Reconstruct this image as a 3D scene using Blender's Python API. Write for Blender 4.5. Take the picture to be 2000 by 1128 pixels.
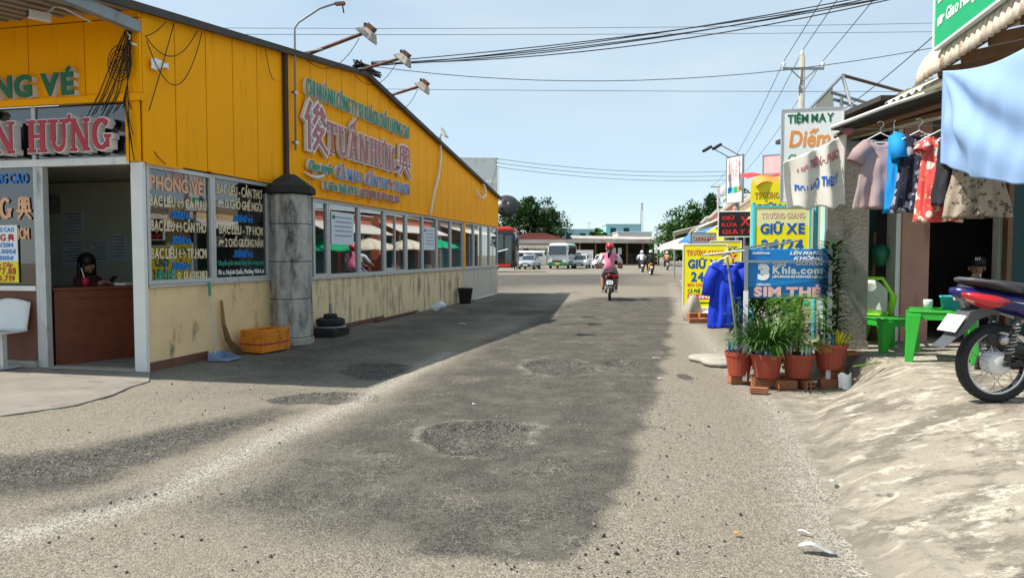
import bpy, math, random, unicodedata
import numpy as np
from mathutils import Vector, Matrix
R = math.radians
rnd = random.Random(7)
scene = bpy.context.scene
col = scene.collection
for o in list(bpy.data.objects): bpy.data.objects.remove(o)

# ------------------------------------------------------------------ camera, sky, sun, exposure
cam = bpy.data.objects.new('camera', bpy.data.cameras.new('camera')); col.objects.link(cam)
cam.location = (0, 0, 1.4)
cam.rotation_euler = (R(90) - math.atan(66 / 1400), 0, 0)
cam.data.lens = 36 * 1400 / 2000
cam.data.clip_start = 0.05; cam.data.clip_end = 3000
scene.camera = cam
SUN_EL, SUN_AZ = 54.0, -97.0          # azimuth clockwise from +Y: the sun stands to the left and a little behind
world = bpy.data.worlds.new('World'); scene.world = world; world.use_nodes = True
wn, wl = world.node_tree.nodes, world.node_tree.links
bg = wn['Background']
sky = wn.new('ShaderNodeTexSky'); sky.sky_type = 'NISHITA'; sky.sun_disc = False
sky.sun_elevation = R(SUN_EL); sky.sun_rotation = R(SUN_AZ); sky.altitude = 0
sky.air_density = .8; sky.dust_density = .15; sky.ozone_density = 2.0
tc = wn.new('ShaderNodeTexCoord'); mp = wn.new('ShaderNodeMapping'); mp.inputs['Scale'].default_value = (1.1, 1.6, 4.5)
nz = wn.new('ShaderNodeTexNoise'); nz.inputs['Scale'].default_value = 1.6; nz.inputs['Detail'].default_value = 7; nz.inputs['Distortion'].default_value = .5
rp = wn.new('ShaderNodeValToRGB'); rp.color_ramp.elements[0].position = .4; rp.color_ramp.elements[1].position = .8
rp.color_ramp.elements[0].color = (0, 0, 0, 1); rp.color_ramp.elements[1].color = (.62, .62, .62, 1)
mxw = wn.new('ShaderNodeMixRGB'); mxw.inputs['Color2'].default_value = (5.6, 6.0, 6.3, 1)
wl.new(tc.outputs['Generated'], mp.inputs['Vector']); wl.new(mp.outputs[0], nz.inputs['Vector']); wl.new(nz.outputs['Fac'], rp.inputs[0])
wl.new(rp.outputs[0], mxw.inputs['Fac']); wl.new(sky.outputs[0], mxw.inputs['Color1']); 
hz = wn.new('ShaderNodeMixRGB'); hz.inputs['Fac'].default_value = .7; hz.inputs['Color2'].default_value = (2.5, 3.1, 3.35, 1)   # even pale haze over the whole dome
wl.new(mxw.outputs[0], hz.inputs['Color1']); wl.new(hz.outputs[0], bg.inputs['Color'])
bg.inputs['Strength'].default_value = 0.13
sd = bpy.data.lights.new('sun', 'SUN'); sd.energy = 3.7; sd.angle = R(.5); sd.color = (1, .95, .87)
sun = bpy.data.objects.new('sun', sd); col.objects.link(sun); sun.location = (-30, -8, 50)
_d = Vector((math.cos(R(SUN_EL)) * math.sin(R(SUN_AZ)), math.cos(R(SUN_EL)) * math.cos(R(SUN_AZ)), math.sin(R(SUN_EL))))
sun.rotation_euler = _d.to_track_quat('Z', 'Y').to_euler()
vs = scene.view_settings; vs.view_transform = 'Standard'; vs.look = 'None'; vs.exposure = 0.9; vs.gamma = 1; vs.use_curve_mapping = False

# ------------------------------------------------------------------ materials
M = {}
def mat(name, c, rough=.6, var=.15, sc=5, bump=0., bsc=80, metal=0., dirt=None, dirt_amt=.5, dsc=(3, 3, .8), spec=.4, emit=0):
    if name in M: return M[name]
    m = bpy.data.materials.new(name); m.use_nodes = True
    n, l = m.node_tree.nodes, m.node_tree.links
    b = n['Principled BSDF']; b.inputs['Roughness'].default_value = rough; b.inputs['Metallic'].default_value = metal
    b.inputs['Specular IOR Level'].default_value = spec
    t = n.new('ShaderNodeTexCoord')
    z = n.new('ShaderNodeTexNoise'); z.inputs['Scale'].default_value = sc; z.inputs['Detail'].default_value = 6; z.inputs['Roughness'].default_value = .6
    l.new(t.outputs['Object'], z.inputs['Vector'])
    x = n.new('ShaderNodeMixRGB'); l.new(z.outputs['Fac'], x.inputs['Fac'])
    x.inputs['Color1'].default_value = tuple(max(0, v * (1 - var * 1.6)) for v in c) + (1,)
    x.inputs['Color2'].default_value = tuple(min(1, v * (1 + var * 1.6)) for v in c) + (1,)
    out = x.outputs[0]
    if dirt:
        p = n.new('ShaderNodeMapping'); p.inputs['Scale'].default_value = dsc; l.new(t.outputs['Object'], p.inputs['Vector'])
        z2 = n.new('ShaderNodeTexNoise'); z2.inputs['Scale'].default_value = 1.5; z2.inputs['Detail'].default_value = 9; z2.inputs['Roughness'].default_value = .68
        l.new(p.outputs[0], z2.inputs['Vector'])
        r = n.new('ShaderNodeValToRGB'); r.color_ramp.elements[0].position = .66 - .28 * dirt_amt; r.color_ramp.elements[1].position = .78 - .12 * dirt_amt
        l.new(z2.outputs['Fac'], r.inputs[0])
        y = n.new('ShaderNodeMixRGB'); l.new(r.outputs[0], y.inputs['Fac']); l.new(out, y.inputs['Color1']); y.inputs['Color2'].default_value = tuple(dirt) + (1,)
        out = y.outputs[0]
    l.new(out, b.inputs['Base Color'])
    if bump:
        z3 = n.new('ShaderNodeTexNoise'); z3.inputs['Scale'].default_value = bsc; z3.inputs['Detail'].default_value = 5
        l.new(t.outputs['Object'], z3.inputs['Vector'])
        q = n.new('ShaderNodeBump'); q.inputs['Strength'].default_value = bump; q.inputs['Distance'].default_value = .02
        l.new(z3.outputs['Fac'], q.inputs['Height']); l.new(q.outputs[0], b.inputs['Normal'])
    if emit:
        l.new(out, b.inputs['Emission Color']); b.inputs['Emission Strength'].default_value = emit
    M[name] = m; return m
def glass(name, tint=(.5, .52, .5), refl=.22, rough=.02):
    m = bpy.data.materials.new(name); m.use_nodes = True
    n, l = m.node_tree.nodes, m.node_tree.links; n.remove(n['Principled BSDF'])
    tr = n.new('ShaderNodeBsdfTransparent'); tr.inputs[0].default_value = tint + (1,)
    gl = n.new('ShaderNodeBsdfGlossy'); gl.inputs['Roughness'].default_value = rough; gl.inputs[0].default_value = (.95, .95, .95, 1)
    fr = n.new('ShaderNodeFresnel'); fr.inputs[0].default_value = 1.6
    a = n.new('ShaderNodeMath'); a.operation = 'MULTIPLY_ADD'; a.inputs[1].default_value = 1.0; a.inputs[2].default_value = refl
    a.use_clamp = True
    mx = n.new('ShaderNodeMixShader'); l.new(fr.outputs[0], a.inputs[0]); l.new(a.outputs[0], mx.inputs[0]); l.new(tr.outputs[0], mx.inputs[1]); l.new(gl.outputs[0], mx.inputs[2])
    l.new(mx.outputs[0], n['Material Output'].inputs[0]); M[name] = m; return m
glass('glass'); glass('glass_dark', (.5, .51, .5), .08); glass('car_glass', (.1, .12, .13), .12)
mat('yellow', (.97, .39, .0), .55, .03, 2, dirt=(.62, .22, .004), dirt_amt=.3, dsc=(7, 7, .4), spec=.08)
mat('seam', (.05, .025, .01), .8)
mat('cream', (.82, .65, .40), .9, .12, 3, .15, 40, dirt=(.07, .06, .045), dirt_amt=.62, dsc=(3.2, 3.2, .75))
mat('cream_clean', (.85, .60, .33), .85, .12, 3, .1, 40, dirt=(.13, .09, .05), dirt_amt=.34, dsc=(2.4, 2.4, .9))
mat('grey_panel', (.6, .57, .49), .8, .1, 3, .1, 40, dirt=(.1, .09, .07), dirt_amt=.4, dsc=(5, 5, .5))
mat('skirting', (.17, .07, .05), .8, .25, 6)
mat('aluminium', (.52, .52, .51), .45, .12, 9, metal=.15, dirt=(.2, .19, .17), dirt_amt=.3)
mat('white_paint', (.74, .73, .70), .6, .08, 4, dirt=(.34, .32, .28), dirt_amt=.3)
mat('dark_roof', (.06, .05, .045), .8, .3, 4)
mat('steel_grey', (.24, .26, .27), .5, .15, 5, metal=.2, dirt=(.12, .07, .04), dirt_amt=.25)
mat('tin_under', (.30, .27, .23), .65, .15, 3)
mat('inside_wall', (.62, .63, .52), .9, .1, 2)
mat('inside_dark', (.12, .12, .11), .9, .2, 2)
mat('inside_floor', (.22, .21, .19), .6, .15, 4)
mat('wood_red', (.17, .045, .02), .4, .3, 7)
mat('pillar', (.42, .40, .36), .9, .3, 5, .5, 22, dirt=(.03, .03, .028), dirt_amt=.72, dsc=(3.4, 3.4, 1.3))
mat('pillar_cap', (.03, .03, .028), .95, .4, 6, .4, 30)
mat('red_face', (.42, .02, .035), .4, .15, 3); mat('faded_red', (.40, .12, .14), .55, .22, 4)
mat('letter_white', (.72, .69, .66), .5, .08, 5, dirt=(.3, .28, .25), dirt_amt=.3); mat('letter_green', (.005, .13, .05), .5, .1, 4)
mat('faded_green', (.03, .30, .20), .55, .22, 4); mat('faded_blue', (.16, .26, .56), .55, .2, 4)
mat('letter_side', (.38, .35, .32), .6, .2, 6)
mat('peach', (.80, .42, .24), .6, .15, 5); mat('cream_letter', (.74, .60, .38), .7, .2, 12, dirt=(.16, .14, .1), dirt_amt=.35, dsc=(9, 9, 9))
mat('blue_letter', (.01, .20, .62), .5, .1, 5); mat('white_flat', (.82, .82, .80), .6, .05, 5); mat('black', (.012, .012, .013), .5, .2, 5)
mat('cable', (.014, .013, .013), .6); mat('rust', (.14, .06, .035), .85, .4, 12); mat('concrete', (.36, .33, .28), .9, .2, 3, .3, 40, dirt=(.14, .12, .1), dirt_amt=.4)
mat('paper', (.66, .72, .78), .7, .04, 3); mat('print_grey', (.2, .22, .26), .7); mat('orange', (.72, .22, .015), .5, .2, 5, dirt=(.14, .06, .02), dirt_amt=.5, dsc=(4, 4, 3))
mat('rubber', (.02, .02, .021), .75, .3, 14, .2, 60); mat('steel', (.5, .5, .5), .3, .1, 6, metal=.85)
mat('plastic_white', (.70, .70, .68), .4, .08, 4); mat('plastic_blue_grey', (.20, .26, .38), .4, .15, 5); mat('straw', (.26, .15, .07), .9, .35, 30)

# ------------------------------------------------------------------ mesh helpers
class MB:
    def __init__(s): s.v = []; s.f = []
    def add(s, vs_, fs):
        b = len(s.v); s.v += [tuple(q) for q in vs_]; s.f += [tuple(i + b for i in f) for f in fs]; return s
    def box(s, x0, x1, y0, y1, z0, z1):
        return s.add([(x, y, z) for x in (x0, x1) for y in (y0, y1) for z in (z0, z1)],
                     [(0, 1, 3, 2), (4, 6, 7, 5), (0, 4, 5, 1), (2, 3, 7, 6), (0, 2, 6, 4), (1, 5, 7, 3)])
    def cbox(s, c, sz, rot=None):
        m = rot or Matrix.Identity(3); c = Vector(c)
        p = [c + m @ Vector((x * sz[0] / 2, y * sz[1] / 2, z * sz[2] / 2)) for x in (-1, 1) for y in (-1, 1) for z in (-1, 1)]
        return s.add(p, [(0, 1, 3, 2), (4, 6, 7, 5), (0, 4, 5, 1), (2, 3, 7, 6), (0, 2, 6, 4), (1, 5, 7, 3)])
    def tube(s, pts, r, n=8, cap=True):
        pts = [Vector(p) for p in pts]; k = len(pts); rs = r if isinstance(r, (list, tuple)) else [r] * k
        up = None; b = len(s.v)
        for i, p in enumerate(pts):
            d = (pts[min(i + 1, k - 1)] - pts[max(i - 1, 0)]).normalized()
            if up is None:
                up = Vector((0, 0, 1)) if abs(d.z) < .9 else Vector((1, 0, 0))
            a = d.cross(up).normalized(); up = a.cross(d).normalized()
            for j in range(n):
                t = 2 * math.pi * j / n; s.v.append(tuple(p + (a * math.cos(t) + up * math.sin(t)) * rs[i]))
        for i in range(k - 1):
            for j in range(n):
                s.f.append((b + i * n + j, b + i * n + (j + 1) % n, b + (i + 1) * n + (j + 1) % n, b + (i + 1) * n + j))
        if cap:
            s.f.append(tuple(b + j for j in reversed(range(n)))); s.f.append(tuple(b + (k - 1) * n + j for j in range(n)))
        return s
    def lathe(s, prof, n=20, c=(0, 0, 0), ax='z', a0=0, a1=2 * math.pi):
        b = len(s.v); full = abs(a1 - a0 - 2 * math.pi) < 1e-6; m = n if full else n + 1
        for (r, h) in prof:
            for j in range(m):
                t = a0 + (a1 - a0) * j / n; x, y = r * math.cos(t), r * math.sin(t)
                q = (x, y, h) if ax == 'z' else ((h, x, y) if ax == 'x' else (x, h, y))
                s.v.append((q[0] + c[0], q[1] + c[1], q[2] + c[2]))
        for i in range(len(prof) - 1):
            for j in range(n if full else n):
                j2 = (j + 1) % m
                s.f.append((b + i * m + j, b + i * m + j2, b + (i + 1) * m + j2, b + (i + 1) * m + j))
        return s
    def ell(s, c, r, n=12, k=8, rot=None):
        b = len(s.v); m = rot or Matrix.Identity(3); c = Vector(c)
        for i in range(k + 1):
            ph = math.pi * i / k
            for j in range(n):
                t = 2 * math.pi * j / n
                s.v.append(tuple(c + m @ Vector((r[0] * math.sin(ph) * math.cos(t), r[1] * math.sin(ph) * math.sin(t), r[2] * math.cos(ph)))))
        for i in range(k):
            for j in range(n):
                s.f.append((b + i * n + j, b + (i + 1) * n + j, b + (i + 1) * n + (j + 1) % n, b + i * n + (j + 1) % n))
        return s
    def prism(s, poly, h, o=(0, 0, 0), X=(1, 0, 0), Y=(0, 0, 1)):
        """polygon in the plane o + x X + y Y, extruded by h along X x Y (h may be (h0, h1))"""
        h0, h1 = h if isinstance(h, tuple) else (0, h)
        o, X, Y = Vector(o), Vector(X), Vector(Y); N = X.cross(Y); k = len(poly)
        p = [o + X * a + Y * c + N * h0 for a, c in poly] + [o + X * a + Y * c + N * h1 for a, c in poly]
        return s.add(p, [tuple(reversed(range(k))), tuple(range(k, 2 * k))] + [(i, (i + 1) % k, k + (i + 1) % k, k + i) for i in range(k)])
    def grid(s, nu, nv, fn):
        b = len(s.v)
        for i in range(nu + 1):
            for j in range(nv + 1): s.v.append(tuple(fn(i / nu, j / nv)))
        for i in range(nu):
            for j in range(nv): s.f.append((b + i * (nv + 1) + j, b + (i + 1) * (nv + 1) + j, b + (i + 1) * (nv + 1) + j + 1, b + i * (nv + 1) + j + 1))
        return s
    def build(s, name, m, parent=None, smooth=False, bevel=0, kind=None, mats=None, mi=None, solid=0, sub=0):
        me = bpy.data.meshes.new(name); me.from_pydata(s.v, [], s.f); me.validate()
        for q in (mats or [m]): me.materials.append(M[q] if isinstance(q, str) else q)
        if mi: me.polygons.foreach_set('material_index', mi)
        if smooth: me.polygons.foreach_set('use_smooth', [True] * len(me.polygons))
        me.update()
        o = bpy.data.objects.new(name, me); col.objects.link(o)
        if parent: o.parent = parent
        if bevel:
            d = o.modifiers.new('b', 'BEVEL'); d.width = bevel; d.segments = 2; d.limit_method = 'ANGLE'
        if solid:
            d = o.modifiers.new('s', 'SOLIDIFY'); d.thickness = solid; d.offset = 0
        if sub:
            d = o.modifiers.new('d', 'SUBSURF'); d.levels = sub; d.render_levels = sub
        if kind: o['kind'] = kind
        return o
def bx(name, m, parent, *a, **k): return MB().box(*a).build(name, m, parent, **k)
def tag(o, label, cat, group=None):
    o['label'] = label; o['category'] = cat
    if group: o['group'] = group
    return o
def thing(name, label, cat, loc=(0, 0, 0), rz=0, group=None):
    o = bpy.data.objects.new(name, None); o.empty_display_size = .1; col.objects.link(o); o.location = loc; o.rotation_euler = (0, 0, rz)
    return tag(o, label, cat, group)
def copy_tree(o, parent=None, label=None):
    c = o.copy(); col.objects.link(c); c.parent = parent
    for ch in list(o.children): copy_tree(ch, c)
    if label: c['label'] = label
    return c
def sag(a, b, s, n=14):
    a, b = Vector(a), Vector(b)
    return [a.lerp(b, i / n) - Vector((0, 0, 4 * s * (i / n) * (1 - i / n))) for i in range(n + 1)]

# ------------------------------------------------------------------ lettering
_gc = {}
_cv = bpy.data.curves.new('glyph', 'FONT'); _co = bpy.data.objects.new('glyph', _cv); col.objects.link(_co)
_cv.fill_mode = 'BOTH'; _cv.extrude = .5; _cv.resolution_u = 4
def _raw(ch, bold):
    k = (ch, round(bold, 3))
    if k in _gc: return _gc[k]
    _cv.body = ch; _cv.offset = bold
    dg = bpy.context.evaluated_depsgraph_get(); dg.update()
    me = bpy.data.meshes.new_from_object(_co.evaluated_get(dg))
    v = [tuple(q.co) for q in me.vertices]; f = [tuple(p.vertices) for p in me.polygons]
    bpy.data.meshes.remove(me)
    _gc[k] = (v, f); return _gc[k]
_cap = max(q[1] for q in _raw('H', 0)[0])
def _stroke(out, p0, p1, w, pad):
    a, b = Vector((p0[0], p0[1])), Vector((p1[0], p1[1])); d = (b - a).normalized() if (b - a).length > 1e-6 else Vector((1, 0)); n = Vector((-d.y, d.x)) * (w / 2 + pad)
    a = a - d * pad; b = b + d * pad
    out.append([tuple(a - n), tuple(b - n), tuple(b + n), tuple(a + n)])
def _chain(out, pts, w, pad):
    for a, b in zip(pts, pts[1:]):
        d = Vector((b[0] - a[0], b[1] - a[1])); e = d.normalized() * min(.02, d.length * .3)
        _stroke(out, (a[0] - e.x, a[1] - e.y), (b[0] + e.x, b[1] + e.y), w, pad)
def _arc(cx, cy, rx, ry, a0, a1, n=10): return [(cx + rx * math.cos(R(a0 + (a1 - a0) * i / n)), cy + ry * math.sin(R(a0 + (a1 - a0) * i / n))) for i in range(n + 1)]
def _slab(ch, pad):
    o = []; TK, TN, SF = .2, .085, .075
    def stem(x, y0=0., y1=1., lo=True, hi=True, w=TK):
        _stroke(o, (x, y0), (x, y1), w, pad)
        if lo: _stroke(o, (x - w * .5 - .09, y0 + SF / 2), (x + w * .5 + .09, y0 + SF / 2), SF, pad)
        if hi: _stroke(o, (x - w * .5 - .09, y1 - SF / 2), (x + w * .5 + .09, y1 - SF / 2), SF, pad)
    if ch == 'H': stem(.2); stem(.78); _stroke(o, (.2, .5), (.78, .5), TN, pad); w = .98
    elif ch == 'I': stem(.2); w = .4
    elif ch == 'T':
        stem(.43, hi=False); _stroke(o, (.0, .95), (.86, .95), .1, pad); _stroke(o, (.05, .7), (.05, .95), .1, pad); _stroke(o, (.81, .7), (.81, .95), .1, pad); w = .86
    elif ch == 'U':
        stem(.2, .34, 1, lo=False); stem(.74, .34, 1, lo=False, w=.11); _chain(o, _arc(.465, .34, .27, .28, 180, 360), .13, pad); w = .92
    elif ch == 'N':
        stem(.14, w=.1); stem(.78, w=.1); _stroke(o, (.14, .97), (.76, .03), .19, pad); w = .93
    elif ch == 'A':
        _stroke(o, (.12, .02), (.44, .98), .09, pad); _stroke(o, (.46, .98), (.8, .02), .21, pad); _stroke(o, (.22, .34), (.7, .34), TN, pad)
        for x in (.12, .8): _stroke(o, (x - .14, SF / 2), (x + .14, SF / 2), SF, pad)
        w = .94
    elif ch in 'OG':
        pts = _arc(.46, .5, .35, .43, 45, 405 if ch == 'O' else 320, 18)
        for a, b in zip(pts, pts[1:]): _stroke(o, a, b, .1 + .11 * abs((a[0] + b[0]) / 2 - .46) / .35, pad)
        if ch == 'G': _stroke(o, (.6, .43), (.93, .43), .08, pad); stem(.76, .08, .42, lo=False, hi=False, w=.16)
        w = .9
    elif ch == 'R':
        stem(.2); _chain(o, [(.2, .94)] + _arc(.5, .72, .22, .22, 90, -90, 8) + [(.2, .5)], .12, pad); _stroke(o, (.45, .5), (.78, .03), .19, pad); w = .88
    elif ch == 'E':
        stem(.2); 
        for y, x in ((.05, .72), (.5, .6), (.95, .7)): _stroke(o, (.2, y), (x, y), .09, pad)
        w = .76
    else: return None
    return o, w
HAN = {'a': [[(.28, 1.0), (.06, .62)], [(.2, .72), (.2, .0)], [(.62, 1.0), (.42, .82), (.86, .84)], [(.74, .95), (.9, .78)], [(.55, .74), (.4, .58)], [(.74, .74), (.94, .6)],
             [(.6, .56), (.38, .3)], [(.52, .48), (.84, .48), (.38, .02)], [(.5, .34), (1.0, .0)]],
       'b': [[(.16, .92), (.12, .42)], [(.16, .92), (.3, .96)], [(.13, .68), (.28, .68)], [(.38, .95), (.38, .42)], [(.38, .95), (.64, .95), (.64, .42)], [(.45, .8), (.57, .8)], [(.46, .66), (.56, .66), (.56, .52), (.46, .52), (.46, .66)],
             [(.86, .92), (.9, .42)], [(.72, .95), (.86, .92)], [(.75, .68), (.88, .68)], [(.0, .36), (1.0, .36)], [(.36, .28), (.06, .0)], [(.64, .28), (.98, .0)]]}
def glyphs(s, bold=.02, style='b', gap=.1, tight=1.0):
    """per character: (x0, list of (verts, faces)) with capital height 1, depth -0.5..0.5"""
    x = 0; out = []; idx = 0
    pad = bold if style == 's' else 0
    for c in s:
        if c == ' ': x += .36; continue
        if c in '\uE001\uE002':
            polys = []
            for ch in HAN['a' if c == '\uE001' else 'b']: _chain(polys, ch, .095, max(0, bold))
            v, f = [], []
            for i, p in enumerate(polys):
                b = len(v); e = .5 + .006 * i
                v += [(q[0] * 1.02 + x, q[1], -.5) for q in p] + [(q[0] * 1.02 + x, q[1], e) for q in p]; k = len(p)
                f += [tuple(b + j for j in reversed(range(k))), tuple(b + k + j for j in range(k))] + [(b + j, b + (j + 1) % k, b + k + (j + 1) % k, b + k + j) for j in range(k)]
            out.append((c, v, f)); x += 1.14; continue
        dec = unicodedata.normalize('NFD', c); base, marks = dec[0], dec[1:]
        bar = base in 'Đđ'
        if bar: base = 'D' if base == 'Đ' else 'd'
        polys = []; v, f = [], []
        sl = _slab(base, pad) if style == 's' else None
        if sl: polys, w = sl
        else:
            rv, rf = _raw(base, (bold if style != 's' else .02 + bold) * _cap)
            if not rv: x += .3; continue
            x0 = min(q[0] for q in rv); w = (max(q[0] for q in rv) - x0) / _cap * tight
            v = [((q[0] - x0) / _cap * tight, q[1] / _cap, q[2]) for q in rv]; f = list(rf)
        ws = .11 + max(0, bold) * .9 if style != 's' else .11
        top = 1.0 if (base.isupper() or base in 'dbhklft') else .74
        mid = w / 2; y = top + .1
        order = [m for m in marks if m in '\u0302\u0306'] + [m for m in marks if m not in '\u0302\u0306']
        for m in order:
            if m == '\u0302': _chain(polys, [(mid - .2, y), (mid, y + .15), (mid + .2, y)], ws, pad); y += .1; mid += .16
            elif m == '\u0306': _chain(polys, _arc(mid, y + .14, .18, .14, 190, 350, 6), ws, pad); y += .14
            elif m == '\u0301': _chain(polys, [(mid - .06, y), (mid + .14, y + .2)], ws, pad)
            elif m == '\u0300': _chain(polys, [(mid + .06, y), (mid - .14, y + .2)], ws, pad)
            elif m == '\u0309': _chain(polys, [(mid - .08, y + .2), (mid + .06, y + .22), (mid + .09, y + .12), (mid, y + .04)], ws * .9, pad)
            elif m == '\u0303': _chain(polys, [(mid - .22, y + .02), (mid - .1, y + .13), (mid + .08, y + .04), (mid + .22, y + .15)], ws * .9, pad)
            elif m == '\u0323': _chain(polys, [(w / 2 - .06, -.16), (w / 2 + .06, -.16)], ws * 1.05, pad)
            elif m == '\u031b': _chain(polys, [(w - .06, top - .08), (w + .1, top), (w + .11, top + .12)], ws, pad)
        if bar: _chain(polys, [(-.08, .5), (.32, .5)] if base == 'D' else [(w - .38, .85), (w + .1, .85)], ws * .8, pad)
        for i, p in enumerate(polys):
            b = len(v); e = .5 + .006 * (i + 1); k = len(p)
            v += [(q[0], q[1], -.5) for q in p] + [(q[0], q[1], e) for q in p]
            f += [tuple(b + j for j in reversed(range(k))), tuple(b + k + j for j in range(k))] + [(b + j, b + (j + 1) % k, b + k + (j + 1) % k, b + k + j) for j in range(k)]
        out.append((c, [(q[0] + x, q[1], q[2]) for q in v], f)); x += w + gap
    return out, max(.01, x - gap)
def text(parent, s, o, X, Z, h, width=None, m='black', depth=.004, bold=.03, style='b', split=None, shear=0, name=None, gap=.1, slope=0, off=0, tight=1.0):
    """lettering in the plane o + x X + z Z; it stands out along Z x -X ... (towards the reader) by depth"""
    G, W_ = glyphs(s, bold, style, gap, tight); sx = (width / W_) if width else h
    o, X, Z = Vector(o), Vector(X).normalized(), Vector(Z).normalized(); N = X.cross(Z)
    if split is None: split = h >= .085; name = 'letter' if split else name
    objs = []; mb = MB()
    for c, v, f in G:
        if split: mb = MB()
        mb.add([o + X * ((q[0] + q[1] * shear) * sx) + Z * (q[1] * h + q[0] * sx * slope) + N * (off + (q[2] + .5) * depth) for q in v], f)
        if split: objs.append(mb.build(name or 'letter', m, parent))
    if not split: objs.append(mb.build(name or 'lettering', m, parent))
    return objs
# ------------------------------------------------------------------ ground
def vnoise(x, y, seed=0):
    xi, yi = np.floor(x).astype(np.int64), np.floor(y).astype(np.int64); xf, yf = x - xi, y - yi
    def h(a, b):
        n = (a * 374761393 + b * 668265263 + seed * 974711) & 0x7fffffff
        n = ((n ^ (n >> 13)) * 1274126177) & 0x7fffffff
        return ((n ^ (n >> 16)) & 0xffff) / 65535.
    u, v = xf * xf * (3 - 2 * xf), yf * yf * (3 - 2 * yf)
    return (h(xi, yi) * (1 - u) + h(xi + 1, yi) * u) * (1 - v) + (h(xi, yi + 1) * (1 - u) + h(xi + 1, yi + 1) * u) * v
def fbm(x, y, seed=0, o=4): return sum(vnoise(x * 2 ** i, y * 2 ** i, seed + i) * .5 ** i for i in range(o)) / sum(.5 ** i for i in range(o))
def psd(px, py, poly):
    """signed distance, positive inside"""
    d = np.full(px.shape, 1e9); ins = np.zeros(px.shape, bool); n = len(poly)
    for i in range(n):
        ax, ay = poly[i]; bx_, by = poly[(i + 1) % n]; ex, ey = bx_ - ax, by - ay
        t = np.clip(((px - ax) * ex + (py - ay) * ey) / (ex * ex + ey * ey + 1e-12), 0, 1)
        d = np.minimum(d, np.hypot(px - ax - t * ex, py - ay - t * ey))
        c = ((ay > py) != (by > py)) & (px < (bx_ - ax) * (py - ay) / (by - ay + 1e-12) + ax); ins ^= c
    return np.where(ins, d, -d)
def pld(px, py, pts):
    d = np.full(px.shape, 1e9)
    for (ax, ay), (bx_, by) in zip(pts, pts[1:]):
        ex, ey = bx_ - ax, by - ay; t = np.clip(((px - ax) * ex + (py - ay) * ey) / (ex * ex + ey * ey + 1e-12), 0, 1)
        d = np.minimum(d, np.hypot(px - ax - t * ex, py - ay - t * ey))
    return d
def ell(px, py, cx, cy, rx, ry): return 1 - np.hypot((px - cx) / rx, (py - cy) / ry)
def steps(segs):
    out = [segs[0][0]]
    for a, b, s0, s1 in segs:
        x = a
        while x < b - 1e-6:
            t = (x - a) / (b - a); x = min(b, x + s0 + (s1 - s0) * t); out.append(x)
    return np.array(out)
gx = steps([(-900, -40, 200, 40), (-40, -6, 6, .8), (-6, -4.6, .4, .05), (-4.6, 3.4, .036, .036), (3.4, 8, .05, .5), (8, 40, .8, 6), (40, 900, 40, 200)])
gy = steps([(-60, 0, 20, 3), (0, 2.4, .5, .06), (2.4, 8, .036, .036), (8, 14, .04, .1), (14, 30, .1, .35), (30, 120, .5, 6), (120, 2500, 30, 300)])
PX, PY = np.meshgrid(gx, gy)
main_patch = [(-1.75, 3.89), (-1.13, 3.53), (-.48, 3.28), (.18, 3.17), (.4, 3.43), (.82, 4.82), (1.47, 7.16), (3.08, 13.77), (5.55, 23.89), (2.56, 23.89), (.82, 19.19), (-.73, 10.17), (-1.24, 7.16), (-1.59, 5.51), (-1.73, 4.59)]
wob = (fbm(PX * 1.3, PY * 1.3, 3) - .5)
sdm = psd(PX, PY, main_patch) + wob * .32 + (fbm(PX * 5, PY * 5, 13) - .5) * .1
strip1 = [(-5.2, 4.5), (-3.44, 4.76), (-3.16, 5.21), (-2.79, 5.76), (-2.21, 6.66), (-1.86, 6.44), (-2.25, 5.36), (-2.36, 4.53), (-2.55, 4.14), (-2.88, 3.97), (-5, 3.8)]
strip2 = [(-2.62, 3.85), (-2.19, 4.33), (-1.96, 5.21), (-1.9, 4.9), (-1.99, 3.93), (-2.43, 3.81)]
sd1 = np.maximum(psd(PX, PY, strip1), psd(PX, PY, strip2)) + wob * .35
far_patch = [(-20, 30), (-.47, 27), (3.39, 32), (7.46, 32), (8.95, 42), (12.8, 56), (0, 53), (-30, 53)]
sdf = psd(PX, PY, far_patch) * .12 + wob * .2
shade_worn = psd(PX, PY, [(-4.6, 9), (-3.2, 7.2), (-1.6, 7.4), (-.9, 11), (1.2, 19), (1.4, 26), (-.6, 26)]) * .25 + wob * .5  # strip along the office: dark worn asphalt, with the building's shade painted in
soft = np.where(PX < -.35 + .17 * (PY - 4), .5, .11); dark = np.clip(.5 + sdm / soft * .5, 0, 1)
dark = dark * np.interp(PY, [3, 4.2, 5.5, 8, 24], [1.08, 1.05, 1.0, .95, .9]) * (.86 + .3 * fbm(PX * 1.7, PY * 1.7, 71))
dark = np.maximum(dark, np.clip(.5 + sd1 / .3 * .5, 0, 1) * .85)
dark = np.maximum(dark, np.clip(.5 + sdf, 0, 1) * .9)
dark = np.maximum(dark, np.clip(.45 + shade_worn, 0, .9))
holes = [(-.24, 5.48, .42, .44), (.58, 8.95, .44, .68), (1.42, 9.25, .26, .5), (3.9, 19.8, .6, .6), (.38, 17.4, .62, .8), (-1.63, 8.7, .42, .55), (-1.85, 7.0, .55, .3), (2.0, 8.2, .08, .2)]
hole = np.zeros_like(PX); dz = np.zeros_like(PX); rim = np.zeros_like(PX)
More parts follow.
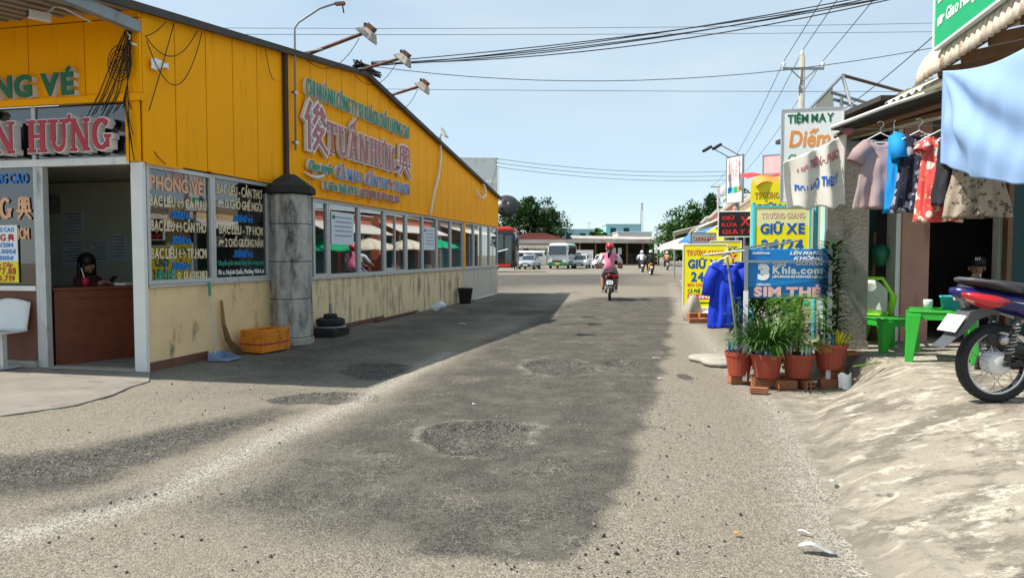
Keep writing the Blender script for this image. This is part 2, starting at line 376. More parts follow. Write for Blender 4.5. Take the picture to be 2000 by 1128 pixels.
for i, (cx, cy, rx, ry) in enumerate(holes):
    e = ell(PX, PY, cx, cy, rx, ry) + (fbm(PX * 3.1, PY * 3.1, 20 + i) - .5) * .95
    hole = np.maximum(hole, np.clip(.6 + e * 1.9, 0, 1)); dz -= np.clip(e * 3, 0, 1) * (.05 if i < 3 else .03)
    rim = np.maximum(rim, np.clip(1 - np.abs(e + .12) * 3.4, 0, 1) * (.5 if i in (0, 1, 3) else .22) * (.55 + .9 * vnoise(PX * 7, PY * 7, 60 + i)))
ring = ell(PX, PY, .49, 8.5, .78, 1.35) + wob * .4
rim = np.maximum(rim, np.clip(1 - np.abs(ring) * 7, 0, 1) * .3)
rough_left = np.clip(.5 + (psd(PX, PY, [(-5, 4.6), (-3.1, 5.15), (-2.5, 6.1), (-1.9, 6.3), (-2.3, 5.2), (-2.6, 4.3), (-5, 4.1)]) + wob * .5) * 1.2, 0, 1)
hole = np.maximum(hole, rough_left * .8); dz -= np.clip(rough_left - .5, 0, .5) * .03
dl = pld(PX, PY, [(-3.6, 3.1), (-2.49, 3.5), (-2.06, 4.05), (-1.91, 5.08), (-1.58, 6.44), (-1.27, 8.05), (-.9, 10.2)])
dust = np.clip(1 - dl / .36, 0, 1) * .85
dust = np.maximum(dust, rim)
edge = pld(PX, PY, [(1.4, 2.4), (1.56, 3.06), (1.65, 3.56), (1.82, 4.19), (2.09, 5.08), (2.38, 6.23), (2.5, 7.03), (2.75, 9), (3.6, 14), (4.3, 18), (8, 36)])
dust = np.maximum(dust, np.clip(1 - edge / .55, 0, 1) * .75)
wash = np.clip((fbm(PX * .9, PY * .45, 9, 5) - .48) * 3.2, 0, 1) * np.clip(1 - np.abs(PX + .6) / 5, 0, 1); dust = np.maximum(dust, wash * .5)
PZ = dz + np.where((np.abs(PX) < 8) & (PY < 30), (fbm(PX * 6, PY * 6, 5) - .5) * .012 + (fbm(PX * 14, PY * 14, 8) - .5) * .008 * (1 + 2.5 * hole), 0) + np.clip(sdm / .1, 0, 1) * .008
nr, nc = PX.shape
vv = np.stack([PX, PY, PZ], -1).reshape(-1, 3).astype(np.float32)
ii = (np.arange(nr - 1)[:, None] * nc + np.arange(nc - 1)[None]).reshape(-1)
fq = np.stack([ii, ii + 1, ii + nc + 1, ii + nc], -1).astype(np.int32)
me = bpy.data.meshes.new('ground'); me.vertices.add(len(vv)); me.vertices.foreach_set('co', vv.ravel())
me.loops.add(fq.size); me.loops.foreach_set('vertex_index', fq.ravel()); me.polygons.add(len(fq)); me.polygons.foreach_set('loop_start', np.arange(0, fq.size, 4, dtype=np.int32))
me.polygons.foreach_set('use_smooth', np.ones(len(fq), bool)); me.update(); me.validate()
at_ = me.color_attributes.new('wear_tone', 'FLOAT_COLOR', 'POINT')
at_.data.foreach_set('color', np.stack([dark, hole, dust, np.ones_like(dark)], -1).reshape(-1).astype(np.float32))  # red: dark asphalt plus painted office shade; green: rough holes; blue: dust
def ground_mat():
    m = bpy.data.materials.new('asphalt'); m.use_nodes = True; n, l = m.node_tree.nodes, m.node_tree.links; b = n['Principled BSDF']
    t = n.new('ShaderNodeTexCoord'); A = n.new('ShaderNodeVertexColor'); A.layer_name = 'wear_tone'
    sp = n.new('ShaderNodeSeparateColor'); l.new(A.outputs[0], sp.inputs[0])
    def noise(sc, d=6, ro=.6):
        z = n.new('ShaderNodeTexNoise'); z.inputs['Scale'].default_value = sc; z.inputs['Detail'].default_value = d; z.inputs['Roughness'].default_value = ro
        l.new(t.outputs['Object'], z.inputs['Vector']); return z.outputs['Fac']
    def math_(op, a, c, d=None, clamp=False):
        q = n.new('ShaderNodeMath'); q.operation = op; q.use_clamp = clamp
        for i, w in enumerate((a, c, d)):
            if w is None: continue
            if isinstance(w, (int, float)): q.inputs[i].default_value = w
            else: l.new(w, q.inputs[i])
        return q.outputs[0]
    def sstep(v, a, c):
        q = n.new('ShaderNodeMapRange'); q.interpolation_type = 'SMOOTHSTEP'; q.inputs[1].default_value = a; q.inputs[2].default_value = c; l.new(v, q.inputs[0]); return q.outputs[0]
    def mix(f, a, c):
        q = n.new('ShaderNodeMixRGB')
        if isinstance(f, float): q.inputs[0].default_value = f
        else: l.new(f, q.inputs[0])
        for i, w in ((1, a), (2, c)):
            if isinstance(w, tuple): q.inputs[i].default_value = w + (1,)
            else: l.new(w, q.inputs[i])
        return q.outputs[0]
    big, fine, mid = noise(1.1, 7), noise(170, 3, .7), noise(16, 8, .75)
    vo = n.new('ShaderNodeTexVoronoi'); vo.inputs['Scale'].default_value = 115; l.new(t.outputs['Object'], vo.inputs['Vector'])
    vc = n.new('ShaderNodeSeparateColor'); l.new(vo.outputs['Color'], vc.inputs[0]); stone = vc.outputs[0]
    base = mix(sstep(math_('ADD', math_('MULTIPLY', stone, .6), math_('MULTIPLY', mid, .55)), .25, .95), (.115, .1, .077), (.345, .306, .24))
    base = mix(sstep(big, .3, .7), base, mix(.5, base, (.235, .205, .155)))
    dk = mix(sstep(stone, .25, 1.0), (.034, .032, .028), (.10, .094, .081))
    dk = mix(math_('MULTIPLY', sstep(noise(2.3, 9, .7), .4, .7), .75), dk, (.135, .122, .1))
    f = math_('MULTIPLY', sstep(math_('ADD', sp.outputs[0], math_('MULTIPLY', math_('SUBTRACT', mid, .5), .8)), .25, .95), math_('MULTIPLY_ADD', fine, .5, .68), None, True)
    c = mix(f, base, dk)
    rg = mix(sstep(math_('ADD', math_('MULTIPLY', stone, .6), math_('MULTIPLY', mid, .5)), .35, .95), (.022, .021, .02), (.2, .183, .155))
    g = sstep(math_('ADD', sp.outputs[1], math_('MULTIPLY', math_('SUBTRACT', mid, .5), .8)), .38, .68)
    c = mix(math_('MULTIPLY', g, .92), c, rg)
    # crazed cracks with pale dust in them
    v2 = n.new('ShaderNodeTexVoronoi'); v2.feature = 'DISTANCE_TO_EDGE'; v2.inputs['Scale'].default_value = 13
    dist = n.new('ShaderNodeVectorMath'); dist.operation = 'MULTIPLY_ADD'; nzc = n.new('ShaderNodeTexNoise'); nzc.inputs['Scale'].default_value = 9; l.new(t.outputs['Object'], nzc.inputs['Vector'])
    l.new(nzc.outputs['Color'], dist.inputs[0]); dist.inputs[1].default_value = (.13, .13, .13); l.new(t.outputs['Object'], dist.inputs[2]); l.new(dist.outputs[0], v2.inputs['Vector'])
    crack = math_('MULTIPLY', sstep(math_('MULTIPLY', v2.outputs['Distance'], -1), -.05, -.005), sstep(noise(1.7, 5), .44, .7))
    c = mix(math_('MULTIPLY', math_('MULTIPLY', crack, f), .6), c, (.36, .32, .26))
    du = sstep(math_('ADD', sp.outputs[2], math_('MULTIPLY', math_('SUBTRACT', mid, .5), 1.1)), .22, 1.0)
    c = mix(math_('MULTIPLY', du, .82), c, mix(sstep(stone, .1, .8), (.16, .147, .123), (.50, .46, .385)))
    l.new(c, b.inputs['Base Color']); b.inputs['Roughness'].default_value = .92; b.inputs['Specular IOR Level'].default_value = .25
    bp = n.new('ShaderNodeBump'); bp.inputs['Strength'].default_value = .7; bp.inputs['Distance'].default_value = .009
    hgt = math_('ADD', math_('MULTIPLY', vo.outputs['Distance'], -.9), math_('ADD', math_('MULTIPLY', fine, .5), math_('MULTIPLY', mid, math_('MULTIPLY_ADD', g, 2.2, .5))))
    l.new(hgt, bp.inputs['Height']); l.new(bp.outputs[0], b.inputs['Normal'])
    return m
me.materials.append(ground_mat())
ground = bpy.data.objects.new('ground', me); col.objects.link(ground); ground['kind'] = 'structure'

# ------------------------------------------------------------------ ticket office on the left
WA = math.atan2(.976, .217)
office = thing('ticket_office', 'long yellow panelled ticket office with window band and raised lettering', 'building', (-4.364, 8.512, 0), WA)
Cw, Sw = math.cos(WA), math.sin(WA)
def OW(s, y, z): return (-4.364 + s * Cw - y * Sw, 8.512 + s * Sw + y * Cw, z)   # office local -> world
def topz(s): return 4.24 + .123 * s if s < 6.2 else 5.003 - .1381 * (s - 6.2)
# low wall panels and skirting
for (a, b, m, z1) in [(.035, 2.72, 'cream_clean', 1.03), (3.1, 4.9, 'cream', 1.0), (4.905, 6.0, 'cream', 1.0), (6.005, 7.4, 'cream', 1.0), (7.405, 9.7, 'cream', 1.0), (9.705, 13.3, 'cream', 1.0),
                      (13.31, 14.5, 'grey_panel', .985), (14.51, 15.5, 'grey_panel', .985), (15.51, 16.6, 'grey_panel', .985), (16.61, 17.7, 'grey_panel', .985)]:
    bx('wall_panel', m, office, a, b, 0, .14, -.02, z1, bevel=.006)
bx('skirting', 'skirting', office, .05, 1.15, -.015, 0, 0, .11); bx('skirting', 'skirting', office, 4.1, 7.2, -.02, 0, 0, .09)
# windows along the road
def window(s0, s1, z0, z1, fw=.045, m='glass', papers=None, slide=False, pm='aluminium'):
    mb = MB(); y0, y1 = -.015, .07
    mb.box(s0, s0 + fw, y0, y1, z0, z1); mb.box(s1 - fw, s1, y0, y1, z0, z1)
    mb.box(s0 + fw, s1 - fw, y0 + .002, y1 - .002, z0, z0 + fw); mb.box(s0 + fw, s1 - fw, y0 + .002, y1 - .002, z1 - fw, z1)
    if slide:
        q = (s0 + s1) / 2
        mb.box(q - .04, q, y0 + .01, y1 - .02, z0 + fw, z1 - fw); mb.box(q, q + .03, y0 + .03, y1 - .004, z0 + fw, z1 - fw)
        mb.box(s0 + fw, q - .04, y0 + .012, y1 - .03, z0 + fw, z0 + fw + .05); mb.box(s0 + fw, q - .04, y0 + .012, y1 - .03, z1 - fw - .05, z1 - fw)
    w = mb.build('window_frame', pm, office)
    MB().box(s0 + fw, s1 - fw, .02, .027, z0 + fw, z1 - fw).build('window_pane', m, w)
    return w
w1 = window(.055, 1.31, 1.045, 2.49, .05, 'glass_dark'); w2 = window(1.315, 2.7, 1.04, 2.5, .05, 'glass_dark')
far = [(4.1, 4.68, 1), (4.69, 5.99, 0), (6.0, 7.29, 0), (7.30, 8.6, 1), (8.61, 9.74, 0), (9.75, 10.85, 0), (10.86, 12.08, 0), (12.09, 13.3, 0), (13.5, 14.5, 0), (14.51, 15.45, 0), (15.46, 16.5, 0), (16.51, 17.69, 0)]
for i, (a, b, sl) in enumerate(far):
    window(a, b, 1.0, 2.4, .055 if not sl else .07, 'glass', slide=(i == 3))
bx('window_post', 'yellow', office, 13.32, 13.48, -.03, .1, 1.0, 2.41)
bx('window_ledge', 'aluminium', office, 3.2, 17.72, -.04, -.018, .975, 1.01); bx('window_ledge', 'aluminium', office, .05, 2.72, -.035, -.018, 1.01, 1.04)
# yellow cladding: each sheet on its own
def ypanel(a, b, zb, y=-.06):
    g_ = .009; MB().prism([(a + g_, zb), (b - g_, zb), (b - g_, topz(b)), (a + g_, topz(a))], (-.03, 0), (0, y + .03, 0)).build('cladding_panel', 'yellow', office)
sm = [.0, .58, 1.19, 1.79, 2.4, 3.16]
for i, (a, b) in enumerate(zip(sm, sm[1:])): ypanel(a, b, 2.5 + .012 * i)
e = 3.44
ypanel(3.18, 3.44, 2.46, -.075)
while e < 17.6:
    b = min(17.72, e + .595); 
    if 17.72 - b < .2: b = 17.72
    if e < 6.2 < b:
        g_ = .009; MB().prism([(e + g_, 2.43), (b - g_, 2.43), (b - g_, topz(b)), (6.2, topz(6.2)), (e + g_, topz(e))], (-.03, 0), (0, -.03, 0)).build('cladding_panel', 'yellow', office)
    else: ypanel(e, b, 2.43)
    e = b
MB().prism([(0, 2.52), (17.7, 2.44), (17.7, topz(17.7) - .02), (6.2, topz(6.2) - .02), (0, topz(0) - .02)], (-.05, 0), (0, -.005, 0)).build('cladding_backing', 'seam', office)
for a, b, z in ((.0, .62, 2.475), (1.2, 2.75, 2.505)): bx('cladding_trim', 'yellow', office, a, b, -.085, -.06, z, z + .025)
bx('cladding_trim', 'yellow', office, 3.9, 17.7, -.075, -.0, 2.4, 2.428)
bx('corner_trim', 'seam', office, 3.10, 3.20, -.09, -.05, 2.5, 4.6)
# roof and its dark edge
def roof_sheet(a, b, y0, y1, t0, t1, name, m):
    p = [a, 6.2, b] if a < 6.2 < b else [a, b]
    mb = MB()
    for u, v in zip(p, p[1:]):
        mb.add([(u, y0, topz(u) + t0), (v, y0, topz(v) + t0), (v, y1, topz(v) + t0), (u, y1, topz(u) + t0), (u, y0, topz(u) + t1), (v, y0, topz(v) + t1), (v, y1, topz(v) + t1), (u, y1, topz(u) + t1)],
               [(3, 2, 1, 0), (4, 5, 6, 7), (0, 1, 5, 4), (1, 2, 6, 5), (2, 3, 7, 6), (3, 0, 4, 7)])
    return mb.build(name, m, office)
roof_sheet(-1.35, 17.78, -.1, 8, .012, .05, 'roof', 'tin_under'); roof_sheet(-1.35, 17.78, -.15, -.101, -.035, .06, 'roof_edge', 'dark_roof')
for i in range(26):                                                    # ribs of the metal soffit over the entrance
    MB().prism([(-1.34, topz(-1.34) - .012), (-.06, topz(-.06) - .012), (-.06, topz(-.06) + .008), (-1.34, topz(-1.34) + .008)], .07, (0, .25 + i * .2, 0)).build('soffit_rib', 'tin_under', office)
bx('roof_beam', 'steel_grey', office, -1.36, -.07, -.09, .0, 3.97, 4.1, bevel=.006); bx('roof_beam', 'steel_grey', office, -1.36, -1.3, .005, 8, 3.97, 4.07)
# entrance front
def fpanel(y0, y1, z0, z1): bx('fascia_panel', 'yellow', office, -.06, -.03, y0 + .006, y1 - .006, z0, z1)
ys = [-.06, .7, 1.5, 2.3, 3.1, 3.9]
for a, b in zip(ys, ys[1:]): fpanel(a, b, 3.29, 4.145); fpanel(a, b, 4.16, 4.24)
bx('fascia_trim', 'yellow', office, -.085, -.03, -.06, 3.9, 3.2, 3.282); bx('fascia_backing', 'seam', office, -.03, -.005, -.02, 3.9, 3.22, 4.24)
bx('fascia_end', 'yellow', office, -.05, -.005, .0, .17, 2.5, 3.198)
bx('corner_post', 'white_paint', office, -.03, .03, -.025, .14, 0, 2.495, bevel=.008)
bx('door_post', 'aluminium', office, -.03, .05, 1.38, 1.47, 0, 2.47); bx('door_post', 'aluminium', office, -.02, .05, 1.475, 1.53, 0, 3.2)
bx('door_header', 'white_paint', office, -.035, .05, .142, 3.9, 2.475, 2.56)
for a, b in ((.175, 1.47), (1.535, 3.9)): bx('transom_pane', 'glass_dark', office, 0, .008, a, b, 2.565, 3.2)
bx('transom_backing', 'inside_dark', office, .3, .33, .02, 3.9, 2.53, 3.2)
bx('front_pane', 'glass_dark', office, 0, .008, 1.535, 3.9, 1.03, 2.47); bx('front_rail', 'white_paint', office, -.03, .05, 1.535, 3.9, .96, 1.02)
bx('front_kick_panel', 'skirting', office, -.01, .03, 1.535, 3.9, .1, .955); bx('front_sill', 'concrete', office, -.06, .06, 1.535, 3.9, 0, .095)
bx('threshold', 'concrete', office, -.05, .1, .145, 1.375, 0, .03)
# rooms behind the glass
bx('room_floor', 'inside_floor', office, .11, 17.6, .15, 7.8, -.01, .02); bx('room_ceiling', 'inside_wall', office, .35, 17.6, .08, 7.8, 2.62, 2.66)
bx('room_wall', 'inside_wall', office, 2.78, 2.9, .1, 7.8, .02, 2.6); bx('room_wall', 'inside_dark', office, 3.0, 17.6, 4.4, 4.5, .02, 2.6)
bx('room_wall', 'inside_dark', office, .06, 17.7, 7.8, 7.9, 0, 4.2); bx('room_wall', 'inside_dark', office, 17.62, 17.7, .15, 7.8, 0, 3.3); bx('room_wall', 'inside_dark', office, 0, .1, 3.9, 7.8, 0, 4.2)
for (y, z, w, h) in ((3.66, 1.9, .42, .44), (3.66, 1.43, .42, .42), (3.15, 1.45, .38, .38), (2.76, 1.52, .26, .44)):
    p = bx('wall_notice', 'paper', office, 2.76, 2.779, y - w / 2, y + w / 2, z - h / 2, z + h / 2)
    for k in range(7): bx('print_line', 'print_grey', p, 2.756, 2.759, y - w * .4, y + w * (.4 - .12 * (k % 3)), z + h * (.4 - .12 * k), z + h * (.4 - .12 * k) + .014)
bx('wall_fan_box', 'steel_grey', office, 2.6, 2.779, 3.9, 4.1, 2.1, 2.4)
# raised lettering on the road side
def raised(s, s0, z, h, width, face, style='b', bold=.03, pad=.05, split=True, shear=0, gap=.12, y=-.061, dep=.06, back='letter_white', name='letter_sign', slope=0):
    root = text(office, s, (s0, y, z), (1, 0, 0), (0, 0, 1), h, width, back, dep, bold + pad, style, False, shear, name, gap, slope)[0]
    text(root, s, (s0, y, z), (1, 0, 0), (0, 0, 1), h, width, face, .012, bold, style, split, shear, 'letter', gap, slope, dep + .001)
    return root
raised('CHI NHÁNH CÔNG TY XE KHÁCH CHẤT LƯỢNG CAO', 3.72, 4.09, .27, 4.82, 'faded_green', bold=.0, pad=.014, gap=.24)
raised('\uE001', 3.64, 3.2, .78, .80, 'faded_red', bold=.0, pad=.05)
raised('TUẤN', 4.45, 3.23, .54, 1.72, 'faded_red', 's', .0, .045, gap=.14); raised('HƯNG', 6.3, 3.23, .54, 1.45, 'faded_red', 's', .0, .045, gap=.14)
raised('\uE002', 7.88, 3.22, .66, .72, 'faded_red', bold=.0, pad=.05)
raised('CÀ MAU - CẦN THƠ - TP.HCM', 4.8, 2.81, .22, 3.72, 'faded_blue', bold=.012, pad=.022, gap=.2)
raised('Liên hệ ĐT:', 4.33, 2.565, .15, 1.42, 'faded_green', bold=.012, pad=.035, gap=.17); raised('(0781) 3 83 83 83', 5.82, 2.565, .15, 2.06, 'faded_red', bold=.012, pad=.035, gap=.17)
raised('Chạy tuyến', 3.76, 2.86, .15, .86, 'faded_green', bold=.02, pad=.05, shear=.3)
sw = MB(); sw.tube([(3.68 + .95 * t, -.09, 2.86 - .16 * math.sin(math.pi * (t * .8 + .15)) + .1 * t) for t in np.linspace(0, 1, 14)], [.012 + .022 * math.sin(math.pi * t) for t in np.linspace(0, 1, 14)], 8).build('swoosh', 'letter_white', office)
# front lettering
def raised_f(s, y0, z, h, width, face, style, bold, pad, dep=.1, back='letter_white'):
    r_ = text(office, s, (-.05, y0, z), (0, -1, 0), (0, 0, 1), h, width, back, dep, bold + pad, style, False, 0, 'letter_sign', .14)[0]
    text(r_, s, (-.05, y0, z), (0, -1, 0), (0, 0, 1), h, width, face, .012, bold, style, True, 0, 'letter', .14, 0, dep + .001)
raised_f('PHÒNG VÉ', 2.74, 3.3, .24, 1.96, 'letter_green', 'b', .06, .0, .09)
raised_f('HƯNG', 1.45, 2.63, .37, 1.17, 'red_face', 's', .015, .035, .1); raised_f('TUẤN', 2.98, 2.63, .37, 1.34, 'red_face', 's', .015, .035, .1)
text(office, 'CHẤT LƯỢNG CAO', (-.012, 2.75, 2.29), (0, -1, 0), (0, 0, 1), .11, 1.14, 'blue_letter', .004, .04)
text(office, 'HƯNG \uE002', (-.012, 2.66, 1.85), (0, -1, 0), (0, 0, 1), .26, 1.08, 'peach', .004, .02, 's'); text(office, 'TP.HCM', (-.012, 1.98, 1.6), (0, -1, 0), (0, 0, 1), .13, .36, 'peach', .004, .05)
post = bx('poster', 'white_flat', office, -.022, -.013, 1.79, 2.5, 1.32, 1.77); py_ = bx('poster', mat('poster_yellow', (.8, .72, .02), .6), office, -.022, -.013, 1.79, 2.5, 1.06, 1.318)
for s_, y0, z, h, w, m in (('CHẤT LƯỢNG CAO', 2.45, 1.69, .05, .62, 'blue_letter'), ('HƯNG \uE002', 2.3, 1.58, .075, .46, 'red_face'), ('29/03/2014', 2.25, 1.5, .05, .4, 'blue_letter'), ('200.000đ', 2.22, 1.42, .05, .4, 'blue_letter'), ('140.000đ', 2.22, 1.34, .05, .36, 'blue_letter'), ('Cao Cấp', 2.2, 1.26, .045, .33, 'red_face'), ('77.88', 2.1, 1.165, .075, .28, 'red_face'), ('0.719', 2.1, 1.08, .065, .26, 'red_face')):
    text(post if z > 1.31 else py_, s_, (-.0225, y0, z), (0, -1, 0), (0, 0, 1), h, w, m, .003, .05)
# lettering on the two near panes
def pane_text(w, s, s0, z, h, width, m, bold=.04, shear=0): text(w, s, (s0, .018, z), (1, 0, 0), (0, 0, 1), h, width, m, .005, bold, 'b', None, shear, 'window_lettering')
for s_, s0, z, h, wd, m in (('PHÒNG VÉ', .14, 2.2, .16, 1.0, 'peach'), ('BẠC LIÊU ↔ CÀ MAU', .13, 2.0, .12, 1.08, 'cream_letter'), ('.000đ/vé', .5, 1.86, .1, .38, 'blue_letter'), ('BẠC LIÊU ↔ CẦN THƠ', .15, 1.7, .12, 1.04, 'cream_letter'), ('.000đ/vé', .5, 1.54, .1, .38, 'blue_letter'),
                           ('BẠC LIÊU ↔ TP.HCM', .13, 1.36, .12, 1.06, 'cream_letter'), ('1   .000đ/v', .38, 1.21, .1, .5, 'blue_letter'), ('LIÊN HỆ:', .2, 1.1, .1, .36, 'faded_green'), ('0  13,838383', .6, 1.1, .085, .6, 'cream_letter')): pane_text(w1, s_, s0, z, h, wd, m)
for s_, s0, z, h, wd, m in (('BẠC LIÊU - CẦN THƠ', 1.44, 2.25, .13, 1.12, 'cream_letter'), ('☛ 12 CHỖ GHẾ NGỒI', 1.46, 2.06, .12, 1.1, 'cream_letter'), ('.000đ/vé', 1.8, 1.88, .1, .5, 'blue_letter'), ('BẠC LIÊU - TP HCM', 1.48, 1.7, .12, 1.08, 'cream_letter'), ('☛ 2 CHỖ GIƯỜNG NẰM', 1.47, 1.52, .11, 1.1, 'cream_letter'),
                           ('.000đ/vé', 1.8, 1.37, .1, .48, 'blue_letter'), ('Chuyển phát nhanh hàng hóa trong ngày', 1.44, 1.26, .065, 1.15, 'faded_green'), ('76 x. Huỳnh Quốc, Phường Vĩnh Lợi', 1.44, 1.13, .06, 1.14, 'white_flat')): pane_text(w2, s_, s0, z, h, wd, m, .03)
for a, b, z0, z1 in ((4.83, 5.78, 1.6, 2.2), (9.86, 10.74, 1.53, 2.12)):
    p = bx('window_notice', 'paper', office, a, b, .008, .012, z0, z1)
    for k in range(5): bx('print_line', 'print_grey', p, a + .12 + .03 * (k % 2), b - .1, .004, .007, z1 - .1 - k * .085, z1 - .1 - k * .085 + .018)
    MB().box(a + .04, a + .14, .004, .007, z1 - .13, z1 - .06).build('print_mark', 'letter_green', p)
# curtain in the second near window
MB().grid(70, 2, lambda u, v: (1.4 + 1.3 * u, .28 + .03 * math.sin(u * 75), 1.06 + 1.4 * v)).build('curtain', mat('curtain', (.30, .22, .2), .8, .2), office, True)
# ------------------------------------------------------------------ things on and by the office
slab = MB().prism([(-9, 9.6), (-9, 5.0), (-5.2, 5.95), (-4.42, 6.16), (-4.1, 6.5), (-4.04, 6.62), (-3.98, 7.1), (-4.03, 7.5), (-4.0, 7.85), (-4.12, 8.1), (-4.3, 8.47)], (0, .022), (0, 0, -.005), (1, 0, 0), (0, 1, 0)).build('concrete_pavement', mat('old_concrete', (.23, .205, .17), .92, .25, 2.2, .25, 50, dirt=(.13, .115, .095), dirt_amt=.42, dsc=(2, 2, 2)), None, bevel=.015)
slab['kind'] = 'structure'
# gate pillar: octagonal blocks, stained
pil = thing('gate_pillar', 'blackened octagonal concrete pillar with a pointed cap against the yellow office', 'pillar', OW(2.9, -.26, 0), WA + R(12))
def octo(r, z0, z1, r1=None):
    mb = MB(); a = [(math.cos(R(22.5 + 45 * i)), math.sin(R(22.5 + 45 * i))) for i in range(8)]; r1 = r1 or r
    mb.add([(x * r, y * r, z0) for x, y in a] + [(x * r1, y * r1, z1) for x, y in a], [tuple(reversed(range(8))), tuple(range(8, 16))] + [(i, (i + 1) % 8, 8 + (i + 1) % 8, 8 + i) for i in range(8)]); return mb
zz = [0, .12, .72, 1.3, 1.88, 2.34]
for i, (a, b) in enumerate(zip(zz, zz[1:])): octo(.345 if i == 0 else .325 + .004 * (i % 2), a + .004, b - .004).build('pillar_block', 'pillar', pil, bevel=.012)
octo(.315, 0, 2.34).build('pillar_joint', 'pillar_cap', pil); octo(.40, 2.345, 2.45).build('cap', 'pillar_cap', pil, bevel=.02); octo(.39, 2.452, 2.66, .09).build('cap_top', 'pillar_cap', pil, bevel=.02)
# waiting seat
seat = thing('waiting_seat', 'white moulded plastic seat on grey metal legs in front of the office window', 'seat', OW(-.32, 1.92, .03), WA)
MB().grid(8, 8, lambda u, v: ((-.22 + .44 * u) * (1 - .15 * v), (-.28 + .5 * u * 0) + .5 * v * 1.0 - .05, .42 + .03 * abs(2 * v - 1) ** 2 + (.04 if u < .1 else 0))).build('seat_pan', 'plastic_white', seat, True, solid=.02)
MB().grid(8, 8, lambda u, v: (.2 + .07 * u - .05 * math.sin(math.pi * v) , -.33 + .5 * v, .44 + .4 * u - .05 * (2 * v - 1) ** 2 * u)).build('backrest', 'plastic_white', seat, True, solid=.02)
for y in (-.2, .02): MB().box(-.03, .03, y - .02, y + .02, 0, .42).build('leg', 'aluminium', seat)
MB().box(-.2, .2, -.24, .06, .0, .025).build('foot_bar', 'aluminium', seat)
# counter, cup, woman
cang = math.atan2(-.68, 1.28)
desk = thing('ticket_counter', 'dark red wooden ticket counter inside the open doorway', 'counter', OW(.14, 1.44, .02), WA + cang)
bx('front_board', 'wood_red', desk, 0, 1.75, 0, .03, 0, .93); bx('counter_top', 'wood_red', desk, -.02, 1.78, -.04, .62, .933, .97, bevel=.006); bx('side_board', 'wood_red', desk, 0, .03, .032, .55, 0, .93)
for a, b in ((.0, .06), (1.69, 1.75)): bx('stile', 'wood_red', desk, a, b, -.018, -.001, 0, .93)
bx('rail', 'wood_red', desk, .062, 1.688, -.016, -.001, .84, .93); bx('rail', 'wood_red', desk, .062, 1.688, -.016, -.001, 0, .1)
def DW(x, y, z):
    v = Matrix.Rotation(WA + cang, 3, 'Z') @ Vector((x, y, z)); b = OW(.14, 1.44, .02); return (b[0] + v.x, b[1] + v.y, b[2] + v.z)
cup = thing('drink_cup', 'red plastic cup with a white straw on the ticket counter', 'cup', DW(.42, .16, .972))
MB().lathe([(0, 0), (.04, 0), (.048, .11), (.044, .11), (.038, .01)], 16).build('cup_body', 'red_face', cup, True); MB().tube([(0.01, 0, .02), (-.05, 0, .24)], .006, 6).build('straw', 'white_flat', cup)
pap = bx('paper_stack', 'white_flat', None, -.13, .13, -.09, .09, 0, .03); pap.location = DW(.95, .2, .975); pap.rotation_euler = (0, 0, WA); tag(pap, 'small pile of white papers lying on the ticket counter', 'papers')
pc = thing('pen_cup', 'small brown pen cup on the ticket counter', 'pen cup', DW(1.12, .22, .972)); MB().lathe([(0, 0), (.035, 0), (.037, .1), (.033, .1), (.03, .01)], 12).build('holder', 'straw', pc, True)
for k in range(4): MB().tube([(0, 0, .02), (.03 * math.cos(k * 1.7), .03 * math.sin(k * 1.7), .17)], .004, 5).build('pen', 'white_flat', pc)
mon = thing('desk_monitor', 'black computer monitor at the dark end of the counter', 'monitor', DW(1.45, .25, .972), WA + R(-20)); bx('screen', 'black', mon, -.2, .2, -.02, .02, .08, .38); bx('stand', 'black', mon, -.03, .03, -.03, .03, 0, .08); bx('foot', 'black', mon, -.1, .1, -.08, .08, 0, .012)

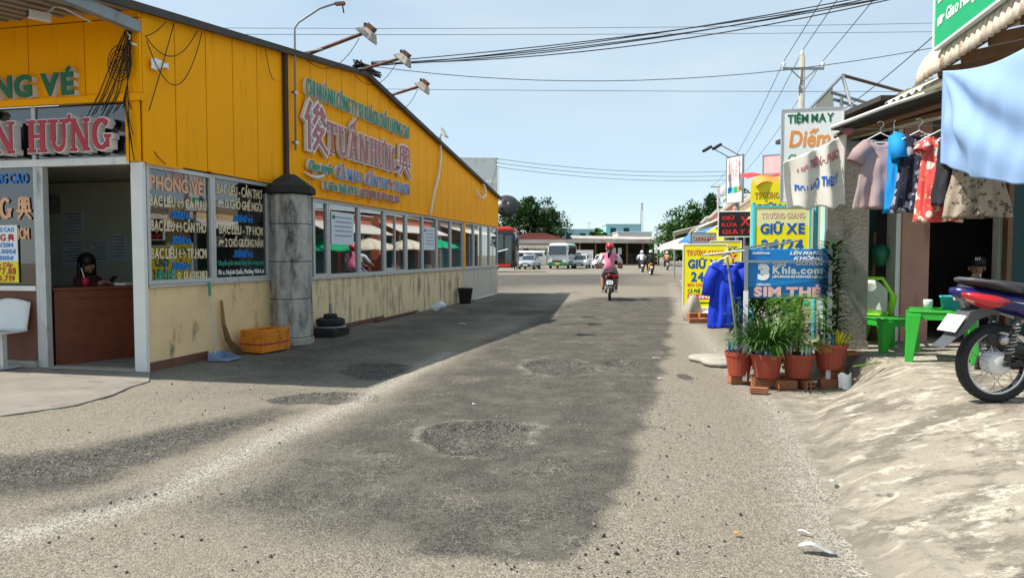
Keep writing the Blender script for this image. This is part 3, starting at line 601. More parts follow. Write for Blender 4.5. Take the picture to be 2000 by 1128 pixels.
# people -------------------------------------------------------------
for nm, c in (('skin', (.42, .22, .13)), ('skin_tan', (.34, .17, .10)), ('hair', (.012, .009, .008)), ('cloth_white', (.74, .75, .80)), ('cloth_pink', (.80, .22, .36)), ('jeans', (.16, .25, .42)), ('cloth_black', (.02, .02, .028)), ('cloth_maroon', (.075, .02, .022)),
              ('cloth_orange', (.62, .33, .14)), ('cloth_cream', (.58, .54, .44)), ('cloth_blue', (.005, .06, .52)), ('sandal', (.62, .5, .33)), ('lip', (.35, .08, .07))): mat(nm, c, .75 if nm != 'hair' else .45, .12, 12)
mat('plaid', (.3, .28, .3), .8, .6, 30)
def person(name, label, J, parts, loc=(0, 0, 0), rz=0, skin='skin', face=None, group=None, hands=()):
    """J: joint -> (x, y, z, r); parts: list of (a, b, material). One continuous skinned body."""
    root = thing(name, label, 'person', loc, rz, group)
    ks = list(J); ix = {k: i for i, k in enumerate(ks)}
    me = bpy.data.meshes.new('body'); me.from_pydata([J[k][:3] for k in ks], [(ix[a], ix[b]) for a, b, _ in parts], [])
    o = bpy.data.objects.new('body', me); col.objects.link(o)
    md = o.modifiers.new('k', 'SKIN'); md.use_smooth_shade = True
    for k, sv in zip(ks, me.skin_vertices[0].data):
        r = J[k][3]; sv.radius = (r, J[k][4]) if len(J[k]) > 4 else (r, r)
    me.skin_vertices[0].data[ix['pelvis']].use_root = True
    sb = o.modifiers.new('s', 'SUBSURF'); sb.levels = 2; sb.render_levels = 2
    dg = bpy.context.evaluated_depsgraph_get(); dg.update(); m2 = bpy.data.meshes.new_from_object(o.evaluated_get(dg))
    bpy.data.objects.remove(o)
    mb = MB(); mb.v = [tuple(q.co) for q in m2.vertices]; mb.f = [tuple(p.vertices) for p in m2.polygons]; bpy.data.meshes.remove(m2)
    names = []
    for _, _, m in parts:
        if m not in names: names.append(m)
    segs = [(Vector(J[a][:3]), Vector(J[b][:3]), names.index(m), (J[a][3] + J[b][3]) / 2) for a, b, m in parts]
    mi = []
    for f in mb.f:
        c = sum((Vector(mb.v[i]) for i in f), Vector()) / len(f); best = (9e9, 0)
        for a, b, m, r in segs:
            d = b - a; t = max(0, min(1, (c - a).dot(d) / max(1e-9, d.dot(d)))); q = (c - a - d * t).length / r
            if q < best[0]: best = (q, m)
        mi.append(best[1])
    if skin not in names: names.append(skin)
    si = names.index(skin); n0 = len(mb.f)
    for (hn, direc, curl) in hands:                                # palm is the skinned end; fingers and thumb leave it
        p = Vector(J[hn][:3]); d = Vector(direc).normalized(); up = Vector((0, 0, 1)); sdv = d.cross(up).normalized()
        for k, (o_, L) in enumerate(((-.026, .07), (-.009, .08), (.009, .075), (.025, .06))):
            q = p + sdv * o_ + d * .02; q1 = q + d * L * .5 - up * curl * .3 * L; q2 = q1 + d * L * .3 - up * curl * L * .7
            mb.tube([q, q1, q2], [.010, .009, .007], 6)
        mb.tube([p + sdv * .02 - d * .02, p + sdv * .05 + d * .02, p + sdv * .045 + d * .05 - up * curl * .02], [.012, .01, .008], 6)
    if face:                                                       # nose and ears grow out of the head; eyes and mouth are set in
        c, fd, r = Vector(face[0]), Vector(face[1]).normalized(), face[2]; sdv = fd.cross(Vector((0, 0, 1))).normalized()
        mb.ell(c + fd * r * .95 - Vector((0, 0, r * .18)), (r * .16, r * .16, r * .26), 8, 6)
        for s in (-1, 1): mb.ell(c + sdv * s * r * .86 - Vector((0, 0, r * .12)), (r * .14, r * .14, r * .3), 8, 6)
    mi += [si] * (len(mb.f) - n0)
    ob = mb.build('body', None, root, True, mats=names, mi=mi)
    if face:
        for s in (-1, 1): MB().ell(c + fd * r * .86 + sdv * s * r * .36 + Vector((0, 0, r * .1)), (r * .1, r * .1, r * .06), 8, 6).build('eye', 'black', root, True); MB().tube([c + fd * r * .88 + sdv * s * r * .18 + Vector((0, 0, r * .28)), c + fd * r * .8 + sdv * s * r * .55 + Vector((0, 0, r * .28))], r * .04, 5).build('eyebrow', 'hair', root)
        MB().ell(c + fd * r * .84 - Vector((0, 0, r * .55)), (r * .2, r * .2, r * .07), 10, 6).build('mouth', 'lip', root, True)
    return root
wl_ = OW(1.02, 1.78, 0)
# local: x right of her, y forward (towards the counter end)
J = dict(pelvis=(0, 0, .62, .15), waist=(0, .02, .78, .12), chest=(0, .03, .98, .14), neckb=(0, .03, 1.12, .06), neck=(0, .04, 1.17, .048), head=(0, .06, 1.26, .08), crown=(0, .05, 1.35, .075),
         shl=(-.16, .03, 1.07, .055), ell=(-.2, .12, .88, .045), wrl=(-.1, .3, 1.0, .032), hal=(-.06, .38, 1.02, .034), shr=(.16, .03, 1.07, .055), elr=(.22, .14, .88, .045), wrr=(.12, .36, 1.01, .032), har=(.06, .44, 1.04, .034),
         hipl=(-.1, .05, .6, .1), knl=(-.12, .42, .6, .07), anl=(-.12, .42, .16, .05), tol=(-.12, .56, .12, .04), hipr=(.1, .05, .6, .1), knr=(.12, .42, .6, .07), anr=(.12, .42, .16, .05), tor=(.12, .56, .12, .04))
def sitparts(top, arm, low, skin='skin', shoe='black'):
    P = [('pelvis', 'waist', top), ('waist', 'chest', top), ('chest', 'neckb', top), ('neckb', 'neck', skin), ('neck', 'head', skin), ('head', 'crown', skin)]
    for s in 'lr': P += [('chest', 'sh' + s, top), ('sh' + s, 'el' + s, top), ('el' + s, 'wr' + s, arm), ('wr' + s, 'ha' + s, skin), ('pelvis', 'hip' + s, low), ('hip' + s, 'kn' + s, low), ('kn' + s, 'an' + s, low), ('an' + s, 'to' + s, shoe)]
    return P
woman = person('person', 'person with long black hair seated behind the ticket counter looking at a phone', J, sitparts('cloth_maroon', 'cloth_maroon', 'cloth_black'), wl_, R(-112), face=((0, .06, 1.28), (0, 1, -.25), .092), hands=(('hal', (.3, 1, .2), .5), ('har', (-.3, 1, .2), .5)))
hb = MB(); hb.ell((0, .02, 1.325), (.1, .105, .1), 16, 10); hb.grid(20, 10, lambda u, v: (.112 * math.cos(math.pi + math.pi * u) * (1 + .15 * v), .035 - .10 * math.sin(math.pi * u) * (1 + .2 * v), 1.32 - .40 * v)); hb.build('hair', 'hair', woman, True, solid=.03)
ph = tag(bx('phone', 'black', None, -.035, .035, -.005, .005, -.07, .07), 'black phone held up by the woman at the counter', 'phone'); ph.location = Vector(wl_) + Matrix.Rotation(R(-112), 3, 'Z') @ Vector((0, .5, 1.07)); ph.rotation_euler = (R(-50), 0, R(-112))
st = thing('office_stool', 'dark stool under the seated woman behind the counter', 'stool', (wl_[0], wl_[1], .02)); MB().lathe([(0, .46), (.19, .46), (.19, .41), (0, .41)], 18).build('seat', 'cloth_black', st); 
for k in range(4): MB().tube([(.12 * math.cos(k * 1.57), .12 * math.sin(k * 1.57), .41), (.17 * math.cos(k * 1.57), .17 * math.sin(k * 1.57), 0)], .015, 6).build('leg', 'steel_grey', st)

# broom, dustpan, crate, bucket, bag, sign base
bp_ = OW(1.1, -.12, 0)
dp = thing('dustpan', 'blue grey long handled dustpan with a green grip leaning on the cream wall', 'dustpan', bp_, WA)
d = MB(); d.grid(6, 4, lambda u, v: (-.17 + .34 * u, -.05 - .26 * v, .012 + .0 * v)); d.build('pan', 'plastic_blue_grey', dp, True, solid=.008)
MB().add([(-.17, -.05, .01), (.17, -.05, .01), (.15, -.03, .11), (-.15, -.03, .11), (-.17, -.31, .01), (-.172, -.31, .03), (.17, -.31, .01), (.172, -.31, .03)], [(0, 1, 2, 3), (0, 3, 5, 4), (1, 6, 7, 2)]).build('pan_wall', 'plastic_blue_grey', dp, solid=.008)
MB().tube([(0, -.035, .08), (0, .03, .86)], .012, 8).build('handle', 'aluminium', dp); MB().tube([(0, .03, .86), (-.01, .035, 1.04)], .02, 8).build('grip', 'faded_green', dp)
br = thing('straw_broom', 'brown straw broom standing with its bristles down beside the dustpan', 'broom', OW(1.42, -.1, 0), WA)
MB().tube([(0, .06, .78), (.0, .03, .42)], [.018, .028], 8).build('handle', 'straw', br)
b_ = MB()
for k in range(150):
    a, q = rnd.uniform(0, 6.28), rnd.random() ** .5; b_.tube([(.028 * q * math.cos(a), .03 + .026 * q * math.sin(a), .44), (.05 * q * math.cos(a) + .06, .01 + .04 * q * math.sin(a), .22), (.10 * q * math.cos(a) + .22, -.05 + .06 * q * math.sin(a), .004 + .05 * rnd.random())], .0025, 3, False)
b_.build('bristles', 'straw', br, kind='stuff')
cr = thing('foam_crate', 'dirty orange taped foam crate on the ground by the blackened pillar', 'crate', OW(1.98, -.36, 0), WA - R(8))
c_ = MB()
for a in ((-.3, .3, -.2, -.165), (-.3, .3, .165, .2), (-.3, -.265, -.164, .164), (.265, .3, -.164, .164)): c_.box(*a, .02, .34)
c_.build('crate_wall', 'orange', cr, bevel=.008); bx('crate_floor', 'orange', cr, -.264, .264, -.164, .164, .021, .05); bx('tape', 'red_face', cr, -.302, .302, -.2025, .2025, .13, .15)
b2 = MB()
for k in range(12): b2.cbox((rnd.uniform(-.2, .2), rnd.uniform(-.12, .12), .2 + rnd.random() * .1), (.12, .1, .06), Matrix.Rotation(rnd.random() * 3, 3, 'Z'))
b2.build('rubbish', 'black', cr)
ub = thing('umbrella_base', 'stack of blackened round weights with a short pipe beside the pillar foot', 'umbrella base', OW(4.1, -.32, 0), WA)
bx('base_block', 'pillar_cap', ub, -.3, .3, -.22, .22, 0, .14, bevel=.02); MB().lathe([(0, .142), (.26, .142), (.28, .16), (.26, .175), (0, .175)], 20).build('plate', 'steel_grey', ub, True)
MB().lathe([(0, .18), (.22, .18), (.25, .22), (.25, .28), (.2, .31), (0, .31)], 20).build('weight', 'pillar_cap', ub, True); MB().lathe([(0, .312), (.13, .312), (.11, .38), (0, .385)], 16).build('collar', 'pillar_cap', ub, True)
MB().tube([(0, 0, .38), (0, 0, .56)], .024, 10).build('pipe', 'steel_grey', ub)
bk = thing('old_bucket', 'blackened plastic bucket against the stained wall near its far end', 'bucket', OW(12.6, -.28, 0)); MB().lathe([(0, .01), (.16, 0), (.21, .42), (.225, .42), (.225, .45), (.2, .45), (.15, .03), (0, .03)], 20).build('bucket_body', mat('bucket', (.05, .045, .04), .8, .4, 8), bk, True)
MB().tube([(.21 * math.cos(t), .21 * math.sin(t) * .3 + .02, .40 - .25 * math.sin(t)) for t in np.linspace(0, math.pi, 12)], .006, 6).build('bail', 'steel_grey', bk)
bagm = MB().ell((0, 0, 0), (.2, .15, .12), 22, 14); bagm.v = [(x * (1 + .25 * math.sin(9 * y + 4 * z)), y * (1 + .3 * math.sin(8 * x)), max(z + .1 + .05 * math.sin(14 * x + 5 * y), .002)) for x, y, z in bagm.v]
bag = bagm.build('plastic_bag', mat('bag_white', (.72, .74, .78), .35, .1), None, True); bag.location = OW(9.7, -.4, 0); tag(bag, 'crumpled white plastic bag on the asphalt beside the stained wall', 'bag')
pp = MB().tube([(0, 0, .03), (2.4, .05, .035), (3.2, .2, .03)], .03, 8).build('pipe', 'skirting', None, True); pp.location = OW(6.6, -.1, 0); pp.rotation_euler = (0, 0, WA); tag(pp, 'reddish pipe lying along the foot of the stained cream wall', 'pipe')
pp = MB().tube([(0, 0, .03), (2.6, .03, .035)], .03, 8).build('pipe', 'white_paint', None, True); pp.location = OW(14.2, -.12, 0); pp.rotation_euler = (0, 0, WA); tag(pp, 'pale pipe lying at the foot of the grey end panels', 'pipe')

# lamps on the office wall top
lp = thing('swan_neck_lamp', 'thin bent lamp pole fixed to the cladding joint above the pillar', 'lamp', OW(3.33, -.13, 0), WA)
MB().tube([(0, 0, 3.1), (.02, 0, 5.05), (.05, -.05, 5.15), (.2, -.35, 5.4), (.3, -.6, 5.5)], .018, 8).build('pole', 'steel_grey', lp, True); MB().cbox((.31, -.66, 5.49), (.06, .16, .05)).build('lamp_head', 'rust', lp); MB().tube([(.31, -.7, 5.47), (.32, -.72, 5.34)], .012, 6).build('torn_wire', 'cable', lp)
for z in (3.2, 4.0): bx('clamp', 'steel', lp, -.05, .05, -.03, .03, z, z + .04)
for (s, y, z, zb, lb) in ((3.9, -1.09, 5.08, 4.75, 'rusty floodlight on a long arm nearest the bent lamp pole'), (5.8, -.985, 5.17, 4.96, 'rusty floodlight arm at the roof peak wrapped in tangled cables'), (7.5, -.77, 5.04, 4.84, 'rusty floodlight on the arm beyond the roof peak')):
    fl = thing('floodlight', lb, 'floodlight', OW(s, 0, zb), WA, 'floodlights over the office sign'); L = Vector((0, y, z - zb))
    MB().tube([(0, .3, -.06), tuple(L)], .03, 6).build('arm', 'rust', fl)
    MB().tube([(-.25, .4, -.05), tuple(L * .35)], .015, 6).build('brace', 'steel_grey', fl)
    rt = Matrix.Rotation(R(40), 3, 'X'); c = L + Vector((0, -.06, -.04))
    hs_ = MB().add([c + rt @ Vector(q) for q in ((-.17, -.15, -.03), (.17, -.15, -.03), (.17, .15, -.03), (-.17, .15, -.03), (-.09, -.08, .09), (.09, -.08, .09), (.09, .08, .09), (-.09, .08, .09))], [(3, 2, 1, 0), (4, 5, 6, 7), (0, 1, 5, 4), (1, 2, 6, 5), (2, 3, 7, 6), (3, 0, 4, 7)]); hs_.build('housing', mat('lamp_housing', (.42, .38, .33), .7, .2, 8, dirt=(.2, .08, .04), dirt_amt=.6, dsc=(6, 6, 6)), fl); MB().cbox(c + rt @ Vector((0, 0, -.04)), (.32, .28, .012), rt).build('lens', 'steel_grey', fl)
    MB().cbox(c + rt @ Vector((0, .02, .13)), (.15, .13, .08), rt).build('ballast', 'rust', fl); bx('bracket', 'black', fl, -.02, .02, y - .04, y, L.z - .02, L.z + .16)
    MB().tube(sag((0, y * .92, L.z - .08), (.05, .02, .0), .32), .006, 5).build('flex', 'cable', fl)
sf = thing('solar_floodlight', 'small white panel floodlight on the sloping roof edge above the pale hose', 'floodlight', OW(10.7, -.1, topz(10.7)), WA); MB().cbox((.05, -.15, .22), (.36, .04, .26), Matrix.Rotation(R(-30), 3, 'X')).build('panel', 'white_paint', sf); MB().tube([(0, 0, 0), (.05, -.1, .2)], .02, 6).build('bracket', 'steel_grey', sf); bx('base', 'white_paint', sf, -.1, .15, -.06, .1, .06, .1)
hs = MB().tube([(10.95, -.09, 4.36), (10.95, -.1, 4.0), (10.75, -.11, 3.5), (10.4, -.1, 3.0), (10.15, -.1, 2.55), (10.1, -.08, 2.38)], .028, 8).build('hose', 'white_paint', None, True); hs.location = office.location; hs.rotation_euler = office.rotation_euler; tag(hs, 'pale hose running down the yellow cladding below the panel floodlight', 'hose')
hk = MB().tube([(15.3, -.08, 3.75), (15.4, -.15, 3.6), (15.3, -.2, 3.35), (14.9, -.2, 3.2), (14.5, -.15, 3.3), (14.45, -.09, 3.45)], .03, 8).build('hose', 'white_paint', None, True); hk.location = office.location; hk.rotation_euler = office.rotation_euler; tag(hk, 'looped pale hose hooked on the low end of the cladding', 'hose')
cc = thing('security_camera', 'white security camera under the metal soffit of the entrance', 'camera', OW(-.55, .62, 4.05), WA); MB().cbox((-.1, .1, -.02), (.22, .09, .09), Matrix.Rotation(R(-30), 3, 'Z')).build('camera_body', 'plastic_white', cc, bevel=.01); MB().cbox((-.19, .153, -.02), (.02, .07, .07), Matrix.Rotation(R(-30), 3, 'Z')).build('lens', 'black', cc); MB().tube([(-.04, .06, .03), (.02, 0, .12), (.1, -.03, .12), (.3, -.2, .02)], .012, 6).build('bracket', 'plastic_white', cc)
cb = thing('cable_bundle', 'tangle of black cables hanging at the corner of the yellow fascia', 'cables', OW(0, 0, 0), WA)
for k in range(11):
    y = .02 + .03 * k; q = rnd.uniform(-.05, .05)
    MB().tube([(-.1, y * .3, 4.0), (-.13, y * .6 + q, 3.75), (-.12, .12 + q, 3.5 + .04 * k), (-.1, .15 + y * 1.0, 3.3), (-.09, .2 + y * 1.5, 3.2 - .02 * k)] if k % 3 else [(-.1, .05, 4.0), (-.12, .05 + q, 3.6), (-.1, .1 - q, 3.2), (-.1, .06 + q, 2.8 - .05 * k)], .006, 5).build('strand', 'cable', cb, True)
for k in range(5):
    r = .07 + .025 * k; MB().tube([(-.1 - .006 * k, .17 + r * math.cos(t) * .9, 3.62 + r * math.sin(t) * (.8 + .1 * k)) for t in np.linspace(0, 6.28, 22)], .005, 5).build('loop', 'cable', cb, True)
for a, b, s in (((.0, -.09, 3.95), (.95, -.09, 4.3), .28), ((.0, -.09, 3.95), (.35, -.09, 4.22), .03), ((.02, -.09, 3.9), (1.05, -.09, 4.32), .6), ((.5, -.09, 4.25), (.03, -.09, 3.1), .02), ((-.08, .1, 3.2), (.3, -.09, 2.5), .1), ((2.55, -.09, 4.5), (2.8, -.09, 4.1), .12)): MB().tube(sag(a, b, s), .006, 5).build('strand', 'cable', cb, True)
MB().tube([(-.09, .1, 4.0), (-.11, .02, 3.92), (-.1, .06, 3.86), (-.1, -.05, 3.82)], .012, 6).build('tie', 'white_flat', cb, True)
rg = MB().grid(8, 4, lambda u, v: (.1 + .32 * u, -.07 - .012 * math.sin(9 * u + 3 * v), 3.66 + .1 * (v - .5) * (1 + .5 * math.sin(6 * u)) + .05 * u)).build('torn_sticker', 'white_flat', None, True, solid=.004); rg.location = office.location; rg.rotation_euler = office.rotation_euler; tag(rg, 'torn white sticker on the first yellow cladding sheets', 'sticker')
tg = thing('roof_cable_tangle', 'black knot of cables lying on the roof peak of the office', 'cables', OW(6.2, -.1, topz(6.2)), WA)
for k in range(9): MB().tube([(rnd.uniform(-.5, .6), rnd.uniform(-.12, .1), .05 + rnd.random() * .14) for _ in range(6)], .014, 5).build('strand', 'cable', tg, True)
bx('clamp_block', 'black', tg, -.1, .25, -.08, .06, .06, .16)
# ------------------------------------------------------------------ right side: ramp, terrace and shop
mat('green_plastic', (.03, .36, .035), .35, .1, 6); mat('lime_plastic', (.28, .72, .03), .35, .1, 6); mat('terracotta', (.34, .06, .032), .55, .15, 6, .1, 30, dirt=(.2, .06, .04), dirt_amt=.3)
mat('brick', (.42, .15, .07), .9, .3, 14, .3, 60); mat('soil', (.06, .045, .035), .95, .3, 20); mat('pink_plaster', (.46, .25, .19), .85, .15, 4, .1, 30, dirt=(.2, .12, .1), dirt_amt=.35); mat('teal', (.02, .16, .19), .55, .2, 6); mat('teal_dark', (.012, .055, .06), .6, .2, 6)
mat('column_concrete', (.26, .235, .20), .9, .2, 2.5, .3, 30, dirt=(.09, .08, .065), dirt_amt=.45, dsc=(1.5, 1.5, 1.5)); mat('mint', (.42, .62, .56), .7, .1, 5); mat('cyan_paint', (.08, .55, .62), .5, .15, 6)
mat('wood_brown', (.2, .11, .06), .8, .3, 9); mat('zinc', (.62, .53, .42), .6, .15, 3, metal=.05, dirt=(.2, .09, .04), dirt_amt=.62, dsc=(5, 5, 5)); mat('white_zinc', (.72, .70, .64), .6, .1, 3, dirt=(.3, .16, .08), dirt_amt=.3, dsc=(5, 5, 5)); mat('olive_tin', (.13, .125, .055), .7, .2, 3)
mat('sign_yellow', (.88, .78, .01), .45, .06, 3); mat('sign_pale', (.80, .80, .38), .5, .1, 1.5); mat('sign_white', (.80, .82, .80), .5, .06, 3, dirt=(.5, .5, .48), dirt_amt=.25); mat('sign_blue', (.005, .19, .52), .4, .1, 2); mat('deep_blue', (.005, .10, .30), .45); mat('cobalt', (.004, .10, .42), .5, .1); mat('sign_red', (.62, .03, .03), .5, .15, 4)
mat('pale_pink', (.72, .42, .42), .5, .2, 6); mat('brown_letter', (.40, .2, .05), .5); mat('tarp_orange', (.80, .30, .06), .7, .15, 3); mat('tarp_red', (.62, .045, .03), .7, .15, 3); mat('canvas', (.72, .66, .52), .8, .1, 3); mat('parasol_green', (.0, .38, .16), .6, .1, 4); mat('parasol_blue', (.05, .2, .55), .7, .15, 4)
mat('leaf', (.045, .12, .018), .5, .45, 18); mat('leaf_dark', (.018, .05, .014), .45, .4, 14); mat('leaf_light', (.10, .24, .03), .5, .35, 18); mat('leaf_yellow', (.62, .58, .02), .5, .2, 14); mat('stem', (.10, .13, .04), .7)
edgep = [(1.2, .3), (1.4, 2.4), (1.56, 3.06), (1.65, 3.56), (1.82, 4.19), (2.09, 5.08), (2.38, 6.23), (2.5, 7.03), (2.7, 7.32), (3.1, 7.40), (3.42, 7.5), (3.46, 7.75), (3.46, 9.2), (12, 9.2), (12, .3)]
ax_ = np.concatenate([np.arange(1.1, 4.4, .035), np.linspace(4.4, 12, 24)]); ay_ = np.concatenate([np.arange(.3, 2.4, .15), np.arange(2.4, 8.2, .04), np.linspace(8.2, 9.2, 6)])
QX, QY = np.meshgrid(ax_, ay_); qs = psd(QX, QY, edgep) + (fbm(QX * 2.2, QY * 2.2, 31) - .5) * .16 * np.clip((7.4 - QY), 0, 1)
XS = np.interp(QY, [0, 2.4, 3.06, 3.56, 4.19, 5.08, 5.8, 6.4, 7.0, 7.35, 9.2], [1.3, 1.45, 1.6, 1.7, 1.9, 2.17, 2.42, 2.75, 3.2, 3.5, 3.5]); WS = np.interp(QY, [0, 5, 6, 7, 7.35, 9.2], [1.5, 1.2, 1.05, .6, .2, .12])
tt = np.clip((QX - XS + (fbm(QX * 1.6, QY * 1.6, 33) - .5) * .07 * np.clip(7.2 - QY, 0, 1)) / WS, 0, 1); lp_ = np.clip((QX - XS) / .22, 0, 1); QZ = .05 * lp_ * lp_ * (3 - 2 * lp_) * np.clip(7.2 - QY, 0, 1) + .33 * (.75 * tt + .25 * tt * tt * (3 - 2 * tt)) - .05 * np.clip(tt * 1.2, 0, 1) * np.clip(7.2 - QY, 0, 1) * tt + .016 - .05 * (qs < .01) + (fbm(QX * 2.5, QY * 2.5, 41) - .5) * .012 * np.clip(qs * 3, 0, 1)
ridge = pld(QX, QY, [(1.75, 3.75), (2.1, 4.15), (2.6, 4.35), (3.2, 4.5)]) + (fbm(QX * 6, QY * 6, 44) - .5) * .12; QZ += .02 * np.clip(1 - ridge / .07, 0, 1) - .022 * ((QY < 4.25) & (QX > 1.8)) * np.clip(ridge / .1, 0, 1)
nr2, nc2 = QX.shape; qv = np.stack([QX, QY, QZ], -1).reshape(-1, 3); qi = (np.arange(nr2 - 1)[:, None] * nc2 + np.arange(nc2 - 1)[None]).reshape(-1)
inside = (qs > -.05).reshape(-1); qf = [(int(i), int(i + 1), int(i + nc2 + 1), int(i + nc2)) for i in qi if inside[i] or inside[i + 1] or inside[i + nc2] or inside[i + nc2 + 1]]
def apron_mat():
    m = mat('ramp_concrete', (.335, .295, .23), .93, .2, 3.5, .5, 130); n, l = m.node_tree.nodes, m.node_tree.links; b = n['Principled BSDF']
    src = b.inputs['Base Color'].links[0].from_socket; t = n.new('ShaderNodeTexCoord')
    def layer(src, scale, lo, hi, colr, rot=0, det=8):
        p = n.new('ShaderNodeMapping'); p.inputs['Scale'].default_value = scale; p.inputs['Rotation'].default_value = (0, 0, rot); l.new(t.outputs['Object'], p.inputs['Vector'])
        z = n.new('ShaderNodeTexNoise'); z.inputs['Scale'].default_value = 1; z.inputs['Detail'].default_value = det; z.inputs['Roughness'].default_value = .72; l.new(p.outputs[0], z.inputs['Vector'])
        r = n.new('ShaderNodeMapRange'); r.interpolation_type = 'SMOOTHSTEP'; r.inputs[1].default_value = lo; r.inputs[2].default_value = hi; l.new(z.outputs['Fac'], r.inputs[0])
        x = n.new('ShaderNodeMixRGB'); l.new(r.outputs[0], x.inputs[0]); l.new(src, x.inputs[1]); x.inputs[2].default_value = colr + (1,); return x.outputs[0]
    s = layer(src, (1.9, 2.4, 1), .47, .57, (.175, .152, .118), .2, 14); s = layer(s, (3.2, 5.4, 1), .51, .6, (.53, .48, .385), .25, 15); s = layer(s, (9, 16, 1), .54, .6, (.27, .24, .19), .2, 8); s = layer(s, (5, 5, 1), .58, .66, (.11, .097, .078), 0, 14); s = layer(s, (60, 60, 1), .6, .75, (.16, .14, .11), 0, 2)
    A = n.new('ShaderNodeVertexColor'); A.layer_name = 'wear_tone'; sp = n.new('ShaderNodeSeparateColor'); l.new(A.outputs[0], sp.inputs[0])
    x = n.new('ShaderNodeMixRGB'); l.new(sp.outputs[0], x.inputs[0]); l.new(s, x.inputs[1]); x.inputs[2].default_value = (.045, .036, .028, 1)
    y = n.new('ShaderNodeMixRGB'); l.new(sp.outputs[1], y.inputs[0]); l.new(x.outputs[0], y.inputs[1]); y.inputs[2].default_value = (.17, .15, .118, 1)
    l.new(y.outputs[0], b.inputs['Base Color']); return m
apron_mat()
ramp = MB(); ramp.v = [tuple(q) for q in qv]; ramp.f = qf; ramp = ramp.build('concrete_ramp', 'ramp_concrete', None, True, kind='structure')
soilm = np.clip((psd(QX, QY, [(1.5, 1.8), (1.62, 2.62), (1.9, 2.78), (2.3, 2.86), (3.2, 2.9), (3.2, 1.8)]) + (fbm(QX * 7, QY * 7, 55) - .5) * .14) / .05 + .3, 0, 1)
wa = ramp.data.color_attributes.new('wear_tone', 'FLOAT_COLOR', 'POINT'); wa.data.foreach_set('color', np.stack([soilm, np.clip(1 - qs / .4, 0, 1) * .7, soilm * 0, soilm * 0 + 1], -1).reshape(-1).astype(np.float32))

FZ = .335
shop = thing('tailor_shop', 'open fronted shop with a concrete column pink pier and dark doorway behind the parked motorbike', 'shop', (0, 0, 0))
col_ = bx('column', 'column_concrete', shop, 3.5, 3.98, 8.0, 8.14, FZ, 2.66, bevel=.012); bx('column_band', 'column_concrete', col_, 3.49, 3.99, 7.99, 8.15, FZ, FZ + .1); bx('column_face', 'mint', shop, 3.485, 3.499, 8.01, 8.13, .5, 2.2)
bx('pink_pier', 'pink_plaster', shop, 4.75, 5.09, 8.75, 9.0, FZ, 3.0, bevel=.008); bx('pier_edge', 'white_paint', shop, 4.69, 4.748, 8.77, 8.99, FZ, 3.0)
for i in range(5): bx('shutter_slat', 'teal_dark', shop, 4.13 + i * .12, 4.24 + i * .12, 9.3, 9.33, 1.2, 2.9)
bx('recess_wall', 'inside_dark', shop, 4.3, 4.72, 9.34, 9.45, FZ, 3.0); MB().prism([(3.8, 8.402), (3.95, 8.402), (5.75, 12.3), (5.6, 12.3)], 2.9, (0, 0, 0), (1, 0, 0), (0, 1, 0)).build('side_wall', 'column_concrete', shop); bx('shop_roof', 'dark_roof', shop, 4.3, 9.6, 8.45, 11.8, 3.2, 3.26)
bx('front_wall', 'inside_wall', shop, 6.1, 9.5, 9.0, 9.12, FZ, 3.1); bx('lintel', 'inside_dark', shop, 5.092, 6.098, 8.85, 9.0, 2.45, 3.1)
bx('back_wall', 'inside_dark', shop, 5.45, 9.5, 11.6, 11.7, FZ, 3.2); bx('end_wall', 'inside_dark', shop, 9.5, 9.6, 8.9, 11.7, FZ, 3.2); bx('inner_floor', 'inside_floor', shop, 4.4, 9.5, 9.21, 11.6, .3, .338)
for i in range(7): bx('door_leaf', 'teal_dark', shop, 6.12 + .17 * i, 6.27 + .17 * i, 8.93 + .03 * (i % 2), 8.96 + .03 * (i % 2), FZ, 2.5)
wn_ = bx('back_window', 'teal', shop, 5.2, 5.75, 11.55, 11.595, 1.05, 1.5)
for i in range(4): bx('window_bar', 'teal_dark', wn_, 5.24 + .14 * i, 5.27 + .14 * i, 11.53, 11.548, 1.05, 1.5)
bx('door_frame', 'wood_brown', shop, 6.1, 6.16, 8.84, 8.92, FZ, 3.0)
# awnings
E1, E2 = Vector((3.98, 7.15, 3.06)), Vector((3.38, 4.3, 3.06)); ed = (E2 - E1); el_ = ed.length; edn = ed.normalized(); inn = Vector((-edn.y, edn.x, 0));
if inn.x < 0: inn = -inn
def bull(u, v):
    base = E1 + ed * u; w = .016 * math.sin(u * el_ / .105 * 2 * math.pi)
    if v < .45: a = v / .45 * R(78); q = (.44 * (1 - math.cos(a)), .44 * math.sin(a)); nn = (-math.cos(a), math.sin(a))
    else: t = (v - .45) / .55; q = (.44 * (1 - math.cos(R(78))) + t * 3.2, .44 * math.sin(R(78)) + t * .62); nn = (-.2, .98)
    return base + inn * (q[0] + nn[0] * w) + Vector((0, 0, q[1] + nn[1] * w))
aw = thing('corrugated_awning', 'rusty curved corrugated awning above the hanging blue cloth', 'awning', (0, 0, 0)); g0 = MB().grid(300, 16, bull); g0.build('corrugated_sheet', 'zinc', aw, True, solid=.006)
MB().prism([(0, 0), (el_, 0), (el_, .07), (0, .07)], (-.02, .02), E1 + inn * .2 + Vector((0, 0, .12)), edn, (0, 0, 1)).build('eave_beam', 'wood_brown', aw)
for k in range(6): MB().cbox(E1 + ed * (k / 5.3 + .03) + inn * 1.5 + Vector((0, 0, .33)), (2.7, .06, .09), Matrix.Rotation(math.atan2(inn.y, inn.x), 3, 'Z') @ Matrix.Rotation(R(-10), 3, 'Y')).build('rafter', 'wood_brown', aw)
def low(u, v): return Vector((3.92, 7.62, 2.98)).lerp(Vector((4.08, 6.95, 3.06)), u) + Vector((.35 * v, .1 * v, .17 * v)) + Vector((0, 0, .018 * math.sin(u * 44)))
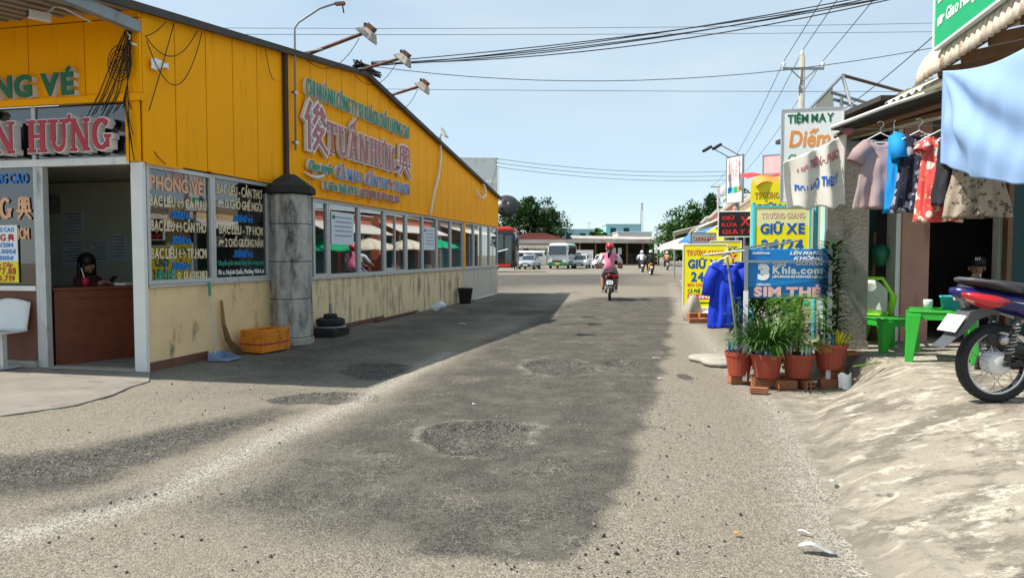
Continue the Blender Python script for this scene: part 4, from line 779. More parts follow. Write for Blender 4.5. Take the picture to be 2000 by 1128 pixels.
g1 = MB().grid(70, 4, low).build('corrugated_offcut', 'white_zinc', None, True, solid=.006); tag(g1, 'short white corrugated sheet under the end of the rusty curved awning', 'roof sheet')
cnp = thing('terrace_canopy', 'dark sagging canopy roof with a pale edge over the clothes line', 'canopy', (0, 0, 0))
cq = [Vector((3.36, 7.62, 2.72)), Vector((4.2, 6.9, 3.0)), Vector((7.6, 8.7, 3.5)), Vector((4.75, 9.9, 3.1))]
MB().grid(12, 12, lambda u, v: cq[0].lerp(cq[1], u).lerp(cq[3].lerp(cq[2], u), v) + Vector((0, 0, -.05 * math.sin(math.pi * u) * math.sin(math.pi * v)))).build('canopy_sheet', 'dark_roof', cnp, True, solid=.02)
MB().tube([cq[0] + Vector((0, -.01, .02)), cq[0].lerp(cq[1], .5) + Vector((0, -.01, .035)), cq[1] + Vector((0, -.01, .02))], .02, 6).build('canopy_edge', 'white_zinc', cnp)
for a, b, m in ((.1, .25, 'wood_brown'), (.35, .5, 'wood_brown'), (.6, .7, 'canvas'), (.85, .92, 'wood_brown')): MB().tube([cq[0].lerp(cq[3], a) - Vector((0, 0, .08)), cq[1].lerp(cq[2], a * .8) - Vector((0, 0, .08))], .035, 4).build('rafter', m, cnp)
ot = MB().grid(60, 6, lambda u, v: (5.1 + .9 * u - .2 * v, 9.4 + 1.4 * v - .8 * u, 3.3 + .4 * u + .12 * v + .02 * math.sin(u * 80))).build('corrugated_roof', 'olive_tin', None, True, solid=.01); tag(ot, 'olive green corrugated roof sheet rising behind the dark canopy', 'roof sheet')
# broken sign frame above
fr_ = thing('sign_frame', 'empty triangular steel frame with torn white sheet rising above the tailor sign', 'frame', (0, 0, 0))
fp = lambda u, v, Y: Vector((0, 0, 1.4)) + Vector(((u - 1000) / 1400 * Y, Y, (498 - v) / 1400 * Y))
for a, b, m in (((1637, 152, 11), (1662, 232, 11), 'white_paint'), ((1637, 152, 11), (1560, 232, 11), 'steel_grey'), ((1637, 152, 11), (1760, 185, 12), 'rust'), ((1617, 185, 11), (1720, 215, 12), 'steel_grey'), ((1622, 198, 11), (1730, 232, 12), 'steel_grey'), ((1636, 195, 11), (1640, 300, 11), 'steel_grey')): MB().tube([fp(*a), fp(*b)], .025, 6).build('frame_bar', m, fr_)
MB().prism([(0, 0), (.4, .0), (.36, .5), (.3, .44)], .01, fp(1572, 232, 11.02)).build('torn_sheet', 'canvas', fr_)

# ------------------------------------------------------------------ signs
def sign(label, X0, X1, Y, z0, z1, m, texts, frame=None, rz=0, legs=None, name='shop_sign', th=.03, group=None, fw=.025):
    w, h = X1 - X0, z1 - z0; r_ = thing(name, label, 'sign', ((X0 + X1) / 2, Y, 0), rz, group)
    b = bx('board', m, r_, -w / 2, w / 2, 0, th, z0, z1)
    if frame:
        f = MB()
        for a in ((-w / 2 - fw, -w / 2, z0 - fw, z1 + fw), (w / 2, w / 2 + fw, z0 - fw, z1 + fw)): f.box(a[0], a[1], -.012, th + .01, a[2], a[3])
        f.box(-w / 2, w / 2, -.010, th + .008, z0 - fw, z0); f.box(-w / 2, w / 2, -.010, th + .008, z1, z1 + fw); f.build('frame', frame, r_)
    for t in texts:
        s, fx, fz, fh, fw_, tm = t[:6]; k = t[6] if len(t) > 6 else {}
        text(b, s, (-w / 2 + fx * w, -.0015 - k.pop('o', 0), z0 + fz * h), (1, 0, 0), (0, 0, 1), fh * h, fw_ * w, tm, .003, **k)
    if legs:
        for x in (-w / 2 + .03, w / 2 - .03): MB().box(x - .02, x + .02, th + .011, th + .05, legs, z1 - .02).build('leg', 'steel_grey', r_)
    return r_, b
GT = [('TRƯỜNG GIANG', .07, .83, .085, .86, 'sign_red', dict(style='s', bold=0, gap=.12)), ('GIỮ XE', .1, .63, .13, .84, 'deep_blue', dict(bold=.07)), ('24/24', .18, .42, .14, .72, 'deep_blue', dict(bold=.06)), ('BÁN: CARD ĐIỆN THOẠI', .1, .335, .05, .82, 'sign_red', dict(bold=.02)), ('CÀ PHÊ - NƯỚC MÍA', .1, .23, .06, .8, 'letter_green', dict(bold=.04))]
s1, b1 = sign('large yellow parking sign with red and blue lettering behind the hanging blue shirt', 3.72, 4.62, 15.5, .27, 1.62, 'sign_yellow', GT, 'sign_white', R(-20), legs=.02)
bx('red_label', 'sign_red', b1, -.36, .3, -.004, -.0005, .27 + .13 * 1.35, .27 + .21 * 1.35); text(b1, 'ĐT: 0848.07', (-.33, -.0055, .27 + .145 * 1.35), (1, 0, 0), (0, 0, 1), .065, .6, 'white_flat', .003, .05); bx('green_rule', 'letter_green', b1, -.37, .33, -.004, -.0005, .27 + .06 * 1.35, .27 + .085 * 1.35)
sign('smaller yellow parking sign mostly hidden behind the large yellow one', 4.72, 5.4, 17, .5, 1.72, 'sign_yellow', [('GIỮ XE', .05, .8, .1, .82, 'deep_blue', dict(bold=.02)), ('TÝ', .34, .58, .17, .55, 'sign_red', dict(style='b', bold=.04))], 'sign_white', R(-20), legs=.02)
s2, b2_ = sign('pale yellow 24/24 parking sign in a cyan frame above the blue phone card sign', 3.23, 3.9, 9.5, 1.3, 2.03, 'sign_yellow', [('TRƯỜNG GIANG', .12, .8, .1, .8, 'pale_pink', dict(style='s', bold=0)), ('GIỮ XE', .1, .53, .17, .82, 'cobalt', dict(bold=.06)), ('24/24', .12, .22, .19, .78, 'cobalt', dict(bold=.05))], 'cyan_paint', R(-17))
bx('pale_sheet', 'sign_pale', b2_, -.335, .335, -.001, -.0002, 1.78, 2.03)
for x in (-.36, .36): MB().tube([(x + (.06 if x > 0 else 0), .06, .02), (x + (.06 if x > 0 else 0), .06, 2.1)], .03, 8).build('post', 'cyan_paint', s2)
sign('tall yellow sign with brown lettering behind the cyan framed sign', 3.66, 4.3, 11, 1.35, 2.52, 'sign_yellow', [('TRƯỜNG GIANG', .1, .78, .08, 1.0, 'brown_letter', dict(style='s', bold=0)), ('GIỮ XE', .1, .58, .12, .9, 'cobalt', dict(bold=.06))], None, R(-17))
s3, b3 = sign('white tailor shop sign with green heading and orange script', 3.40, 4.11, 9.05, 2.08, 3.22, 'sign_white', [('TIỆM MAY', .09, .86, .085, .76, 'letter_green', dict(bold=.05)), ('Diễm', .12, .6, .17, .66, 'tarp_orange', dict(bold=.03, shear=.15)), ('Chuyên may', .1, .44, .075, .7, 'faded_green', dict(bold=.01, shear=.25)), ('ĐỒ NỮ', .1, .27, .085, .5, 'cobalt', dict(bold=.06))], 'aluminium', R(-15), fw=.012)
MB().tube([(.3, .07, 2.1), (.3, .07, 2.2), (.6, .4, 2.25)], .02, 6).build('bracket', 'steel_grey', s3)
sign('black wash and parking sign with red lettering in a white frame', 4.62, 5.5, 16, 1.82, 2.36, 'black', [('GIỮ', .07, .68, .14, .3, 'sign_red', dict(bold=.05)), ('RỬA', .07, .4, .14, .38, 'sign_red', dict(bold=.05)), ('XE', .52, .44, .34, .4, 'sign_red', dict(bold=.05)), ('GIẶT ỦI', .08, .1, .16, .84, 'sign_red', dict(bold=.06))], 'sign_white', R(-15))
sign('small white cafe sign with worn red lettering under the black sign', 4.5, 5.1, 18, 1.66, 1.94, 'sign_white', [('CAFE PHA MÁY', .08, .3, .36, .84, 'sign_red', dict(bold=.04))], 'steel_grey')
s4, b4 = sign('tall white restaurant sign turned towards the road with pink lettering and colour blocks', -.3, .3, 18, 2.72, 3.85, 'sign_white', [('NHẬT', .1, .5, .36, .8, 'pale_pink', dict(bold=.08))], 'steel_grey', R(-70)); s4.location = (5.55, 18, 0)
for k, m in enumerate(('sign_blue', 'cyan_paint', 'parasol_green', 'tarp_orange')): bx('colour_block', m, b4, -.26 + .13 * k, -.14 + .13 * k, -.004, -.0005, 2.95, 3.1)
for k in (0, 1):
    MB().tube([(-.2 + .4 * k, .0, 3.85), (-.3 + .4 * k, -.5, 4.1)], .015, 5).build('lamp_arm', 'steel_grey', s4); MB().cbox((-.3 + .4 * k, -.6, 4.05), (.1, .25, .06), Matrix.Rotation(R(30), 3, 'X')).build('lamp', 'black', s4)
MB().tube([(0, .1, .0), (0, .1, 3.8)], .05, 8).build('post', 'steel_grey', s4)
sign('faded pink and blue banner sign on the roof beyond the tailor sign', 6.45, 6.95, 18.5, 3.5, 3.95, 'pale_pink', [], 'steel_grey', R(-35))[1]
sgr, bgr = sign('green laundry sign with white lettering standing above the rusty awning', -1.0, 1.0, 5.63, 3.27, 4.7, mat('sign_green', (.0, .38, .13), .45, .06, 3), [], 'sign_white', R(-102), fw=.02)
sgr.location = (3.63, 5.63, 0)
for s_, z in (('☛ Giặt Sấy Riêng Từng', 3.62), ('☛ Giao Hàng Tận Nơi', 3.42)): text(bgr, s_, (-.93, -.0015, z + .02), (1, 0, 0), (0, 0, 1), .10, 1.5 if 'Từng' in s_ else 1.3, 'white_flat', .003, .035, slope=.0)
# blue phone card sign on its stand
cs = thing('phone_card_sign', 'blue phone card sign on a grey and white stand above the flower pots', 'sign', (2.92, 7.6, 0), R(-11))
cbd = bx('board', 'sign_blue', cs, -.40, .40, 0, .02, .94, 1.465, bevel=.008)
MB().grid(24, 2, lambda u, v: (-.40 + .80 * u, -.0012, .945 + v * (.12 + .1 * u * u))).build('wave', 'deep_blue', cbd)
for s_, x, z, h, w, m, kk in (('mobifone', -.36, 1.41, .028, .18, 'white_flat', {}), ('LÊN MẠNG', .02, 1.405, .034, .32, 'white_flat', dict(bold=.05, shear=.3)), ('KHÔNG', .06, 1.35, .034, .28, 'white_flat', dict(bold=.05, shear=.3)), ('GIỚI HẠN', .08, 1.295, .034, .26, 'white_flat', dict(bold=.05, shear=.3)), ('SIM', -.15, 1.28, .04, .13, 'letter_white', {}),
                              ('3', -.3, 1.15, .14, .12, 'white_flat', dict(bold=.12)), ('Khía.com', -.15, 1.205, .07, .5, 'white_flat', dict(bold=.07)), ('LIÊN MẠNG RẺ HƠN NỘI MẠNG', -.15, 1.16, .026, .5, 'white_flat', dict(bold=.02)), ('ĐIỂM BÁN', -.31, 1.075, .02, .14, 'white_flat', {}), ('SIM THẺ', -.34, .965, .09, .68, 'pale_pink', dict(bold=.09))):
    text(cbd, s_, (x, -.0022, z), (1, 0, 0), (0, 0, 1), h, w, m, .003, **kk)
for x in (-.42, .42): bx('upper_post', 'steel_grey', cs, x - .018, x + .018, -.03, .006 - .01, 1.02, 1.5); bx('lower_post', 'white_paint', cs, x - .022, x + .022, -.034, .01, .05, 1.018)
bx('cross_bar', 'steel_grey', cs, -.40, .40, -.034, -.01, 1.32, 1.345); bx('cross_bar', 'white_paint', cs, -.396, .396, -.03, .004, .4, .44)
MB().tube([(-.85, .25, 1.40), (-.42, .02, 1.45), (.15, .15, 1.56)], .012, 6).build('rail', 'steel_grey', cs)
# blue shirt on a rail
shm = thing('blue_shirt', 'royal blue shirt hanging on a white hanger beside the phone card sign', 'shirt', (2.43, 8.05, 0), R(-8))
mat('shirt_blue', (.003, .035, .50), .7, .12, 6)
def garment(parent, m, prof, z0, L, depth, folds=5, famp=.02, sleeve=None, nm='garment_body', seed=0, lean=0, neck=.07):
    """tube of cloth: prof(v) half width at v in 0..1 from shoulder to hem"""
    n = 44; k = 26; mb = MB()
    for i in range(k + 1):
        v = i / k
        for j in range(n):
            a = 2 * math.pi * j / n; w = prof(v); dp = depth * (.35 + .65 * min(1, v * 2.5)); f = famp * v * math.sin(folds * a + seed + 2.2 * v) + famp * .5 * v * math.sin((folds * 2 + 1) * a + 2 * seed)
            f += .007 * math.sin(13 * a + 2.5 * v + 3 * seed) * (.3 + v) + .004 * math.sin(21 * a - 4 * v + seed) + .003 * math.sin(17 * v + 7 * a)
            x = math.copysign(abs(math.cos(a)) ** .8, math.cos(a)) * (w + f); y = math.sin(a) * (dp + f * 1.6)
            dip = (neck * math.exp(-(x / .08) ** 2) * (1.3 if math.sin(a) < 0 else .5)) if v < .12 else 0
            slope = .22 * max(0, abs(x) - .06) * max(0, 1 - v * 5)
            mb.v.append((x + lean * v, y, z0 - L * v - dip * (1 - v / .12 if v < .12 else 0) - slope + .008 * math.sin(3 * a + seed) * v))
    for i in range(k):
        for j in range(n): mb.f.append((i * n + j, i * n + (j + 1) % n, (i + 1) * n + (j + 1) % n, (i + 1) * n + j))
    b = mb.build(nm, m, parent, True, solid=.004)
    if sleeve:
        for s in (-1, 1):
            w0 = prof(.03); sl = MB(); l_, r0, r1, drop = sleeve
            sl.tube([(s * (w0 - .04), 0, z0 - .085), (s * (w0 + l_ * .4), 0, z0 - .10 - drop * .35), (s * (w0 + l_), -.01, z0 - .1 - drop)], [r0, (r0 + r1) / 2, r1], 14, False); sl.build('sleeve', m, parent, True, solid=.004)
    return b
def hanger(parent, z, w=.2, m='white_flat'):
    MB().tube([(-w, 0, z - .13), (-w * .9, 0, z - .11), (0, 0, z - .03), (w * .9, 0, z - .11), (w, 0, z - .13), (0, 0, z - .125), (-w, 0, z - .13)], .006, 6).build('hanger', m, parent); MB().tube([(0, 0, z - .03), (0, 0, z + .02)] + [(.03 * math.sin(t) , 0, z + .05 + .03 * -math.cos(t)) for t in np.linspace(.3, 4.2, 10)], .004, 5).build('hanger_hook', 'steel', parent)
garment(shm, 'shirt_blue', lambda v: .18 + .02 * v, 1.34, .76, .07, 4, .018, (.04, .075, .07, .3)); hanger(shm, 1.42)
rk = thing('clothes_rack', 'leaning grey pipe rack holding the blue shirt', 'rack', (2.43, 7.96, 0)); MB().tube([(-.05, -.02, 1.38), (.12, -.06, .02)], .014, 8).build('leg', 'steel_grey', rk); MB().tube([(-.1, .0, 1.39), (.08, .05, 1.46), (.6, .2, 1.55)], .012, 6).build('rail', 'steel_grey', rk); MB().tube([(.5, .2, 1.53), (.52, .3, .05)], .014, 8).build('leg', 'steel_grey', rk)

# ------------------------------------------------------------------ pots with plants, bricks
def leafblade(mb, p, d, L, w, droop, n=4):
    p, d = Vector(p), Vector(d).normalized(); s = d.cross(Vector((0, 0, 1))); s = s.normalized() if s.length > .05 else Vector((1, 0, 0)); b = len(mb.v); q = p
    for i in range(n + 1):
        t = i / n; ww = w * (math.sin(math.pi * (.12 + .88 * t)) ** .7) * (1 if t < 1 else .05); mb.v += [tuple(q - s * ww), tuple(q + s * ww)]; q = q + d * (L / n); d = (d + Vector((0, 0, -droop / n))).normalized()
    for i in range(n): mb.f.append((b + 2 * i, b + 2 * i + 1, b + 2 * i + 3, b + 2 * i + 2))
def pot(label, x, y, z, r=.165, h=.25):
    p = thing('plant_pot', label, 'plant pot', (x, y, z)); b = MB(); n = 40
    for (rr, zz_) in ((.0, 0), (r * .72, 0), (r * .74, .012), (r * .94, h * .8), (r * 1.0, h * .82), (r * 1.03, h), (r * .97, h), (r * .9, h * .84)):
        for j in range(n): a = 2 * math.pi * j / n; k = rr * (1 + (.012 * (j % 2) if .0 < zz_ < h * .8 + .01 else 0)); b.v.append((k * math.cos(a), k * math.sin(a), zz_))
    for i in range(7):
        for j in range(n): b.f.append((i * n + j, i * n + (j + 1) % n, (i + 1) * n + (j + 1) % n, (i + 1) * n + j))
    b.build('pot_body', 'terracotta', p, False); MB().lathe([(0, h * .88), (r * .93, h * .86)], 24).build('soil', 'soil', p); return p
def sticks(p, n, h0, ms, r=.14):
    for k in range(n):
        a = rnd.uniform(math.pi * .95, 2.05 * math.pi) if k % 4 else rnd.uniform(0, 6.28); q = r * rnd.uniform(.75, .95); x, y = q * math.cos(a), q * math.sin(a); MB().box(x - .009, x + .009, y - .005, y + .005, h0 - .04, h0 + rnd.uniform(.07, .14)).build('plastic_strip', ms[k % len(ms)], p)
mat('strip_blue', (.03, .25, .55), .4); mat('strip_pale', (.6, .68, .6), .4); mat('strip_yellow', (.72, .55, .05), .4)
p1_ = pot('terracotta pot with a dense clump of grassy blades under the blue sign', 2.68, 7.5, .12); m_ = MB()
for k in range(620): a = rnd.uniform(0, 6.28); leafblade(m_, (.09 * math.cos(a), .08 * math.sin(a), .22), (math.cos(a) * rnd.uniform(.2, .9), math.sin(a) * rnd.uniform(.2, .9), 1.1), rnd.uniform(.3, .6), .007, rnd.uniform(.7, 2.7))
m_.build('grass_blades', 'leaf', p1_, kind='stuff'); sticks(p1_, 12, .25, ('strip_yellow', 'strip_blue', 'strip_pale', 'strip_blue'))
p2_ = pot('terracotta pot with a tall feathery plant in the middle of the row', 3.01, 7.5, .12); MB().tube([(0, 0, .2), (.01, .0, .6), (-.01, .01, .84)], [.012, .009, .004], 6).build('stem', 'stem', p2_); m_ = MB()
for k in range(400):
    a, z = rnd.uniform(0, 6.28), rnd.uniform(.3, .84); d = Vector((math.cos(a), math.sin(a), .45)); q = Vector((0, 0, z))
    for i in range(14):
        q2 = q + d * .026; d = (d + Vector((0, 0, -.08))).normalized() + Vector((rnd.uniform(-.06, .06), rnd.uniform(-.06, .06), 0))
        for s in (-1, 1): leafblade(m_, q, d + Vector((-math.sin(a) * s, math.cos(a) * s, .1)) * .9, .07 * (1.15 - i / 16), .005, .4, 1)
        q = q2
m_.build('feathery_fronds', mat('leaf_feather', (.17, .37, .04), .5, .35, 12), p2_, kind='stuff'); sticks(p2_, 11, .25, ('strip_yellow', 'strip_pale', 'strip_blue', 'strip_pale')); MB().ell((.03, -.12, .78), (.04, .03, .03), 10, 6).build('plastic_flower', 'parasol_green', p2_)
p3_ = pot('terracotta pot of yellow plastic strips and dark leafy canes before the column', 3.37, 7.55, .2, .17, .27)
for k in range(4): MB().tube([(.05 * math.cos(k * 1.9), .05 * math.sin(k * 1.9), .2), (.08 * math.cos(k * 1.9), .06 * math.sin(k * 1.9) + .02, .8), (.06 * math.cos(k * 1.9) + .02, .05, 1.28 - .1 * k)], .01, 6).build('cane', 'stem', p3_)
m_ = MB()
for k in range(480): a, z = rnd.uniform(0, 6.28), rnd.uniform(.28, 1.32); leafblade(m_, (.05 * math.cos(a), .05 * math.sin(a), z), (math.cos(a), math.sin(a), .55), rnd.uniform(.14, .25), .015, rnd.uniform(.7, 1.6), 3)
m_.build('leaves', 'leaf_dark', p3_, kind='stuff'); m_ = MB()
for k in range(30): a = rnd.uniform(0, 6.28); leafblade(m_, (.08 + .05 * math.cos(a), -.06 + .04 * math.sin(a), .24), (.35 + .5 * math.cos(a), .5 * math.sin(a) - .2, 1.5), rnd.uniform(.14, .22), .014, .3, 3)
m_.build('yellow_strips', 'leaf_yellow', p3_, kind='stuff'); sticks(p3_, 9, .27, ('strip_blue', 'strip_pale', 'strip_yellow'), .13)
p4_ = pot('terracotta pot half hidden behind the white leg of the blue sign', 2.47, 7.75, .1, .15, .26); m_ = MB()
for k in range(150): a, z, q = rnd.uniform(0, 6.28), rnd.uniform(.3, .85), rnd.random() * .14; leafblade(m_, (q * math.cos(a), q * math.sin(a), z), (math.cos(a), math.sin(a), .3), rnd.uniform(.04, .08), .014, 1, 2)
m_.build('leaves', 'leaf', p4_, kind='stuff'); sticks(p4_, 6, .26, ('strip_blue',), .12)
for k in range(3): MB().tube([(0, 0, .2), (.08 * math.cos(k * 2.1), .08 * math.sin(k * 2.1), .8)], .006, 5).build('stem', 'stem', p4_)
bs = thing('shrub', 'dark leafy shrub growing behind the stand of the blue sign', 'shrub', (2.95, 8.2, 0)); m_ = MB()
for k in range(2800):
    q = Vector((rnd.gauss(0, 1), rnd.gauss(0, 1), rnd.gauss(0, 1))).normalized() * rnd.uniform(.55, 1) ; c = Vector((q.x * .5, q.y * .25, .6 + q.z * .5)); leafblade(m_, c, q + Vector((rnd.uniform(-.6, .6), rnd.uniform(-.6, .6), rnd.uniform(-.2, .6))), rnd.uniform(.05, .1), .016, 1, 2)
m_.build('leaves', 'leaf', bs, kind='stuff')
for k in range(6): MB().tube([(rnd.uniform(-.1, .1), 0, 0), (rnd.uniform(-.4, .4), rnd.uniform(-.1, .1), .8)], [.015, .006], 6).build('stem', 'stem', bs)
def brick(x, y, z, rz, lb, hollow=False, sz=(.2, .1, .09)):
    b = MB().cbox((0, 0, sz[2] / 2), sz).build('brick', 'brick', None, bevel=.006); b.location = (x, y, z); b.rotation_euler = (0, 0, rz); tag(b, lb, 'brick')
    if hollow:
        for i in (-1, 1):
            for k in (0, 1): MB().lathe([(0, -.102), (.017, -.102)], 10, (i * .022, 0, .026 + .04 * k), 'y').build('brick_hole', 'black', b)
    else:
        for k in range(4): bx('groove', 'wood_brown', b, -.1, .1, -sz[1] / 2 - .003, -sz[1] / 2 - .0005, .012 + .02 * k, .018 + .02 * k)
    return b
brick(2.86, 7.42, .01, R(3), 'ribbed brick lying between the grass pot and the feathery pot'); brick(3.07, 7.42, .01, R(4), 'hollow brick showing its four holes under the feathery pot', True, (.09, .2, .09)); brick(2.66, 7.55, .01, 0, 'brick in the shade under the grass pot', sz=(.22, .12, .09)); brick(3.33, 7.48, .01, R(-3), 'ribbed brick beside the white paper under the yellow strips pot')
brick(3.42, 7.6, .105, R(20), 'flat brick directly under the yellow strips pot', sz=(.2, .16, .09)); brick(2.5, 7.2, .005, R(-15), 'loose dark brick lying on the road edge before the white sign leg', sz=(.17, .1, .06)); brick(3.0, 7.62, .01, 0, 'brick under the back of the feathery pot', sz=(.22, .12, .1)); brick(2.47, 7.78, .005, 0, 'brick under the half hidden pot', sz=(.2, .14, .09)); brick(3.62, 7.62, FZ, R(12), 'brick lying on the terrace edge beside the column', sz=(.16, .09, .04))
pw = MB().grid(10, 10, lambda u, v: (-.07 + .14 * u, -.05 + .03 * v + .012 * math.sin(7 * u), .02 + .16 * v + .012 * math.sin(9 * u + 5 * v))).build('crumpled_paper', 'white_flat', None, True, solid=.004); pw.location = (3.44, 7.38, .0); tag(pw, 'crumpled white paper leaning on the brick beside the ramp', 'paper')
# rubble by the yellow sign
def rock(x, y, z, s, lb, m='concrete', seed=0, cat='stone'):
    r_ = random.Random(seed); mb = MB().ell((0, 0, 0), (1, 1, 1), 22, 14); mb.v = [tuple(Vector(q) * (1 + .18 * math.sin(3 * q[0] + seed) + .15 * math.sin(4 * q[1] + 2 * seed)) * 1) for q in mb.v]; mb.v = [(q[0] * s[0], q[1] * s[1], max(q[2], -.6) * s[2]) for q in mb.v]
    o = mb.build('stone', m, None, True); o.location = (x, y, z + s[2] * .55); o.rotation_euler = (0, 0, seed); return tag(o, lb, cat, 'stones under the yellow sign')
rock(3.85, 15.3, 0, (.28, .2, .3), 'upright grey stone under the left foot of the large yellow sign', seed=1); rock(4.35, 15.2, 0, (.42, .3, .16), 'wide pale stone slab under the large yellow sign', 'canvas', 2); rock(2.75, 9.3, 0, (.36, .42, .07), 'flat pale stone slab below the hem of the blue shirt', 'concrete', 5); 
for k in range(6): b = brick(3.75 + .21 * (k % 3), 14.75 + .12 * (k // 3), .005 + .1 * (k // 3), R(6 * k), ('old brick at the road end of the low stack by the yellow sign', 'old brick in the middle of the lower stack row by the yellow sign', 'old brick at the inner end of the lower stack row by the yellow sign', 'upper stack brick nearest the road by the yellow sign', 'upper stack brick in the middle by the yellow sign', 'upper stack brick at the inner end by the yellow sign')[k], sz=(.2, .11, .095)); b['group'] = 'bricks stacked below the yellow sign'

# ------------------------------------------------------------------ terrace furniture
def table(label, x, y, s, h, m, rz, cat='table', name='plastic_table'):
    t = thing(name, label, cat, (x, y, FZ), rz); MB().box(-s / 2, s / 2, -s / 2, s / 2, h - .025, h).build('table_top', m, t, bevel=.012); f = MB(); q = s / 2 - .012
    for a in ((-q, q, -q, -q + .02), (-q, q, q - .02, q), (-q, -q + .02, -q + .021, q - .021), (q - .02, q, -q + .021, q - .021)): f.box(*a, h - .09, h - .026)
    f.build('apron', m, t)
    for i in (-1, 1):
        for j in (-1, 1):
            l = MB(); X, Y = i * (s / 2 - .03), j * (s / 2 - .03); w0, w1 = .055, .035; dx, dy = i * .03, j * .03
            l.add([(X - w0, Y - w0, h - .03), (X + w0 * .5 * (1 - i) + .02, Y - w0, h - .03), (X + w0, Y + w0, h - .03), (X - w0, Y + w0, h - .03), (X + dx - w1, Y + dy - w1, 0), (X + dx + w1, Y + dy - w1, 0), (X + dx + w1, Y + dy + w1, 0), (X + dx - w1, Y + dy + w1, 0)], [(0, 1, 2, 3), (7, 6, 5, 4), (0, 4, 5, 1), (1, 5, 6, 2), (2, 6, 7, 3), (3, 7, 4, 0)]); l.build('leg', m, t, bevel=.008)
    return t
table('green plastic table standing on the terrace behind the motorbike wheel', 4.32, 7.2, .56, .52, 'green_plastic', R(-28)); table('low green plastic stool beside the green table next to the column', 4.18, 7.95, .4, .38, 'green_plastic', R(10), 'stool', 'plastic_stool')
ch = thing('plastic_chair', 'lime green and white plastic chair behind the green stool', 'chair', (4.25, 8.45, FZ), R(150)); MB().box(-.2, .2, -.2, .2, .36, .39).build('seat', 'lime_plastic', ch, bevel=.012)
MB().grid(10, 8, lambda u, v: (-.17 + .34 * u, .2 + .08 * v - .05 * math.sin(math.pi * u), .4 + .38 * v * (1 - .3 * (2 * u - 1) ** 2))).build('backrest', 'plastic_white', ch, True, solid=.015); MB().tube([(-.2, .2, .38), (-.22, .26, .62), (-.12, .3, .8), (.12, .3, .8), (.22, .26, .62), (.2, .2, .38)], .022, 8).build('back_rim', 'lime_plastic', ch, True)
for s in (-1, 1): MB().tube([(s * .2, -.18, .38), (s * .24, -.16, .56), (s * .24, .1, .6), (s * .22, .26, .6)], .02, 8).build('armrest', 'lime_plastic', ch, True)
for i in (-1, 1):
    for j in (-1, 1): MB().tube([(i * .17, j * .17, .37), (i * .21, j * .21, 0)], [.025, .018], 8).build('leg', 'lime_plastic', ch)
bw = thing('plastic_tub', 'pale teal plastic tub on the green table', 'tub', (4.48, 7.32, FZ + .52)); MB().lathe([(0, 0), (.075, 0), (.09, .11), (.095, .11), (.095, .13), (.085, .13), (.07, .01), (0, .01)], 20).build('tub_body', 'cyan_paint', bw, True)
bw = thing('glass_jar', 'small pale jar on the green table', 'jar', (4.28, 7.36, FZ + .52)); MB().lathe([(0, 0), (.04, 0), (.045, .07), (.04, .09), (0, .09)], 14).build('jar_body', 'strip_pale', bw, True)
# clutter on the recess wall
pc_ = [('blue phone card poster on the dark wall behind the column', 'sign_blue', 4.17, 4.56, 1.55, 1.78, 'Khía.com', 'white_flat'), ('white for sale notice with red letters on the dark wall', 'paper', 4.16, 4.5, .85, 1.42, 'BÁN', 'sign_red')]
for lb, m, a, b, z0, z1, s_, tm in pc_:
    o = bx('poster', m, None, a, b, 9.27, 9.285, z0, z1); tag(o, lb, 'poster'); text(o, s_, (a + .05, 9.268, (z0 + z1) / 2 + (.06 if tm == 'sign_red' else -.05)), (1, 0, 0), (0, 0, 1), .1, b - a - .1, tm, .003, .05)
gb = MB().ell((0, 0, 0), (.1, .08, .14), 14, 10); gb.v = [(x * (1 + .25 * math.sin(30 * z)), y, z) for x, y, z in gb.v]; gb = gb.build('hanging_bag', mat('bag_green', (.01, .16, .09), .4), None, True); gb.location = (4.6, 8.95, 1.4); tag(gb, 'dark green plastic bag hanging by the pink pier', 'bag')
gp = MB().tube([(0, 0, 0), (.01, 0, 1.35)], .02, 6).build('wooden_pole', 'wood_brown', None); gp.location = (4.56, 9.05, FZ); tag(gp, 'thin wooden pole standing before the pale edge of the pink pier', 'pole')
bk2 = thing('wicker_basket', 'brown wicker basket behind the lime green chair', 'basket', (4.55, 8.9, FZ)); MB().lathe([(0, .0), (.15, 0), (.19, .42), (.2, .5), (.17, .5), (.14, .02), (0, .02)], 18).build('basket_body', 'straw', bk2, True); MB().tube([(.18 * math.cos(t), 0, .5 + .16 * math.sin(t)) for t in np.linspace(0, math.pi, 12)], .015, 6).build('basket_handle', 'straw', bk2)
sl_ = MB().box(0, .32, 0, .025, 0, .008).build('plastic_strip', 'leaf_light', None); sl_.location = (3.33, 6.93, .315); sl_.rotation_euler = (0, R(-5), R(14)); tag(sl_, 'light green plastic strip lying on the concrete ramp', 'strip')
